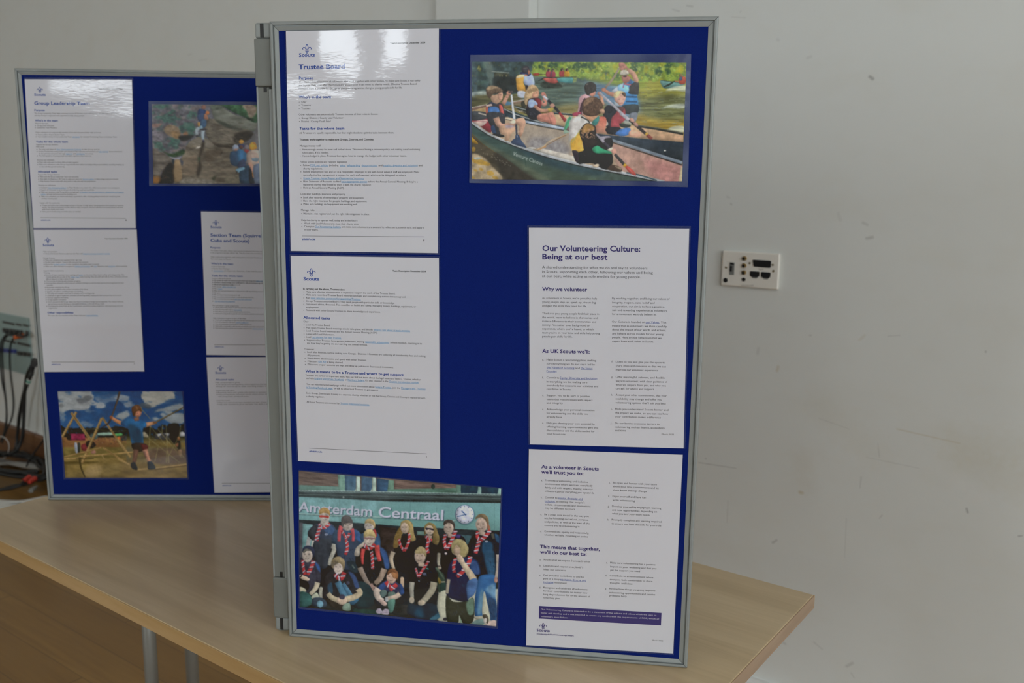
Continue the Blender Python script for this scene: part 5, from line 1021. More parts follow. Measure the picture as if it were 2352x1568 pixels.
    P.poly('s', [(590, 300), (870, 300), (860, 440), (600, 420)], (42, 42, 48)); P.poly('s', [(770, 430), (880, 330), (1040, 300), (1085, 340), (1060, 430), (920, 475)], (66, 108, 168)); P.poly('s', [(1040, 440), (1090, 350), (1270, 390), (1300, 440), (1250, 500), (1100, 480)], (184, 142, 122)); P.poly('s', [(860, 210), (1020, 230), (1090, 260), (1000, 300), (880, 280)], (52, 58, 56)); P.poly('s', [(940, 160), (1080, 180), (1090, 240), (960, 220)], (160, 160, 158), a=.7)
    P.limb('q', [(440, 840), (700, 1080), (900, 1270), (1050, 1400)], 44, 60, (172, 168, 178)); P.limb('s', [(870, 0), (1060, 150)], 56, 60, (168, 166, 176)); P.limb('s', [(1060, 130), (1400, 430)], 66, 60, (56, 50, 52)); P.limb('s', [(1390, 410), (1430, 450)], 60, 64, (186, 148, 66)); P.limb('s', [(1420, 450), (1520, 530)], 70, 60, (128, 72, 66)); P.ell('s', 1110, 140, 60, 40, (176, 136, 122), 40); P.ell('s', 1190, 230, 60, 36, (160, 122, 112), 40)
    # ---- boy in the foreground: yellow vest, black sleeves
    P.poly('q', [(0, 1300), (80, 1310), (200, 1400), (340, 1330), (440, 1330), (580, 1400), (570, 1538), (0, 1538)], (176, 168, 158)); P.poly('s', [(420, 90), (560, 80), (590, 200), (560, 340), (600, 420), (480, 410), (370, 400), (360, 260)], (172, 92, 78), col2=(186, 140, 118)); P.poly('s', [(290, 180), (420, 60), (430, 130), (380, 240), (320, 250)], (62, 128, 116)); P.poly('q', [(290, 1440), (420, 1340), (430, 1420), (370, 1500)], (60, 120, 116))
    P.poly('r', [(2060, 330), (2110, 130), (2200, 60), (2240, 80), (2180, 200), (2170, 380), (2060, 420)], (146, 172, 156)); P.limb('r', [(2190, 80), (2130, 220), (2100, 350)], 40, 90, (72, 150, 112)); P.poly('r', [(2100, 340), (2160, 260), (2170, 380)], (116, 92, 92)); P.poly('r', [(2230, 10), (2330, -20), (2352, 40), (2260, 60)], (150, 62, 84))
    P.poly('z', [(985, 690), (1060, 655), (1150, 670), (1180, 720), (1110, 780), (1075, 880), (1105, 985), (1010, 960), (975, 900), (980, 760)], (182, 178, 176)); P.poly('z', [(1080, 770), (1130, 730), (1180, 730), (1110, 800), (1095, 900), (1115, 990), (1040, 980), (995, 930), (1020, 860)], (186, 146, 62)); P.poly('z', [(990, 880), (1030, 850), (1050, 980), (1000, 955)], (186, 146, 58), blur=2); P.line('z', [(1000, 890), (1075, 780)], 8, (196, 196, 120), .8)
    P.poly('s', [(30, 420), (80, 280), (180, 200), (290, 230), (360, 280), (380, 460), (430, 640), (300, 740), (180, 800), (120, 760), (90, 600)], (46, 40, 38)); P.poly('s', [(70, 400), (110, 270), (200, 215), (290, 250), (340, 320), (260, 370), (130, 400)], (150, 114, 66), blur=2)
    for i in range(60): P.ell('s', P.rs.uniform(60, 350), P.rs.uniform(330, 520), 14, 9, (176, 134, 104), P.rs.uniform(0, 180), .7)
    P.poly('q', [(100, 1290), (120, 1330), (260, 1440), (330, 1400), (430, 1300), (420, 1260)], (184, 140, 112)); P.poly('q', [(90, 1100), (130, 990), (220, 940), (350, 930), (450, 990), (515, 1110), (480, 1240), (400, 1310), (240, 1330), (110, 1280), (85, 1190)], (84, 64, 52), tex=P.noise(5, 5, 3, 21), amp=.3); P.poly('q', [(130, 1010), (220, 950), (330, 940), (300, 1010), (200, 1080), (120, 1120)], (142, 112, 88), blur=2, a=.8); P.poly('q', [(440, 1200), (530, 1180), (545, 1260), (480, 1270)], (186, 148, 122)); P.line('q', [(60, 1340), (180, 1400), (240, 1460)], 26, (50, 56, 56))
    P.poly('s', [(90, 780), (200, 720), (420, 640), (620, 740), (700, 840), (720, 960), (700, 1060), (600, 1170), (420, 1110), (300, 1040), (120, 1040), (0, 1040), (0, 830)], (38, 34, 36)); P.poly('s', [(400, 480), (530, 500), (620, 470), (700, 520), (715, 640), (680, 720), (560, 740), (420, 640)], (40, 38, 40)); P.poly('s', [(400, 470), (480, 480), (620, 470), (680, 500), (560, 520), (520, 580), (430, 520)], (140, 134, 146)); P.poly('s', [(290, 730), (400, 670), (480, 720), (620, 780), (700, 800), (690, 840), (560, 830), (400, 830), (320, 800)], (52, 140, 104)); P.poly('s', [(600, 760), (680, 710), (720, 720), (700, 790)], (184, 178, 164)); P.ell('s', 740, 790, 56, 60, (184, 138, 124))
    P.limb('s', [(370, 430), (540, 610)], 30, 56, (156, 150, 162)); P.limb('s', [(530, 600), (650, 720)], 56, 56, (64, 60, 70)); P.limb('s', [(760, 850), (960, 1070)], 56, 64, (62, 60, 62)); P.limb('s', [(940, 1060), (1000, 1110)], 66, 66, (190, 152, 54)); P.poly('s', [(970, 1110), (1020, 1090), (1130, 1180), (1200, 1280), (1120, 1270), (1040, 1210)], (178, 78, 72)); P.line('s', [(1020, 1130), (1140, 1250)], 16, (196, 130, 120), .7); P.poly('s', [(600, 1150), (700, 1070), (860, 1110), (905, 1170), (870, 1215), (700, 1190)], (76, 62, 54)); P.poly('s', [(760, 1090), (880, 1130), (880, 1170), (790, 1130)], (160, 142, 120), a=.8); P.poly('s', [(300, 1090), (380, 1050), (430, 1060), (410, 1120), (340, 1120)], (186, 170, 150)); P.poly('r', [(2230, 770), (2352, 800), (2352, 1020), (2290, 980), (2250, 860)], (46, 38, 46))
    B1, B2 = [(60, 46, 38), (112, 86, 66), (138, 110, 86), (74, 56, 46)], [(150, 126, 96), (196, 174, 140), (120, 98, 74)]
    P.strands('q', 290, 1120, 180, 160, B1, 70, 10, 16); P.strands('p', 600, 780, 150, 70, [(70, 58, 50), (122, 102, 84), (160, 140, 114)], 40, -30, 14); P.strands('p', 1400, 800, 100, 100, B2, 40, 15, 13); P.strands('p', 1300, 950, 50, 120, B2, 24, 0, 13); P.strands('q', 250, 740, 100, 100, [(40, 36, 36), (84, 78, 74), (104, 96, 92)], 36, 10, 14); P.strands('q', 850, 870, 100, 50, [(196, 180, 144), (160, 138, 104), (120, 98, 72)], 26, 30, 12)
    for x, y, rx, ry in ((620, 1250, 90, 80), (1400, 1280, 90, 80), (800, 1240, 40, 90)): P.strands('p', x, y, rx, ry, [(36, 40, 52), (84, 84, 96), (110, 116, 134)], 14, 20, 16)
    P.poly(z, [(90, 165), (130, 165), (150, 300), (130, 480), (95, 480)], (110, 130, 150), a=.25, blur=6)
QCAN = [(1084.2, 142), (1576.6, 143.5), (1566.4, 416.3), (1083.5, 411.2)]
photo('photo of young people in life vests paddling canoes on a river, front board', FB, QCAN, [(1080.5, 126), (1587.5, 123.5), (1580, 429.5), (1078, 420)], paint_canoe, 3, D_P1, 'film_sheen', GAIN_F, HAZE)
def paint_group(P):
    Z = 'Z'; n1 = P.noise(30, 12, 4, 31); n2 = P.noise(6, 6, 3, 32); n3 = P.noise(24, 2, 2, 33)
    W_ = [(60, 0), (2020, 150), (2000, 1540), (60, 1360)]
    NV, NB, SK, BK = (36, 44, 62), (50, 78, 118), (168, 156, 146), (30, 31, 34)
    P.poly(Z, W_, (34, 40, 44), False, tex=n1, amp=.3)
    # brick band with windows
    P.poly(Z, [(60, 0), (2020, 140), (2020, 280), (60, 235)], (96, 84, 80), False, tex=n3, amp=.25)
    P.poly(Z, [(100, 175), (500, 190), (530, 235), (100, 225)], (92, 124, 118), False, tex=n1, amp=.2); P.poly(Z, [(470, 80), (535, 85), (540, 240), (480, 235)], (98, 132, 122), False)
    P.poly(Z, [(535, 85), (640, 95), (640, 245), (540, 240)], (56, 84, 112), False, col2=(66, 94, 110)); P.poly(Z, [(690, 100), (800, 110), (800, 245), (690, 245)], (58, 86, 114), False); P.poly(Z, [(830, 115), (940, 130), (930, 250), (830, 248)], (44, 72, 100), False, tex=n1, amp=.3)
    for x in (655, 802): P.poly(Z, [(x - 16, 98), (x + 22, 103), (x + 22, 245), (x - 30, 243), (x - 26, 222), (x - 14, 205)], (160, 182, 172), False); 
    for x in (640, 686, 790, 828): P.line(Z, [(x, 100), (x, 240)], 5, (70, 66, 66), .6, sm=False)
    P.poly(Z, [(940, 130), (990, 133), (990, 240), (930, 245)], (92, 124, 110), False); P.poly(Z, [(990, 135), (1560, 172), (1560, 250), (990, 240)], (98, 84, 80), False, tex=n3, amp=.3); P.poly(Z, [(930, 215), (1560, 205), (1600, 255), (930, 250)], (78, 110, 100), False, tex=n1, amp=.3); P.poly(Z, [(1560, 172), (1605, 176), (1605, 258), (1560, 255)], (84, 112, 104), False); P.ell(Z, 1350, 190, 18, 22, (46, 60, 58))
    P.poly(Z, [(1605, 178), (1985, 205), (1985, 262), (1605, 258)], (28, 58, 76), False)
    for x in (1775, 1962): P.poly(Z, [(x - 12, 190), (x + 16, 194), (x + 16, 262), (x - 24, 260), (x - 18, 235)], (124, 156, 152), False)
    # cornice
    P.poly(Z, [(60, 215), (520, 232), (900, 240), (1500, 255), (2000, 262), (2000, 335), (900, 325), (500, 300), (60, 280)], (58, 70, 74), False, tex=n3, amp=.25)
    for y0, y1, y2, w, c in ((222, 240, 262, 7, (150, 176, 176)), (234, 252, 274, 6, (112, 136, 136)), (262, 282, 300, 4, (92, 112, 110))):
        P.line(Z, [(60, y0), (950, y1), (2000, y2)], w, c, sm=False)
    P.line(Z, [(60, 278), (520, 300), (950, 318), (2000, 330)], 22, (40, 48, 50), sm=False); P.ell(Z, 524, 288, 9, 8, (130, 140, 140))
    # fascia
    P.poly(Z, [(60, 283), (520, 305), (950, 328), (2000, 342), (2000, 598), (1750, 590), (1150, 560), (520, 515), (60, 492)], (108, 150, 156), False, col2=(96, 138, 136), tex=n1, amp=.08)
    P.poly(Z, [(60, 283), (600, 308), (900, 330), (700, 520), (60, 492)], (116, 160, 168), False, a=.6, blur=6)
    for x in (288, 488, 687, 905, 1140, 1383, 1660, 1912): P.line(Z, [(x, 290 + x * .025), (x, 505 + x * .045)], 3, (82, 116, 118), .7, sm=False)
    P.line(Z, [(108, 440), (500, 458), (950, 475), (1560, 505)], 8, (150, 178, 178), sm=False); P.line(Z, [(108, 449), (500, 467), (950, 485), (1560, 513)], 5, (70, 98, 98), .7, sm=False)
    for dx, c in (((7, 7), (62, 88, 100)), ((0, 0), (176, 178, 196))):
        P.lettering(Z, 'Amsterdam', (102 + dx[0], 418 + dx[1]), (785 + dx[0], 464 + dx[1]), 128, c); P.lettering(Z, 'Centraal', (846 + dx[0], 470 + dx[1]), (1442 + dx[0], 500 + dx[1]), 135, c)
    P.ell(Z, 1644, 455, 90, 90, (56, 86, 92), 0, .6, blur=3); P.ell(Z, 1640, 447, 89, 89, (80, 106, 132)); P.ell(Z, 1640, 447, 84, 84, (174, 178, 196))
    for i in range(12): a_ = i * math.pi / 6; P.line(Z, [(1640 + 68 * math.sin(a_), 447 - 68 * math.cos(a_)), (1640 + 77 * math.sin(a_), 447 - 77 * math.cos(a_))], 7, (62, 74, 96), sm=False)
    P.line(Z, [(1658, 444), (1570, 468)], 7, (58, 92, 140), sm=False); P.line(Z, [(1652, 455), (1612, 414)], 9, (58, 92, 140), sm=False)
    # dark doorway strip, left glass and grey pillar
    P.poly(Z, [(60, 492), (520, 515), (1150, 560), (1750, 590), (2000, 598), (2000, 700), (60, 560)], (38, 48, 54), False, tex=n1, amp=.3)
    P.poly(Z, [(110, 520), (150, 525), (150, 1200), (110, 1200)], (70, 74, 82), False); P.poly(Z, [(145, 530), (240, 540), (240, 760), (140, 760)], (98, 136, 140), False); P.poly(Z, [(860, 560), (1010, 570), (1010, 900), (860, 880)], (58, 52, 52), False, tex=n1, amp=.5); P.poly(Z, [(1200, 600), (1290, 606), (1290, 640), (1200, 634)], (86, 112, 108), False); P.poly(Z, [(1560, 630), (1700, 640), (1690, 720), (1560, 720)], (60, 88, 96), False)
    # pavement at the right
    P.poly(Z, [(1400, 1150), (1960, 1130), (1950, 1500), (1380, 1440)], (160, 160, 148), False, tex=n2, amp=.1); P.poly(Z, [(300, 1120), (340, 1130), (340, 1230), (300, 1220)], (150, 150, 140)); P.poly(Z, [(1050, 1030), (1080, 1030), (1080, 1120), (1050, 1110)], (170, 150, 130))
    P.poly(Z, [(110, 1200), (1400, 1300), (1400, 1460), (110, 1310)], (44, 46, 46), False, tex=n1, amp=.35); P.poly(Z, [(640, 1310), (900, 1340), (900, 1370), (640, 1350)], (40, 66, 62), blur=2)
    # ===== back row, left to right
    # 1 ginger hair, red glasses
    P.limb('e', [(300, 1280), (250, 1450), (240, 1568)], 90, 80, (150, 152, 154)); P.poly('e', [(340, 1360), (370, 1370), (360, 1568), (300, 1568)], (164, 166, 160))
    P.poly('e', [(240, 1260), (330, 1120), (480, 1060), (700, 1060), (800, 1160), (830, 1300), (780, 1568), (360, 1568), (370, 1390)], (50, 62, 84), col2=(46, 52, 62)); P.poly('e', [(240, 1280), (330, 1130), (440, 1100), (400, 1300), (350, 1400)], (42, 48, 56)); P.poly('e', [(560, 1120), (700, 1100), (790, 1180), (740, 1290), (600, 1240)], (56, 84, 124), blur=3); P.poly('G', [(380, 0), (780, 0), (700, 200), (640, 520), (500, 560), (400, 400)], (50, 58, 68)); P.ell('e', 615, 1280, 36, 26, (116, 126, 150))
    P.poly('e', [(510, 1000), (650, 1000), (660, 1080), (560, 1130), (510, 1090)], (150, 142, 138)); P.face('e', 580, 920, 105, 128, (172, 164, 160), dark=.6, smile=True)
    P.poly('e', [(476, 900), (660, 915), (650, 955), (580, 940), (490, 940)], (164, 62, 58)); P.poly('e', [(470, 860), (480, 790), (560, 745), (650, 770), (690, 840), (680, 910), (650, 870), (560, 850), (490, 880)], (160, 128, 80)); P.line('e', [(500, 820), (600, 780), (660, 830)], 24, (180, 150, 100), .6)
    P.scarf('e', [(480, 1060), (500, 1120), (560, 1150), (640, 1110), (690, 1060)], 60, 5); P.scarf('e', [(490, 1130), (460, 1220), (430, 1320), (420, 1410)], 66, 6, w1=84)
    # 2 dark hair
    P.limb('e', [(790, 1430), (760, 1568)], 100, 100, (160, 158, 150)); P.limb('G', [(780, 60), (770, 200), (700, 380), (670, 500)], 100, 60, (156, 156, 148))
    P.poly('e', [(720, 1440), (760, 1240), (880, 1180), (1150, 1170), (1280, 1230), (1360, 1380), (1380, 1480), (1220, 1568), (840, 1568), (810, 1480)], (50, 74, 100), col2=(44, 60, 76)); P.poly('e', [(1160, 1180), (1280, 1240), (1350, 1370), (1280, 1420), (1190, 1320)], (52, 86, 134), blur=3); P.poly('G', [(830, 0), (1240, 0), (1200, 300), (1180, 560), (900, 560), (840, 300)], (52, 66, 86), tex=n1, amp=.15); P.poly('G', [(1020, 430), (1200, 430), (1240, 640), (1100, 600)], (40, 56, 66), blur=3); P.line('G', [(1130, 490), (1180, 560)], 30, (110, 128, 120), .6)
    P.limb('e', [(920, 1110), (880, 1250), (870, 1420)], 90, 60, (176, 76, 84)); P.limb('e', [(1130, 1160), (1160, 1300), (1150, 1420)], 80, 50, (170, 74, 84))
    P.face('e', 1040, 1090, 110, 118, (164, 152, 146), look=.2, dark=.6, smile=False); P.poly('e', [(920, 1080), (920, 960), (990, 895), (1080, 910), (1140, 1000), (1140, 1060), (1080, 1050), (980, 1070), (950, 1140)], (84, 82, 84), tex=n2, amp=.2); P.scarf('e', [(930, 1200), (990, 1310), (1040, 1330), (1090, 1250)], 56, 4); P.scarf('e', [(1010, 1330), (1020, 1440), (1050, 1568)], 56, 4); P.scarf('G', [(1020, 20), (1040, 140), (1000, 290)], 66, 4)
    # 3 blond boy behind
    P.poly('e', [(1300, 1290), (1400, 1240), (1600, 1240), (1690, 1320), (1690, 1568), (1560, 1568), (1320, 1400)], (52, 82, 112)); P.limb('e', [(1570, 1180), (1600, 1240), (1610, 1330)], 50, 40, (160, 66, 68)); P.face('e', 1480, 1110, 100, 110, (172, 164, 160), look=-.3, smile=True); P.poly('e', [(1390, 1060), (1410, 990), (1480, 965), (1560, 990), (1600, 1080), (1580, 1170), (1550, 1090), (1460, 1050)], (168, 148, 108))
    # 4 fair boy with red straps
    P.poly('G', [(1200, 420), (1280, 200), (1400, 130), (1560, 130), (1760, 160), (1840, 260), (1880, 460), (1860, 570), (1720, 570), (1660, 720), (1600, 880), (1440, 860), (1360, 720), (1260, 540)], (34, 36, 38)); P.poly('G', [(1680, 150), (1790, 190), (1850, 320), (1880, 540), (1800, 560), (1760, 400)], (54, 84, 132), blur=2)
    P.face('e', 1480, 1390, 110, 125, (172, 160, 152), smile=True); P.poly('e', [(1370, 1340), (1370, 1250), (1440, 1180), (1540, 1190), (1600, 1280), (1610, 1400), (1570, 1330), (1480, 1310), (1400, 1330)], (176, 160, 116)); P.poly('e', [(1380, 1340), (1590, 1350), (1590, 1372), (1380, 1362)], (120, 84, 90), a=.8)
    P.limb('G', [(1360, 170), (1340, 320), (1345, 480)], 90, 40, (176, 72, 72)); P.limb('G', [(1630, 100), (1650, 270), (1690, 420)], 110, 70, (176, 74, 74)); P.scarf('G', [(1370, 90), (1440, 160), (1510, 160), (1590, 70)], 66, 4); P.scarf('G', [(1520, 230), (1540, 400), (1545, 580)], 60, 7); P.ell('G', 1600, 365, 34, 34, (70, 92, 104))
    P.limb('G', [(1290, 540), (1380, 740), (1470, 890)], 110, 76, (132, 120, 112)); P.limb('G', [(1780, 570), (1700, 760), (1590, 870)], 120, 90, (140, 124, 112)); P.ell('G', 1530, 950, 96, 90, (140, 116, 110)); P.line('G', [(1560, 870), (1620, 920)], 40, (40, 40, 42))
    for i in range(4): P.line('G', [(1480 + 34 * i, 930), (1470 + 40 * i, 1010)], 8, (104, 84, 82), .6, sm=False)
    P.poly('G', [(1240, 850), (1460, 880), (1560, 1020), (1640, 1000), (1620, 1200), (1500, 1330), (1200, 1340)], (36, 54, 60), tex=n1, amp=.2)
    # hand of the dark-haired boy
    P.poly('G', [(1190, 220), (1230, 130), (1330, 60), (1380, 20), (1370, 110), (1300, 170), (1280, 300), (1220, 320), (1180, 300)], (164, 156, 146))
    for i in range(3): P.line('G', [(1205 + 28 * i, 250), (1200 + 26 * i, 315)], 6, (120, 108, 102), .7, sm=False)
    # 5 girl with long fair hair
    P.poly('Z', [(990, 790), (1010, 680), (1060, 650), (1150, 660), (1200, 700), (1210, 900), (1190, 1000), (1000, 940)], (24, 30, 40)); P.limb('Z', [(985, 790), (965, 860), (990, 950)], 44, 28, (160, 148, 132)); P.poly('Z', [(1035, 600), (1060, 520), (1110, 498), (1160, 530), (1175, 620), (1190, 680), (1130, 690), (1110, 600), (1060, 640), (1030, 740), (1000, 750), (1010, 680)], (140, 122, 82), tex=n2, amp=.25); P.poly('Z', [(1000, 640), (1050, 560), (1060, 640), (1030, 740), (985, 750)], (120, 100, 62), tex=n2, amp=.3)
    P.face('f', 95, 1065, 82, 110, (172, 156, 144), ang=-8, look=-.15); P.poly('f', [(10, 1010), (30, 940), (110, 905), (200, 930), (230, 1020), (250, 1120), (290, 1270), (230, 1280), (180, 1150), (190, 1010), (130, 960), (60, 960)], (158, 140, 96)); P.scarf('Z', [(1035, 670), (1050, 730), (1085, 785)], 24, 4); P.scarf('Z', [(1130, 620), (1125, 700), (1085, 785)], 26, 5)
    # 6 woman with sunglasses
    P.poly('Z', [(1230, 720), (1260, 660), (1340, 640), (1400, 690), (1420, 860), (1390, 1000), (1220, 900)], (30, 34, 40)); P.poly('f', [(490, 1200), (500, 1030), (580, 960), (680, 990), (740, 1120), (790, 1270), (740, 1400), (640, 1340), (660, 1200), (600, 1100)], (110, 96, 66), tex=n2, amp=.25); P.face('f', 590, 1100, 90, 105, (172, 158, 146), smile=True); P.poly('f', [(510, 1060), (580, 1065), (690, 1085), (680, 1115), (620, 1105), (580, 1090), (530, 1105)], (40, 38, 50)); P.poly('f', [(490, 1090), (500, 1010), (580, 955), (690, 1000), (740, 1110), (780, 1270), (700, 1270), (680, 1130), (640, 1030), (560, 1010)], (134, 118, 80)); P.limb('f', [(600, 1210), (590, 1290)], 90, 70, (150, 132, 122)); P.scarf('f', [(520, 1220), (560, 1290), (640, 1310)], 60, 3); P.scarf('f', [(570, 1320), (540, 1450), (560, 1568)], 64, 4)
    # 7 boy with cropped dark hair
    P.poly('Z', [(1400, 800), (1410, 690), (1470, 640), (1580, 630), (1650, 690), (1640, 860), (1540, 960), (1420, 930)], (26, 30, 40)); P.face('f', 970, 1070, 100, 122, (170, 154, 144), look=-.3, smile=False); P.poly('f', [(870, 1010), (880, 930), (960, 895), (1050, 920), (1095, 1010), (1080, 1100), (1050, 1000), (960, 960)], (72, 66, 64)); P.limb('f', [(1010, 1180), (1000, 1260)], 120, 100, (150, 130, 122)); P.scarf('f', [(910, 1190), (880, 1330), (920, 1490)], 64, 5); P.scarf('f', [(1110, 1120), (1060, 1240), (1000, 1370), (930, 1490)], 72, 7); P.poly('f', [(1110, 1200), (1200, 1200), (1190, 1260), (1120, 1260)], (66, 56, 110)); P.limb('Z', [(1405, 800), (1400, 880), (1410, 940)], 30, 24, (140, 134, 122)); P.ell('h', 915, 90, 26, 24, (170, 160, 160))
    # 8 tall girl at the right
    P.poly('Z', [(1670, 760), (1700, 660), (1760, 610), (1860, 600), (1940, 640), (1960, 800), (1930, 1000), (1760, 1010), (1700, 930)], (30, 36, 44)); P.poly('f', [(1650, 1350), (1800, 1340), (1850, 1450), (1800, 1568), (1650, 1568)], (36, 72, 100), blur=3); P.poly('f', [(1880, 1180), (1960, 1220), (1980, 1350), (1920, 1340)], (40, 74, 106)); P.poly('h', [(1680, 60), (1850, 30), (1880, 200), (1880, 520), (1760, 510), (1700, 300)], (42, 78, 106), blur=3)
    P.face('f', 1620, 1000, 115, 145, (172, 154, 144), look=-.35, ang=-6); P.poly('f', [(1500, 890), (1540, 810), (1640, 780), (1740, 840), (1770, 960), (1740, 1000), (1690, 900), (1600, 850)], (122, 106, 84)); P.poly('f', [(1740, 960), (1790, 1040), (1790, 1110), (1740, 1100)], (130, 90, 72)); P.limb('f', [(1640, 1130), (1620, 1210)], 130, 110, (160, 144, 134)); P.scarf('f', [(1550, 1130), (1540, 1240), (1590, 1310)], 70, 3); P.scarf('f', [(1790, 1110), (1700, 1230), (1600, 1310)], 76, 4); P.scarf('f', [(1570, 1320), (1540, 1440), (1500, 1568)], 80, 4); P.ell('f', 1720, 1330, 36, 24, (130, 140, 160)); P.limb('f', [(1830, 1170), (1860, 1280)], 60, 50, (70, 72, 66))
    P.poly('h', [(1600, 530), (1880, 520), (1910, 700), (1880, 900), (1920, 1100), (1910, 1440), (1800, 1430), (1740, 1100), (1680, 850), (1640, 1000), (1640, 1340), (1500, 1360), (1490, 1000), (1540, 700)], (44, 86, 132), tex=n1, amp=.2); P.poly('h', [(1700, 800), (1880, 700), (1890, 1000), (1780, 900)], (96, 134, 166), blur=4); P.poly('h', [(1600, 850), (1650, 820), (1640, 1200), (1560, 1320), (1540, 1200)], (92, 132, 160), blur=4); P.poly('h', [(1740, 1000), (1900, 1040), (1900, 1380), (1810, 1420)], (40, 66, 98), blur=3); P.limb('h', [(1940, 110), (1940, 380), (1910, 580)], 60, 60, (150, 140, 132)); P.ell('h', 1905, 620, 36, 60, (160, 124, 116)); P.poly('h', [(1680, 920), (1740, 1100), (1790, 1420), (1640, 1340), (1650, 1000)], (166, 166, 150), tex=n2, amp=.08)
    P.poly('h', [(1690, 1510), (1800, 1430), (1905, 1430), (1905, 1560), (1760, 1550)], (176, 158, 152)); P.poly('h', [(1480, 1350), (1640, 1330), (1700, 1300), (1760, 1380), (1740, 1440), (1600, 1420), (1500, 1400)], (150, 146, 132)); P.poly('h', [(1640, 1320), (1720, 1310), (1760, 1400), (1740, 1490), (1680, 1420)], (74, 70, 62))
    # ===== front row
    # a boy with dark cap at the far left
    P.poly('G', [(80, 400), (160, 360), (380, 400), (490, 520), (500, 820), (420, 860), (260, 1040), (80, 1000)], (54, 56, 68)); P.poly('G', [(390, 430), (480, 520), (490, 640), (430, 560)], (56, 90, 146), blur=2); P.poly('G', [(80, 720), (260, 860), (240, 1000), (80, 960)], (34, 36, 38)); P.face('G', 235, 300, 105, 140, (176, 166, 158), look=-.25); P.poly('G', [(140, 230), (160, 140), (260, 105), (360, 160), (385, 270), (350, 350), (320, 230), (240, 200)], (48, 56, 76)); P.poly('G', [(145, 230), (200, 170), (300, 190), (310, 220), (220, 215), (170, 260)], (90, 92, 88)); P.scarf('G', [(140, 400), (150, 540), (180, 690)], 60, 4); P.scarf('G', [(360, 410), (310, 550), (230, 690)], 80, 4); P.ell('G', 355, 630, 34, 34, (74, 72, 92))
    P.poly('G', [(80, 690), (180, 710), (280, 770), (240, 810), (130, 780), (80, 740)], (186, 168, 150)); P.line('G', [(90, 740), (120, 700)], 26, (36, 36, 40)); P.limb('G', [(440, 840), (400, 960), (290, 1080)], 110, 70, (172, 164, 146)); P.poly('G', [(80, 930), (180, 960), (210, 1020), (130, 1060), (80, 1030)], (160, 158, 140)); P.poly('G', [(80, 1040), (240, 1050), (320, 1150), (300, 1290), (80, 1320)], (50, 86, 86), tex=n1, amp=.3); P.poly('G', [(320, 1120), (420, 1040), (470, 1130), (440, 1170), (340, 1170)], (160, 166, 150)); P.poly('G', [(360, 1150), (600, 1170), (600, 1330), (350, 1300)], (56, 70, 84)); P.ell('G', 490, 1270, 64, 70, (110, 152, 172))
    # boy with fair fringe, knees up
    P.poly('G', [(540, 1150), (580, 760), (700, 620), (800, 600), (1000, 610), (1180, 680), (1280, 920), (1300, 1000), (1150, 1150), (900, 1150), (700, 1180)], (46, 46, 50)); P.poly('G', [(1060, 630), (1180, 690), (1280, 930), (1200, 940), (1130, 760)], (58, 80, 122), blur=2); P.poly('G', [(640, 900), (730, 850), (740, 1060), (660, 1050)], (44, 66, 84)); P.face('G', 860, 545, 100, 130, (180, 168, 162), look=-.1); P.poly('G', [(720, 520), (720, 410), (800, 335), (900, 330), (980, 400), (990, 500), (960, 610), (930, 500), (860, 450), (790, 490), (750, 560)], (140, 126, 100)); P.poly('G', [(720, 430), (800, 400), (860, 450), (780, 500), (720, 520)], (96, 90, 80), blur=2); P.scarf('G', [(800, 670), (840, 740), (920, 760), (980, 640)], 90, 4); P.ell('G', 1050, 850, 36, 36, (72, 74, 92))
    P.limb('G', [(840, 830), (920, 980), (1000, 1150)], 120, 150, (72, 112, 138)); P.limb('G', [(950, 860), (1040, 1000), (1110, 1130)], 70, 110, (76, 118, 148)); P.poly('G', [(1060, 1170), (1260, 1130), (1240, 1230), (1120, 1290)], (52, 90, 118)); P.poly('G', [(600, 1160), (860, 1250), (1000, 1290), (1090, 1400), (940, 1390), (700, 1330)], (50, 46, 42)); P.poly('G', [(960, 1290), (1080, 1250), (1100, 1400), (950, 1390)], (112, 132, 120))
    P.limb('G', [(650, 1060), (720, 1140), (880, 1210)], 100, 100, (166, 156, 134)); P.limb('G', [(1250, 970), (1290, 1060), (1160, 1140), (1000, 1180)], 110, 120, (178, 164, 140)); P.ell('G', 930, 1200, 110, 84, (178, 160, 144)); P.ell('G', 930, 1130, 60, 52, (60, 60, 78))
    for i in range(4): P.line('G', [(880 + i * 14, 1160 + i * 32), (960 + i * 10, 1190 + i * 26)], 8, (120, 104, 94), .6, sm=False)
    # small boy, auburn fringe
    P.poly('G', [(1570, 960), (1660, 930), (1740, 860), (1830, 800), (2000, 830), (2091, 900), (2091, 1060), (1950, 1040), (1720, 1010)], (52, 58, 86)); P.poly('G', [(1660, 930), (1760, 840), (1840, 830), (1780, 960), (1720, 990)], (48, 74, 124), blur=2); P.poly('h', [(0, 690), (60, 760), (80, 880), (0, 900)], (46, 76, 128)); P.face('G', 1920, 740, 100, 125, (176, 150, 136), look=-.15); P.poly('G', [(1840, 690), (1860, 600), (1950, 560), (2040, 620), (2060, 720), (2030, 790), (1980, 720), (1920, 650)], (112, 78, 56), tex=n2, amp=.3); P.poly('G', [(1920, 640), (2020, 660), (2050, 740), (1990, 770), (1940, 720)], (150, 106, 72), a=.8); P.scarf('G', [(1810, 830), (1880, 920), (1940, 950), (2030, 880)], 84, 2); P.poly('G', [(1880, 960), (1950, 970), (1930, 1030), (1890, 1010)], (150, 62, 70))
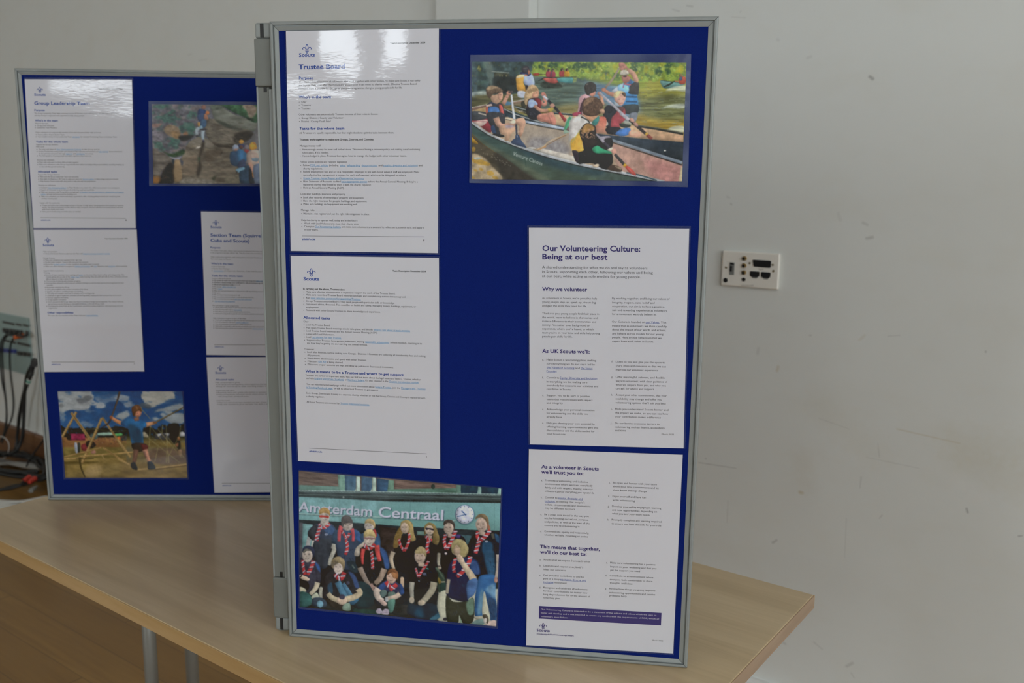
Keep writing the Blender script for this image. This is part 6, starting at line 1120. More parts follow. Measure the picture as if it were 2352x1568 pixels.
    P.poly('G', [(1700, 1010), (1800, 990), (1830, 1060), (1780, 1130), (1700, 1140)], (84, 104, 104)); P.poly('G', [(1860, 1040), (1980, 1030), (1990, 1100), (1860, 1130)], (88, 110, 106)); P.limb('G', [(1660, 960), (1620, 1050), (1680, 1180), (1760, 1220)], 130, 110, (180, 166, 158)); P.limb('G', [(2091, 1070), (1980, 1140), (1800, 1180)], 100, 90, (180, 164, 152)); P.poly('G', [(1660, 1180), (1760, 1200), (1830, 1260), (1800, 1310), (1720, 1280)], (176, 154, 148)); P.poly('G', [(1800, 1140), (1850, 1140), (1850, 1220), (1800, 1220)], (150, 160, 168), a=.8); P.poly('G', [(1570, 1180), (1660, 1220), (1760, 1330), (1700, 1370), (1620, 1350)], (30, 38, 46)); P.poly('G', [(1850, 1220), (1990, 1180), (1960, 1400), (1880, 1440)], (92, 134, 124), col2=(76, 112, 106)); P.poly('G', [(1610, 1440), (1640, 1370), (1710, 1370), (1730, 1440), (1680, 1470)], (160, 150, 166)); P.poly('G', [(1720, 1470), (1770, 1380), (1860, 1380), (1870, 1460), (1840, 1490)], (166, 154, 170))
    for y in (1395, 1425): P.line('G', [(1640, y), (1715, y + 4)], 8, (90, 84, 100), .7, sm=False); P.line('G', [(1760, y + 12), (1860, y + 20)], 8, (90, 84, 100), .7, sm=False)
    # girl kneeling, dark shirt
    P.poly('h', [(170, 640), (240, 420), (360, 330), (560, 280), (700, 360), (770, 520), (740, 660), (640, 660), (600, 800), (520, 1000), (300, 1040), (290, 700)], (24, 32, 40), col2=(34, 36, 38)); P.face('h', 400, 150, 110, 150, (174, 156, 144), look=-.3, ang=-5); P.poly('h', [(300, 80), (330, 0), (420, -50), (500, -10), (530, 90), (520, 160), (470, 100), (430, 30), (340, 50)], (154, 140, 104)); P.poly('f', [(300, 1568), (330, 1480), (400, 1430), (470, 1450), (510, 1540), (510, 1568)], (150, 138, 106)); P.limb('h', [(430, 270), (420, 350)], 130, 110, (158, 142, 130)); P.scarf('h', [(310, 380), (340, 470), (360, 560)], 40, 5); P.scarf('h', [(570, 240), (500, 350), (420, 470), (370, 560)], 52, 7); P.ell('h', 488, 500, 36, 30, (76, 84, 104)); P.line('h', [(525, 385), (575, 400)], 22, (80, 140, 130)); P.ell('h', 380, 640, 14, 14, (120, 130, 150))
    P.limb('h', [(240, 660), (230, 820), (245, 980)], 110, 70, (138, 136, 128)); P.ell('h', 235, 1020, 54, 66, (160, 150, 136)); P.limb('h', [(680, 660), (640, 820), (520, 980), (450, 1050)], 140, 110, (152, 146, 130)); P.ell('h', 430, 1075, 76, 60, (166, 154, 138)); P.poly('h', [(180, 1100), (420, 1130), (560, 1080), (760, 1140), (820, 1320), (620, 1410), (300, 1370), (150, 1300)], (30, 46, 58), tex=n1, amp=.25); P.poly('h', [(300, 1200), (420, 1150), (480, 1350), (300, 1340)], (32, 70, 92), blur=6); P.poly('h', [(590, 1400), (740, 1290), (820, 1200), (820, 1330), (720, 1410)], (58, 100, 122), blur=2)
    # rucksack and pavement between
    P.poly('h', [(700, 360), (770, 420), (880, 520), (910, 800), (830, 870), (760, 840), (740, 640), (760, 520)], (50, 66, 60)); P.poly('h', [(760, 560), (820, 640), (800, 700), (760, 650)], (120, 104, 56), blur=2); P.line('h', [(820, 660), (900, 655)], 16, (170, 160, 140)); P.poly('h', [(800, 690), (900, 680), (900, 810), (810, 850)], (36, 60, 58)); P.limb('h', [(720, 370), (800, 470), (880, 600)], 34, 30, (86, 104, 92)); P.limb('h', [(780, 100), (770, 330)], 60, 50, (140, 136, 124)); P.ell('h', 790, 370, 40, 40, (150, 142, 128)); P.line('h', [(750, 345), (810, 345)], 16, (40, 40, 44)); P.poly('h', [(780, 890), (920, 830), (930, 1000), (920, 1350), (840, 1410), (780, 1300), (740, 1140)], (166, 166, 150), tex=n2, amp=.08); P.poly('h', [(740, 1410), (860, 1360), (920, 1390), (850, 1440)], (150, 150, 138)); P.ell('h', 900, 1400, 44, 34, (50, 50, 58))
    # boy with hand at his mouth
    P.poly('h', [(930, 600), (980, 330), (1080, 200), (1300, 170), (1460, 190), (1560, 280), (1600, 500), (1520, 520), (1360, 680), (1360, 1000), (1320, 1060), (940, 940)], (28, 46, 78), col2=(22, 36, 60)); P.poly('h', [(1400, 260), (1520, 250), (1590, 460), (1540, 510), (1430, 470)], (54, 82, 128), blur=2); P.face('f', 1120, 1480, 95, 130, (166, 146, 130), look=-.2); P.poly('f', [(1040, 1568), (1020, 1420), (1070, 1310), (1160, 1280), (1280, 1320), (1350, 1440), (1350, 1568), (1230, 1568), (1200, 1470), (1120, 1400), (1080, 1480)], (152, 142, 106), tex=n2, amp=.2); P.poly('h', [(1040, -20), (1100, 80), (1180, 60), (1220, -40), (1360, -40), (1340, 90), (1290, 160), (1180, 140), (1100, 110), (1050, 60)], (154, 144, 106)); P.poly('h', [(1070, 0), (1180, -30), (1200, 80), (1130, 120), (1080, 80)], (166, 146, 130))
    P.scarf('h', [(1110, 180), (1070, 330), (1080, 470)], 66, 4); P.scarf('h', [(1400, 150), (1360, 290), (1250, 450), (1130, 550)], 84, 6); P.limb('h', [(1930, 480), (1905, 620)], 10, 10, (120, 110, 100), .3); P.limb('h', [(1460, 600), (1330, 400), (1230, 260)], 150, 90, (172, 158, 138)); P.ell('h', 1450, 600, 76, 74, (176, 160, 138)); P.poly('h', [(1130, 130), (1180, 100), (1260, 180), (1280, 260), (1210, 290), (1140, 220)], (176, 158, 142)); P.line('h', [(1110, 110), (1200, 150)], 26, (180, 160, 142))
    for i in range(3): P.line('h', [(1140, 190 + i * 26), (1200, 170 + i * 30)], 7, (120, 104, 94), .7, sm=False)
    P.limb('h', [(970, 600), (950, 760), (935, 890)], 70, 60, (140, 132, 118)); P.poly('h', [(1340, 660), (1540, 600), (1490, 880), (1380, 980), (1340, 1000)], (66, 96, 140), tex=n1, amp=.25); P.poly('h', [(920, 930), (1060, 1050), (1320, 1040), (1460, 980), (1480, 1300), (1420, 1480), (1250, 1480), (1180, 1320), (1150, 1480), (940, 1440)], (50, 52, 44), tex=n1, amp=.2); P.poly('h', [(1320, 1080), (1450, 980), (1475, 1180), (1450, 1300), (1360, 1300)], (92, 116, 102), blur=2); P.poly('h', [(1180, 1310), (1240, 1470), (1200, 1490)], (120, 140, 124)); P.poly('h', [(1440, 1460), (1560, 1400), (1660, 1400), (1670, 1500), (1560, 1530), (1440, 1510)], (100, 124, 124)); P.poly('h', [(1660, 1400), (1720, 1380), (1720, 1460), (1670, 1480)], (170, 164, 160))
    FH, DH, GH = [(186, 168, 120), (140, 118, 78), (112, 92, 60), (168, 148, 104)], [(60, 54, 52), (104, 96, 88), (78, 70, 66)], [(186, 146, 88), (128, 96, 58), (160, 120, 72)]
    for c_, x, y, rx, ry, cl, n_ in (('e', 570, 815, 95, 55, GH, 22), ('e', 1030, 985, 95, 70, DH, 22), ('e', 1490, 1030, 90, 50, FH, 18), ('e', 1490, 1270, 105, 65, FH, 26), ('f', 150, 1090, 40, 150, FH, 20), ('f', 215, 1150, 50, 110, FH, 16), ('f', 690, 1130, 50, 140, GH, 22), ('f', 590, 1000, 80, 40, GH, 12), ('f', 980, 950, 90, 40, DH, 16), ('f', 1630, 850, 110, 60, DH, 22), ('G', 850, 410, 110, 70, FH, 28), ('G', 1950, 660, 90, 80, [(140, 96, 62), (90, 60, 42), (168, 120, 82)], 24), ('h', 410, 30, 90, 70, FH, 22), ('f', 1200, 1400, 130, 90, FH, 34), ('h', 1270, 30, 70, 100, FH, 22), ('Z', 1010, 690, 22, 60, FH, 14)):
        P.strands(c_, x, y, rx, ry, cl, n_, 8, 10 if c_ != 'Z' else 5)
    for c_, x, y, rx, ry in (('e', 580, 1330, 140, 160), ('G', 1040, 260, 120, 180), ('G', 1480, 600, 150, 180), ('G', 340, 700, 100, 140), ('G', 940, 850, 180, 140), ('h', 500, 560, 160, 160), ('h', 1180, 700, 160, 240), ('h', 1120, 1200, 140, 140), ('h', 1790, 300, 90, 200), ('h', 1800, 1150, 70, 200)):
        P.strands(c_, x, y, rx, ry, [(24, 26, 34), (64, 74, 96), (48, 54, 68)], 16, 15, 15)
    P.poly(Z, [(110, 40), (1000, 120), (1000, 330), (700, 620), (500, 700), (110, 620)], (140, 150, 156), False, a=.10, blur=20)  # pale veil over the left: sheen of the laminate painted into the print
QGRP = [(686.5, 1081), (1151, 1121.5), (1140, 1438), (689, 1393)]
photo('group photo of youths in striped neckerchiefs below a large station sign and clock', FB, QGRP, [(685, 1078.5), (1154.5, 1119.5), (1143.5, 1444), (686, 1397.5)], paint_group, 5, D_P2, 'film', GAIN_F, HAZE)
def paint_boy(P):
    y, Y = 'y', 'Y'; n1 = P.noise(22, 9, 4, 41); n2 = P.noise(5, 5, 3, 42); n3 = P.noise(34, 14, 4, 43); nc = P.noise(26, 12, 5, 44)
    A = [(-40, 30), (2300, 30), (2400, 1600), (-40, 1600)]
    P.poly(y, A, (26, 66, 112), False, col2=(60, 100, 140)); 
    # clouds
    for p, c, a in (([(20, 60), (560, 60), (640, 200), (820, 270), (800, 350), (560, 370), (260, 400), (40, 380)], (140, 144, 146), .95), ([(360, 190), (560, 150), (620, 210), (480, 250), (380, 240)], (92, 98, 104), .8), ([(60, 250), (160, 280), (120, 320), (50, 310)], (100, 104, 106), .8), ([(640, 190), (900, 130), (1195, 150), (1195, 260), (900, 260), (760, 300)], (120, 132, 146), .55), ([(640, 60), (1060, 60), (900, 150), (700, 140)], (40, 78, 120), .7), ([(60, 420), (160, 480), (130, 640), (60, 620)], (120, 134, 146), .7), ([(420, 580), (560, 600), (600, 680), (420, 680)], (124, 136, 148), .6), ([(500, 390), (740, 390), (700, 420), (520, 420)], (100, 120, 140), .6), ([(840, 400), (920, 400), (910, 440), (860, 440)], (130, 138, 146), .7), ([(1050, 470), (1195, 440), (1195, 520), (1080, 520)], (140, 146, 148), .8), ([(330, 470), (400, 560), (360, 620), (320, 540)], (110, 126, 142), .6)): P.poly(y, p, c, a=a, blur=7, tex=n1, amp=.2, rag=nc)
    for p, c, a in (([(10, 160), (180, 160), (300, 280), (360, 300), (200, 320), (0, 250)], (130, 138, 146), .8), ([(10, 440), (160, 440), (200, 500), (100, 520), (10, 500)], (138, 144, 146), .85), ([(400, 100), (560, 70), (800, 60), (960, 110), (980, 180), (860, 240), (700, 300), (680, 330), (560, 330), (420, 230)], (150, 148, 140), .95), ([(380, 260), (470, 260), (560, 300), (540, 360), (420, 340)], (70, 80, 88), .8), ([(660, 380), (880, 320), (1060, 250), (1120, 270), (1140, 340), (900, 440), (1140, 440), (1140, 560), (1000, 620), (780, 580), (640, 560), (560, 540), (740, 480)], (136, 142, 144), .9), ([(660, 210), (780, 190), (700, 230)], (96, 102, 104), .6), ([(700, 300), (900, 230), (1100, 180), (1110, 240), (900, 300), (760, 360), (640, 370), (560, 400), (600, 480), (720, 470), (660, 500), (480, 490), (440, 440), (560, 380)], (28, 72, 120), .8)): P.poly(Y, p, c, a=a, blur=7, tex=n1, amp=.18, rag=nc)
    # tree line and field
    P.poly(y, [(60, 650), (180, 690), (320, 690), (420, 680), (620, 690), (900, 690), (990, 660), (1195, 690), (1195, 860), (60, 860)], (28, 36, 32), tex=n2, amp=.4, blur=2, rag=n2); P.poly(Y, [(0, 690), (200, 690), (440, 690), (520, 660), (660, 720), (720, 650), (860, 640), (920, 610), (1120, 620), (1180, 600), (1190, 900), (0, 900)], (26, 34, 28), tex=n2, amp=.4, blur=2, rag=n2)
    P.poly(y, [(80, 850), (1195, 860), (1195, 1050), (90, 1040)], (122, 88, 56), False, tex=n1, amp=.25); P.poly(Y, [(60, 860), (1190, 880), (1200, 1100), (60, 1060)], (112, 96, 56), False, tex=n1, amp=.25, blur=14)
    P.poly(y, [(90, 1020), (1195, 1020), (1195, 1240), (110, 1230)], (104, 92, 52), False, tex=n1, amp=.3); P.poly(Y, [(60, 1040), (1200, 1040), (1200, 1240), (60, 1230)], (98, 86, 58), False, tex=n1, amp=.25, blur=14)
    P.poly(y, [(100, 1210), (1195, 1200), (1195, 1560), (120, 1560)], (122, 104, 62), False, tex=n3, amp=.28); P.poly(Y, [(60, 1210), (1200, 1200), (1220, 1560), (60, 1560)], (116, 96, 58), False, tex=n3, amp=.28, blur=14); P.poly(y, [(140, 1260), (700, 1260), (600, 1300), (150, 1310)], (84, 72, 40), blur=3); P.poly(Y, [(560, 1060), (1140, 1070), (1150, 1290), (620, 1290)], (98, 82, 70), blur=4, tex=n1, amp=.2); P.poly(y, [(560, 1330), (760, 1340), (720, 1500), (500, 1500)], (150, 128, 90), blur=6, a=.7)
    for i in range(500):
        x, yy = P.rs.uniform(120, 2250), P.rs.uniform(1040, 1550); P.line(y, [(x, yy), (x + P.rs.uniform(8, 40), yy + P.rs.uniform(-4, 4))], P.rs.uniform(3, 8), [(92, 78, 40), (146, 124, 82), (84, 84, 44), (128, 104, 66)][P.rs.randint(4)], .4, sm=False)
    # stalls, tents, people
    P.poly(y, [(220, 790), (480, 790), (500, 900), (230, 900)], (120, 40, 68), False, tex=n2, amp=.4); P.poly(y, [(180, 830), (240, 800), (250, 890), (190, 890)], (40, 34, 36)); P.poly(y, [(720, 780), (940, 770), (960, 810), (730, 815)], (130, 158, 146)); P.poly(y, [(1000, 790), (1110, 780), (1120, 820), (1010, 825)], (84, 150, 92)); P.poly(y, [(1040, 845), (1090, 840), (1090, 885), (1040, 885)], (176, 100, 52)); P.poly(y, [(580, 800), (700, 800), (690, 880), (590, 880)], (70, 84, 84)); P.poly(y, [(1100, 830), (1195, 830), (1195, 900), (1110, 900)], (56, 60, 62), tex=n2, amp=.4)
    for i in range(60): P.ell(y, P.rs.uniform(620, 1190), P.rs.uniform(840, 960), 9, 12, [(120, 70, 60), (90, 60, 56), (130, 110, 100), (60, 50, 48), (96, 84, 60)][P.rs.randint(5)], 0, .6)
    P.poly(y, [(310, 960), (350, 950), (370, 1100), (330, 1110)], (134, 142, 156)); P.poly(y, [(365, 950), (410, 960), (400, 1100), (370, 1100)], (48, 52, 48)); P.poly(y, [(430, 980), (520, 960), (530, 1080), (440, 1070)], (106, 44, 50)); P.poly(y, [(510, 930), (590, 900), (680, 980), (600, 1040), (520, 1010)], (44, 40, 40)); P.poly(y, [(600, 1080), (660, 1070), (670, 1120), (600, 1130)], (140, 100, 90))
    P.poly(Y, [(430, 770), (480, 770), (530, 850), (440, 840)], (140, 132, 112)); P.poly(Y, [(640, 800), (740, 780), (930, 780), (980, 830), (940, 890), (660, 880)], (58, 60, 64)); P.poly(Y, [(660, 800), (760, 785), (700, 850)], (150, 152, 158)); P.poly(Y, [(800, 785), (930, 780), (860, 830)], (150, 152, 158)); P.poly(Y, [(1030, 800), (1100, 755), (1150, 780), (1150, 830), (1060, 830)], (156, 156, 158)); P.poly(Y, [(900, 700), (1060, 720), (1040, 940), (940, 960), (890, 860)], (24, 26, 22), blur=3); P.poly(Y, [(1010, 910), (1070, 900), (1080, 1060), (1030, 1090)], (44, 44, 40)); P.poly(Y, [(1030, 1080), (1090, 1060), (1090, 1170), (1040, 1170)], (130, 104, 86)); P.ell(Y, 1045, 870, 26, 34, (120, 80, 54)); P.poly(Y, [(1000, 960), (1040, 950), (1030, 1010), (990, 1000)], (122, 84, 62))
    # poles
    T = (160, 132, 86); D_ = (112, 84, 48)
    for p, w in (([(345, 420), (100, 850)], 42), ([(255, 430), (590, 900)], 46), ([(780, 520), (440, 1290)], 44), ([(785, 510), (1195, 1110)], 34), ([(130, 1190), (500, 1100), (760, 1030)], 26), ([(130, 1222), (380, 1208)], 26), ([(380, 1180), (1160, 1120)], 26), ([(800, 1030), (1195, 1290)], 28)):
        P.line(y, p, w, T, sm=False); P.line(y, [(a + w * .25, b + w * .2) for a, b in p], w * .35, D_, .7, sm=False)
    for p, w in (([(0, 890), (220, 1190)], 34), ([(0, 1215), (220, 1330)], 28), ([(0, 1125), (260, 1105)], 22), ([(330, 1405), (660, 1375), (1190, 1310)], 22)): P.line(Y, p, w, T, sm=False)
    P.line(Y, [(640, 1400), (1180, 1330)], 16, (84, 66, 40), .8, sm=False)
    P.limb(y, [(400, 1200), (420, 1360), (490, 1530)], 40, 20, (66, 58, 36)); P.limb(y, [(330, 1215), (560, 1220), (640, 1215)], 16, 12, (60, 54, 36)); P.line(y, [(770, 1140), (830, 1240)], 16, (150, 124, 84)); P.limb(y, [(480, 720), (700, 710), (900, 750), (1195, 740)], 9, 9, (96, 92, 66))
    P.limb(y, [(1085, 70), (1030, 260), (940, 510), (880, 620), (770, 690)], 34, 20, (62, 54, 50)); P.limb(y, [(1085, 70), (1040, 240), (950, 490)], 12, 10, (126, 108, 84), .8); P.limb(Y, [(30, 70), (0, 220)], 30, 30, (66, 58, 50), .9)
    for p in ([(540, 640), (840, 1000)], [(680, 700), (1100, 1200)], [(400, 360), (560, 540)], [(520, 860), (1060, 1280)], [(830, 640), (850, 1000), (830, 1280)], [(560, 640), (540, 1000)], [(1080, 640), (1060, 820), (880, 1160), (830, 1280)], [(700, 980), (640, 1260)], [(870, 860), (1010, 1030), (1140, 1200)], [(860, 1080), (880, 1290)], [(770, 640), (760, 780)]): P.line(Y, p, 9, (148, 138, 96), .95, sm=False)
    P.line(Y, [(1130, 340), (850, 490), (640, 600), (540, 650)], 26, (92, 80, 54)); P.line(Y, [(1130, 332), (850, 482), (640, 592)], 8, (150, 134, 96), .8)
    # boy
    P.limb(y, [(1110, 610), (1010, 560), (940, 510)], 70, 44, (170, 116, 78)); P.ell(y, 935, 510, 28, 30, (120, 72, 50)); P.limb(Y, [(480, 640), (560, 620), (640, 600)], 80, 50, (160, 118, 88)); P.ell(Y, 640, 600, 34, 22, (110, 78, 52))
    P.poly(Y, [(60, 590), (150, 540), (250, 530), (350, 580), (460, 590), (500, 650), (440, 680), (430, 760), (440, 960), (390, 1060), (320, 1080), (240, 960), (200, 760), (160, 690), (70, 640)], (38, 92, 138), tex=n1, amp=.12); P.poly(Y, [(180, 640), (260, 640), (400, 740), (420, 950), (300, 960), (220, 800)], (34, 66, 90), blur=5); P.poly(Y, [(60, 600), (150, 545), (170, 680), (80, 640)], (32, 76, 116)); P.ell(Y, 390, 635, 26, 22, (70, 116, 150)); P.poly(Y, [(380, 560), (470, 590), (490, 640), (440, 690), (420, 740), (370, 640)], (36, 100, 154), blur=2)
    P.poly(Y, [(240, 960), (440, 950), (520, 1000), (500, 1080), (420, 1090), (360, 1100), (280, 1080)], (56, 48, 44)); P.poly(Y, [(400, 970), (510, 990), (510, 1060), (440, 1080)], (88, 44, 44)); P.limb(Y, [(320, 1060), (300, 1180), (280, 1290)], 90, 60, (98, 72, 62)); P.limb(Y, [(470, 1060), (500, 1160), (545, 1270)], 90, 54, (168, 122, 102)); P.limb(Y, [(450, 1090), (490, 1200)], 40, 30, (108, 80, 76), .8)
    P.poly(Y, [(230, 1290), (290, 1280), (340, 1370), (330, 1410), (260, 1390), (225, 1350)], (34, 38, 42)); P.poly(Y, [(510, 1270), (580, 1265), (640, 1340), (640, 1390), (530, 1400), (515, 1340)], (40, 48, 56))
    P.limb(Y, [(320, 510), (330, 570)], 90, 80, (120, 84, 66)); P.poly(Y, [(260, 380), (400, 370), (410, 440), (370, 500), (310, 500), (265, 450)], (150, 102, 78)); P.poly(Y, [(330, 420), (390, 430), (380, 480), (330, 470)], (176, 118, 96), blur=2); P.poly(Y, [(250, 440), (240, 350), (300, 300), (360, 300), (410, 360), (410, 420), (370, 400), (320, 420), (280, 500)], (88, 60, 42)); P.line(Y, [(310, 310), (340, 380)], 26, (124, 92, 62), .7); P.line(Y, [(400, 330), (420, 400)], 8, (140, 130, 90), .8)
    P.line(Y, [(330, 440), (350, 442)], 8, (70, 44, 36), .9, sm=False); P.line(Y, [(335, 480), (365, 478)], 8, (96, 54, 46), .9, sm=False)
QBOY = [(133, 899), (418.5, 899), (430.5, 1096.5), (150.5, 1096.5)]
photo('photo of a boy in a blue shirt balancing on ropes and wooden poles, rear board', BB, QBOY, [(132.5, 896.5), (422, 897.5), (434.5, 1100.5), (146, 1100.5)], paint_boy, 7, D_P3, 'film', GAIN_B, HAZE)
def paint_climb(P):
    k = 'k'; n1 = P.noise(24, 14, 4, 51); n2 = P.noise(7, 5, 4, 52); n3 = P.noise(26, 8, 4, 53)
    P.poly(k, [(0, 0), (2400, 0), (2400, 1568), (0, 1568)], (92, 92, 100), False, tex=n2, amp=.35)
    for i in range(150):
        x, y = P.rs.uniform(60, 1000), P.rs.uniform(80, 950)
        P.ell(k, x, y, P.rs.uniform(20, 80), P.rs.uniform(14, 50), [(108, 104, 114), (78, 78, 84), (58, 96, 88), (118, 104, 102), (66, 84, 84), (128, 124, 126)][P.rs.randint(6)], P.rs.uniform(-40, 40), .5, blur=2)
    for p in ([(200, 300), (420, 220), (520, 330), (440, 400), (300, 380)], [(580, 470), (760, 380), (860, 500), (760, 640), (600, 580)], [(420, 700), (560, 700), (560, 860), (440, 850)], [(100, 730), (240, 780), (330, 880), (200, 880)], [(420, 180), (520, 180), (500, 260), (420, 260)], [(100, 90), (400, 90), (340, 140), (120, 140)], [(760, 200), (880, 240), (860, 320), (740, 290)]): P.poly(k, p, (56, 92, 82), a=.65, blur=4, tex=n2, amp=.4, rag=n2)
    P.poly(k, [(300, 500), (400, 440), (560, 500), (590, 660), (460, 670), (320, 590)], (126, 110, 92), blur=2, tex=n2, amp=.25); P.poly(k, [(420, 560), (560, 580), (580, 680), (470, 670)], (136, 112, 82), blur=3, tex=n2, amp=.25); P.poly(k, [(640, 590), (720, 570), (720, 670), (650, 690)], (136, 104, 82), blur=2); P.poly(k, [(560, 640), (800, 620), (840, 640), (720, 720), (600, 720)], (44, 46, 46), blur=3); P.poly(k, [(80, 560), (260, 560), (300, 700), (140, 740), (80, 680)], (112, 108, 116), blur=3, tex=n2, amp=.3); P.poly(k, [(90, 430), (260, 420), (200, 480), (90, 490)], (124, 102, 98), blur=2, tex=n2, amp=.2)
    # upper right slab and bush
    P.poly(k, [(1130, 90), (1300, 110), (1560, 260), (1960, 400), (1960, 560), (1500, 520), (1200, 340), (1160, 240)], (108, 112, 104), False, tex=n3, amp=.32); P.poly(k, [(1320, 90), (1960, 90), (1960, 400), (1720, 300), (1560, 230), (1380, 130)], (56, 92, 66), tex=n2, amp=.4); P.poly(k, [(1700, 100), (1900, 90), (1960, 180), (1900, 300), (1820, 310), (1780, 200)], (136, 122, 108), blur=3, tex=n2, amp=.3); P.poly(k, [(1780, 310), (1900, 340), (1880, 370), (1800, 350)], (36, 50, 42), blur=2); P.poly(k, [(1130, 90), (1320, 95), (1380, 140), (1240, 180), (1150, 160)], (84, 92, 84), blur=3, tex=n2, amp=.3)
    # big rocks
    P.poly(k, [(1080, 330), (1250, 340), (1560, 480), (1860, 540), (1900, 620), (1700, 780), (1540, 860), (1280, 850), (1140, 780), (1060, 640), (1030, 480)], (104, 98, 88), False, tex=n3, amp=.45); P.poly(k, [(1220, 340), (1560, 470), (1720, 540), (1440, 500), (1260, 400)], (70, 76, 68), blur=3); P.poly(k, [(1560, 620), (1720, 560), (1880, 570), (1880, 640), (1760, 740), (1560, 760)], (52, 46, 40), blur=4, tex=n2, amp=.3); P.poly(k, [(1120, 740), (1360, 800), (1560, 780), (1500, 860), (1280, 850)], (64, 56, 48), blur=4, tex=n3, amp=.3)
    for i in range(70):
        x, yy = P.rs.uniform(1060, 1700), P.rs.uniform(380, 820); P.line(k, [(x, yy), (x + P.rs.uniform(40, 150), yy + P.rs.uniform(-10, 50))], P.rs.uniform(6, 14), [(66, 60, 54), (128, 122, 110)][P.rs.randint(2)], .45, sm=False)
    P.poly(k, [(760, 740), (900, 660), (1060, 680), (1240, 840), (1500, 860), (1640, 1000), (1640, 1500), (480, 1500), (460, 1200), (620, 1020), (700, 820)], (104, 96, 84), False, tex=n3, amp=.45); P.poly(k, [(720, 800), (900, 670), (1060, 690), (1200, 830), (1000, 860), (860, 800)], (118, 112, 102), blur=4, tex=n3, amp=.15); P.poly(k, [(980, 760), (1030, 760), (1000, 900), (940, 1060), (980, 1200), (900, 1380), (880, 1200), (920, 1000)], (58, 52, 46), blur=4); P.poly(k, [(860, 1060), (940, 1020), (920, 1100), (880, 1140)], (50, 78, 60), blur=3); P.poly(k, [(480, 1080), (600, 1090), (620, 1280), (600, 1440), (480, 1460), (450, 1280)], (134, 114, 88), tex=n3, amp=.18); P.poly(k, [(620, 1060), (900, 1020), (860, 1300), (660, 1340)], (112, 100, 86), blur=4, tex=n3, amp=.2); P.poly(k, [(1060, 900), (1340, 900), (1300, 980), (1080, 1120)], (92, 82, 70), blur=4, tex=n3, amp=.2); P.poly(k, [(1320, 920), (1360, 920), (1300, 1000)], (60, 54, 46), blur=2)
    P.poly(k, [(860, 850), (900, 830), (960, 820), (940, 850), (880, 870)], (160, 156, 150)); P.poly(k, [(80, 850), (300, 960), (470, 1060), (470, 1140), (400, 1120), (240, 1280), (200, 1500), (90, 1500)], (96, 90, 84), False, tex=n3, amp=.42); P.poly(k, [(400, 1120), (470, 1160), (460, 1260), (450, 1500), (210, 1500), (250, 1320), (320, 1200)], (34, 28, 26), blur=3); P.poly(k, [(90, 1380), (210, 1370), (200, 1480), (95, 1490)], (128, 92, 52), blur=4); P.poly(k, [(220, 880), (420, 960), (640, 880), (660, 960), (520, 1010), (420, 1020), (330, 960)], (44, 66, 44), blur=3, tex=n2, amp=.4); P.poly(k, [(390, 1010), (500, 1030), (600, 1010), (580, 1050), (480, 1060)], (140, 138, 150), blur=1); P.poly(k, [(440, 1060), (480, 1070), (470, 1160), (440, 1120)], (44, 52, 60), blur=2); P.poly(k, [(590, 1070), (640, 1100), (620, 1180), (600, 1140)], (64, 72, 88), blur=2)
    P.poly(k, [(640, 1420), (760, 1390), (1160, 1440), (1200, 1500), (600, 1500)], (126, 120, 110), blur=3, tex=n2, amp=.25); P.poly(k, [(1400, 1380), (1640, 1340), (1640, 1500), (1420, 1500)], (112, 106, 92), blur=3, tex=n2, amp=.2); P.poly(k, [(1140, 1400), (1240, 1340), (1200, 1460)], (60, 64, 52), blur=3); P.poly(k, [(1960, 480), (2040, 470), (2300, 700), (2300, 1500), (1940, 1500), (1860, 780), (1900, 600)], (112, 112, 116), tex=n2, amp=.2)
    for i in range(260):
        x, yy = P.rs.uniform(90, 1650), P.rs.uniform(700, 1480); L = P.rs.uniform(20, 110); sl = P.rs.uniform(-.2, .9)
        P.line(k, [(x, yy), (x + L, yy + L * sl)], P.rs.uniform(4, 12), [(70, 62, 52), (134, 126, 112), (88, 82, 70), (60, 54, 46)][P.rs.randint(4)], .3, sm=False)
    # climbers on the rock
    P.poly(k, [(910, 180), (960, 160), (1040, 180), (1060, 280), (1000, 340), (940, 380), (900, 320)], (44, 60, 96)); P.poly(k, [(900, 270), (1000, 240), (1020, 340), (940, 380), (905, 350)], (54, 72, 104)); P.ell(k, 1010, 130, 44, 40, (122, 92, 84)); P.ell(k, 1078, 230, 34, 34, (186, 116, 74)); P.limb(k, [(1030, 250), (1060, 300), (1080, 350)], 50, 34, (160, 112, 90)); P.ell(k, 1040, 310, 30, 36, (150, 108, 92))
    P.poly(k, [(960, 370), (1010, 340), (1060, 380), (1050, 470), (990, 500), (950, 470)], (60, 84, 112)); P.poly(k, [(905, 400), (940, 400), (940, 470), (905, 460)], (160, 124, 72)); P.poly(k, [(930, 470), (980, 460), (990, 510), (930, 520)], (120, 150, 168)); P.limb(k, [(930, 500), (880, 540), (890, 620)], 64, 50, (136, 148, 156)); P.limb(k, [(1000, 530), (990, 620), (1000, 710)], 70, 44, (138, 152, 162)); P.poly(k, [(930, 520), (1020, 510), (1080, 520), (1000, 545)], (60, 56, 60)); P.ell(k, 890, 645, 30, 14, (56, 58, 62)); P.ell(k, 1005, 730, 22, 22, (66, 60, 74))
    # group at the lower right
    P.ell(k, 1683, 742, 42, 38, (190, 138, 66)); P.poly(k, [(1630, 790), (1720, 790), (1740, 840), (1640, 850)], (58, 60, 92)); P.ell(k, 1680, 840, 34, 34, (92, 64, 60)); P.ell(k, 1580, 845, 54, 52, (146, 160, 182)); P.ell(k, 1590, 890, 40, 24, (150, 116, 104)); P.poly(k, [(1740, 880), (1800, 880), (1820, 930), (1760, 940)], (150, 66, 70)); P.ell(k, 1780, 840, 40, 44, (120, 112, 120))
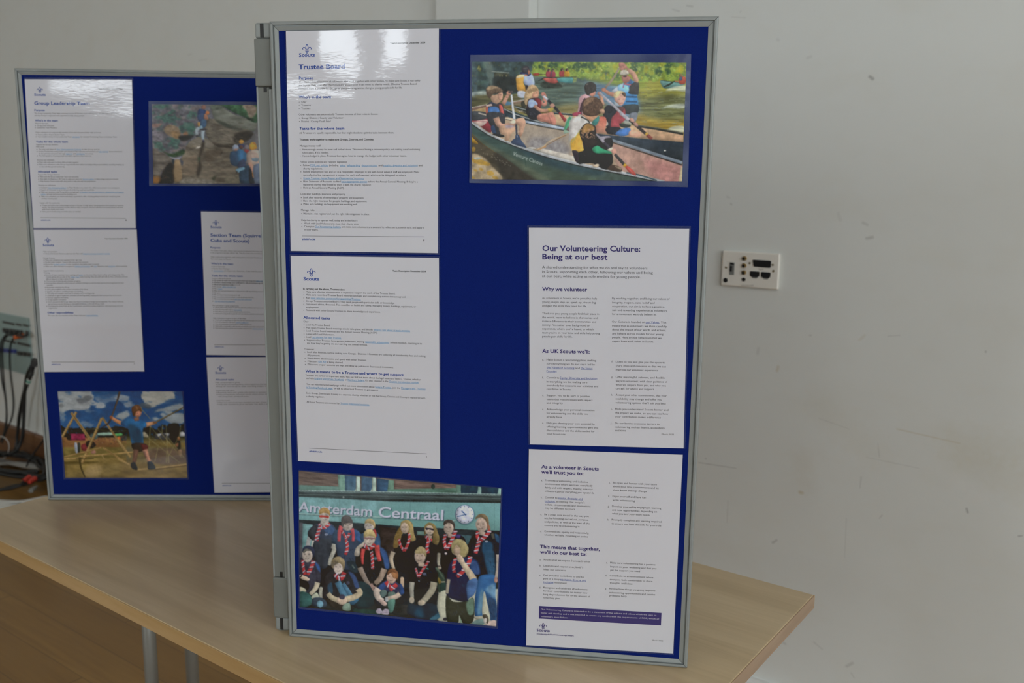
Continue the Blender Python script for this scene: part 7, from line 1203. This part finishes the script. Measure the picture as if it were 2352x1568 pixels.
    P.poly(k, [(1480, 950), (1540, 910), (1620, 920), (1660, 1040), (1640, 1160), (1560, 1180), (1490, 1120)], (48, 74, 102)); P.poly(k, [(1600, 910), (1680, 880), (1770, 960), (1790, 1060), (1730, 1110), (1650, 1110), (1610, 1000)], (56, 106, 150)); P.poly(k, [(1640, 1100), (1740, 1060), (1760, 1180), (1720, 1230), (1620, 1220)], (56, 68, 96)); P.poly(k, [(1600, 1230), (1740, 1200), (1740, 1260), (1660, 1290), (1600, 1290)], (110, 150, 172)); P.poly(k, [(1740, 1180), (1840, 1180), (1900, 1260), (1900, 1500), (1680, 1500), (1650, 1290), (1740, 1240)], (44, 68, 92), tex=n2, amp=.25); P.poly(k, [(1820, 1210), (1880, 1240), (1920, 1480), (1830, 1480)], (34, 40, 50)); P.poly(k, [(1580, 1260), (1620, 1280), (1600, 1320)], (60, 56, 54))
    P.ell(k, 1890, 815, 64, 66, (198, 152, 62)); P.poly(k, [(1830, 840), (1950, 830), (1950, 870), (1850, 890)], (186, 136, 54)); P.line(k, [(1900, 760), (1940, 800)], 14, (160, 84, 60), .8); P.poly(k, [(1780, 960), (1850, 900), (1960, 890), (2060, 960), (2060, 1180), (1900, 1180), (1790, 1120)], (178, 160, 150)); P.poly(k, [(1870, 1040), (1990, 1040), (1960, 1100), (1880, 1080)], (122, 146, 164)); P.limb(k, [(1830, 1120), (1880, 1220), (1910, 1330)], 74, 50, (190, 146, 128)); P.poly(k, [(1880, 1290), (1930, 1290), (1940, 1370), (1890, 1390)], (186, 130, 72)); P.poly(k, [(1900, 1180), (2060, 1170), (2060, 1500), (1930, 1500)], (96, 110, 134))
QCLB = [(348.5, 239), (622, 241.5), (626, 421.5), (352.5, 421.5)]
photo('photo of climbers in helmets on a rocky hillside, upper right of the rear board', BB, QCLB, [(341, 232), (632, 234), (634, 428), (342.5, 427)], paint_climb, 9, D_P4, 'film_sheen', GAIN_B, HAZE)
plate_word('Input', 1285, 832, 1395, 60); plate_word('AUDIO VISUAL INPUT', 862, 1222, 1172, 42)
# ------------------------------------------------------------------ patch panel on the wall at the left, cables
CRN = (0, 680, 3.1375)
MAT['teal'] = (lambda t: (t.set(Roughness=.38, Metallic=.35), t.col(t.mix(t.noise((2, 2, 60), 3, 3), (.33, .46, .45), (.38, .51, .50))), t.m)[2])(NT('pale_teal_metal'))
MAT['cable'] = simple('black_rubber_cable', (.012, .012, .012), .45)
MAT['wcable'] = simple('white_cable', (.62, .61, .57), .5)
MAT['red'] = simple('red_plug', (.55, .045, .03), .4); MAT['orange'] = simple('orange_plug', (.65, .14, .03), .45); MAT['bluep'] = simple('blue_socket', (.04, .06, .30), .4)
MAT['brown'] = simple('dark_socket', (.06, .055, .05), .5); MAT['label'] = simple('white_tape', (.7, .75, .72), .6); MAT['green'] = simple('green_tape', (.06, .35, .26), .6)
def wn(x, y, d=.0): return on_wall(CRN, x, y, d)
t0_, t1_, b1_, b0_ = wn(0, 130, .012), wn(212, 155, .012), wn(208, 562, .012), wn(0, 525, .012)
ur = (t1_[0] + b1_[0]) / 2; ul = ur - .78; zt = (t0_[2] + t1_[2]) / 2; zb = (b0_[2] + b1_[2]) / 2
pp = empty('connector_plate', ((ul + ur) / 2, VW, (zt + zb) / 2), 'pale teal metal connector panel on the wall behind the rear board, hung with black cables', 'connector plate')
bm = bmesh.new(); add_box(bm, ((ul + ur) / 2, VW - .006, (zt + zb) / 2), (ur - ul, .012, zt - zb), bevel=.002); from_bm('metal_plate', bm, MAT['teal'], pp)
def wbox(name, x0, x1, y0, y1, d, m, parent=pp, bev=.0012):
    a, b = wn(x0, (y0 + y1) / 2, .012), wn(x1, (y0 + y1) / 2, .012); c, e_ = wn((x0 + x1) / 2, y0, .012), wn((x0 + x1) / 2, y1, .012)
    bm = bmesh.new(); add_box(bm, ((a[0] + b[0]) / 2, VW - .0115 - d / 2, (c[2] + e_[2]) / 2), (b[0] - a[0], d, c[2] - e_[2]), bevel=bev); return from_bm(name, bm, m, parent)
for a in ((20, 106, 186, 202), (115, 156, 198, 213), (165, 206, 204, 219), (35, 72, 315, 330), (80, 113, 324, 341), (126, 216, 338, 356)): wbox('label_strip', *a, .002, MAT['brown'])
for x in (-40, -15, 34, 58, 84, 108, 132, 158, 200): wbox('socket', x - 7, x + 7, 226 + x * .12, 258 + x * .12, .008, MAT['brown'])
for x in (-60, -30, 8, 34, 60, 86, 110): wbox('blue_socket', x - 10, x + 10, 372 + x * .1, 398 + x * .1, .010, MAT['bluep'])
for x in (148, 182, 213): wbox('socket', x - 9, x + 9, 383 + x * .1, 410 + x * .1, .012, MAT['brown'])
GC = 'loose cables at the left wall'
def cable(label, pts, r, m=None, depth=None, group=GC, name='cable'):
    """pts: (x, y) in the left-edge crop; depth: distance in front of the wall per point"""
    P = []
    for i, q in enumerate(pts):
        P.append(wn(q[0], q[1], q[2] if len(q) > 2 else .045))
    bm = bmesh.new(); add_tube(bm, P, r, 10, 8); o = from_bm(name, bm, m or MAT['cable'], None, smooth=True)
    set_origin(o, P[0]); return tag(o, label, 'cable', group)
c1 = cable('thin black cable, leftmost of those hanging from the teal panel', [(52, 272, .02), (24, 300, .05), (4, 350, .05), (2, 480, .04), (16, 620, .035), (40, 740, .035), (46, 860, .04), (34, 960, .05), (10, 1030, .06), (-30, 1080, .08)], .0042)
c2 = cable('thin black cable crossing the leftmost one and hanging straight down', [(70, 275, .02), (40, 300, .06), (20, 350, .06), (18, 460, .055), (30, 620, .05), (44, 760, .05), (50, 880, .055), (36, 980, .065), (14, 1060, .08)], .0042)
c3 = cable('black cable bowing right below the teal panel before the skirting', [(140, 282, .02), (104, 298, .05), (80, 340, .055), (70, 420, .05), (76, 560, .045), (92, 690, .045), (98, 790, .045), (84, 880, .05), (50, 960, .06), (26, 1020, .07)], .0044)
c4 = cable('thick black cable on the left of the pair hanging from the side plug', [(240, 480, .03), (216, 520, .05), (192, 580, .055), (180, 660, .055), (158, 760, .055), (138, 880, .055), (126, 1000, .06), (118, 1080, .07), (98, 1122, .09), (60, 1140, .11), (20, 1150, .14)], .0085)
c5 = cable('thick black cable on the right of the pair hanging from the side plug', [(244, 500, .03), (228, 560, .07), (200, 630, .075), (180, 690, .075), (174, 800, .075), (170, 900, .075), (164, 990, .08), (148, 1060, .09), (118, 1110, .11), (80, 1136, .14)], .0085)
bm = bmesh.new(); add_cyl(bm, wn(252, 470, .0), wn(246, 490, .05), .019, 20, .016); pl_ = set_origin(from_bm('plug', bm, MAT['cable'], None), wn(248, 486, .03)); tag(pl_, 'black round plug in the wall beside the rear board edge, holding two thick cables', 'plug')
bm = bmesh.new(); add_cyl(bm, wn(212, 598, .0745), wn(202, 626, .0775), .0105, 16); tp = from_bm('tape_band', bm, MAT['label'], c5)
bm = bmesh.new(); add_cyl(bm, wn(209, 606, .076), wn(205, 618, .077), .0110, 16); from_bm('tape_mark', bm, MAT['green'], tp)
# leads patched into the upper socket row
for i, (x0, x1, lab) in enumerate(((50, 110, 'short black patch lead at the left of the upper socket row'), (80, 150, 'short black patch lead across the middle of the upper socket row'), (120, 200, 'short black patch lead beside the orange plug'))):
    cable(lab, [(x0, 244 + x0 * .12, .012), (x0 - 4, 268 + x0 * .1, .035), ((x0 + x1) / 2, 276 + x0 * .1, .045), (x1 - 4, 262 + x1 * .1, .035), (x1, 240 + x1 * .12, .014)], .0050, name='patch_lead')
a_ = wn(183, 278, .0); bm = bmesh.new(); add_cyl(bm, (a_[0], VW - .011, a_[2]), (a_[0], VW - .055, a_[2] - .008), .013, 18, .010); tag(set_origin(from_bm('plug', bm, MAT['orange'], None), a_), 'orange plug in the upper row of the teal panel', 'plug')
cable('thin black lead leaning on the wooden skirting beside the rear board', [(330, 1010, .03), (300, 1055, .035), (262, 1105, .05), (226, 1158, .07), (202, 1200, .10), (192, 1228, .13)], .0042)
cable('thin pale wire loop in front of the skirting at the left edge', [(-20, 1012, .09), (16, 1012, .09), (50, 1036, .09), (66, 1082, .095), (56, 1130, .10), (36, 1162, .12), (10, 1172, .13), (-20, 1165, .13)], .0022, MAT['wcable'])
# coils on the floor
def fl(x, y, z=.01): return cast((CRN[0] + x / CRN[2], CRN[1] + y / CRN[2]), (0, 0, 1), (0, 0, z))
def coil(name, label, cat, cx, cy, ru, rv, turns, r, m, z0, seed, group=None, jit=.03, pitch=1.6):
    rs = np.random.RandomState(seed); c = fl(cx, cy); P = []
    n = turns * 12
    for i in range(n + 1):
        a = i / 12 * 2 * math.pi; k = 1 - .22 * (i / n) + rs.uniform(-jit, jit)
        P.append((c[0] + ru * k * math.cos(a) + rs.uniform(-jit, jit) * .4, c[1] + rv * k * math.sin(a) + rs.uniform(-jit, jit) * .4, z0 + r + i / n * r * pitch * turns * .55 + rs.uniform(0, .004)))
    bm = bmesh.new(); add_tube(bm, P, r, 8, 5); o = from_bm(name, bm, m, None, smooth=True)
    set_origin(o, (c[0], c[1], 0)); return tag(o, label, cat, group)
coil('cable_coil', 'loose coil of white cable on the wooden floor under the black cables', 'cable', 60, 1352, .47, .25, 7, .0075, MAT['wcable'], 0, 3, None, .05, .45)
kc = coil('cable_coil', 'heaped coil of black cable with red plugs lying on the white cable', 'cable', 130, 1285, .33, .10, 6, .009, MAT['cable'], .035, 5, None, .08, .9)
coil('cable_coil', 'black cable coil at the very left edge, on the floor by the skirting', 'cable', -230, 1290, .17, .10, 5, .009, MAT['cable'], .0, 6, None, .05, .9)
for (x, y) in ((213, 1303), (251, 1313)):
    a_ = fl(x, y, .085); bm = bmesh.new(); add_cyl(bm, a_, a_ + np.array([.02, -.035, -.004]), .0125, 16, .009); from_bm('red_plug', bm, MAT['red'], kc)
for (x, y, lab) in ((60, 1385, 'black lead snaking forward over the white cable coil'), (150, 1360, 'black lead curling over the right of the white cable coil')):
    P = [fl(x - 110, y + 22, .045), fl(x - 40, y + 6, .06), fl(x + 30, y - 4, .06), fl(x + 90, y - 26, .07), fl(x + 120, y - 66, .08)]
    bm = bmesh.new(); add_tube(bm, P, .008, 8, 8); tag(set_origin(from_bm('cable', bm, MAT['cable'], None, smooth=True), P[0]), lab, 'cable', GC)
P = [fl(222, 1402, .05), fl(246, 1384, .05), fl(262, 1372, .05)]
bm = bmesh.new(); add_cyl(bm, P[0], P[1], .010, 16); add_cyl(bm, P[1], P[2], .006, 16)
tag(set_origin(from_bm('plug', bm, MAT['steel'], None), P[0]), 'silver jack plug on the white cable coil', 'plug')
# ------------------------------------------------------------------ camera, light, colour
cam = bpy.data.cameras.new('camera'); co = bpy.data.objects.new('camera', cam); COL.objects.link(co); S.camera = co
cam.sensor_fit = 'HORIZONTAL'; cam.sensor_width = 36.0; cam.lens = F * 36 / 2352; cam.clip_start = .05
M = Matrix(((R[0][0], -R[1][0], -R[2][0], CAM[0]), (R[0][1], -R[1][1], -R[2][1], CAM[1]), (R[0][2], -R[1][2], -R[2][2], CAM[2]), (0, 0, 0, 1)))
co.matrix_world = M
cam.dof.use_dof = True; cam.dof.focus_distance = 1.29; cam.dof.aperture_fstop = 6.0
w = bpy.data.worlds.new('sky'); S.world = w; w.use_nodes = True
bg = w.node_tree.nodes['Background']; bg.inputs[0].default_value = (.88, .95, 1.0, 1); bg.inputs[1].default_value = 7.3
S.view_settings.view_transform = 'Standard'; S.view_settings.look = 'None'; S.view_settings.gamma = 1.0; S.view_settings.use_curve_mapping = False
S.view_settings.exposure = 0.0
S.cycles.max_bounces = 10; S.cycles.diffuse_bounces = 6; S.cycles.glossy_bounces = 4; S.cycles.transparent_max_bounces = 8
S.cycles.caustics_reflective = False; S.cycles.caustics_refractive = False; S.cycles.sample_clamp_indirect = 4.0
S.cycles.use_denoising = True
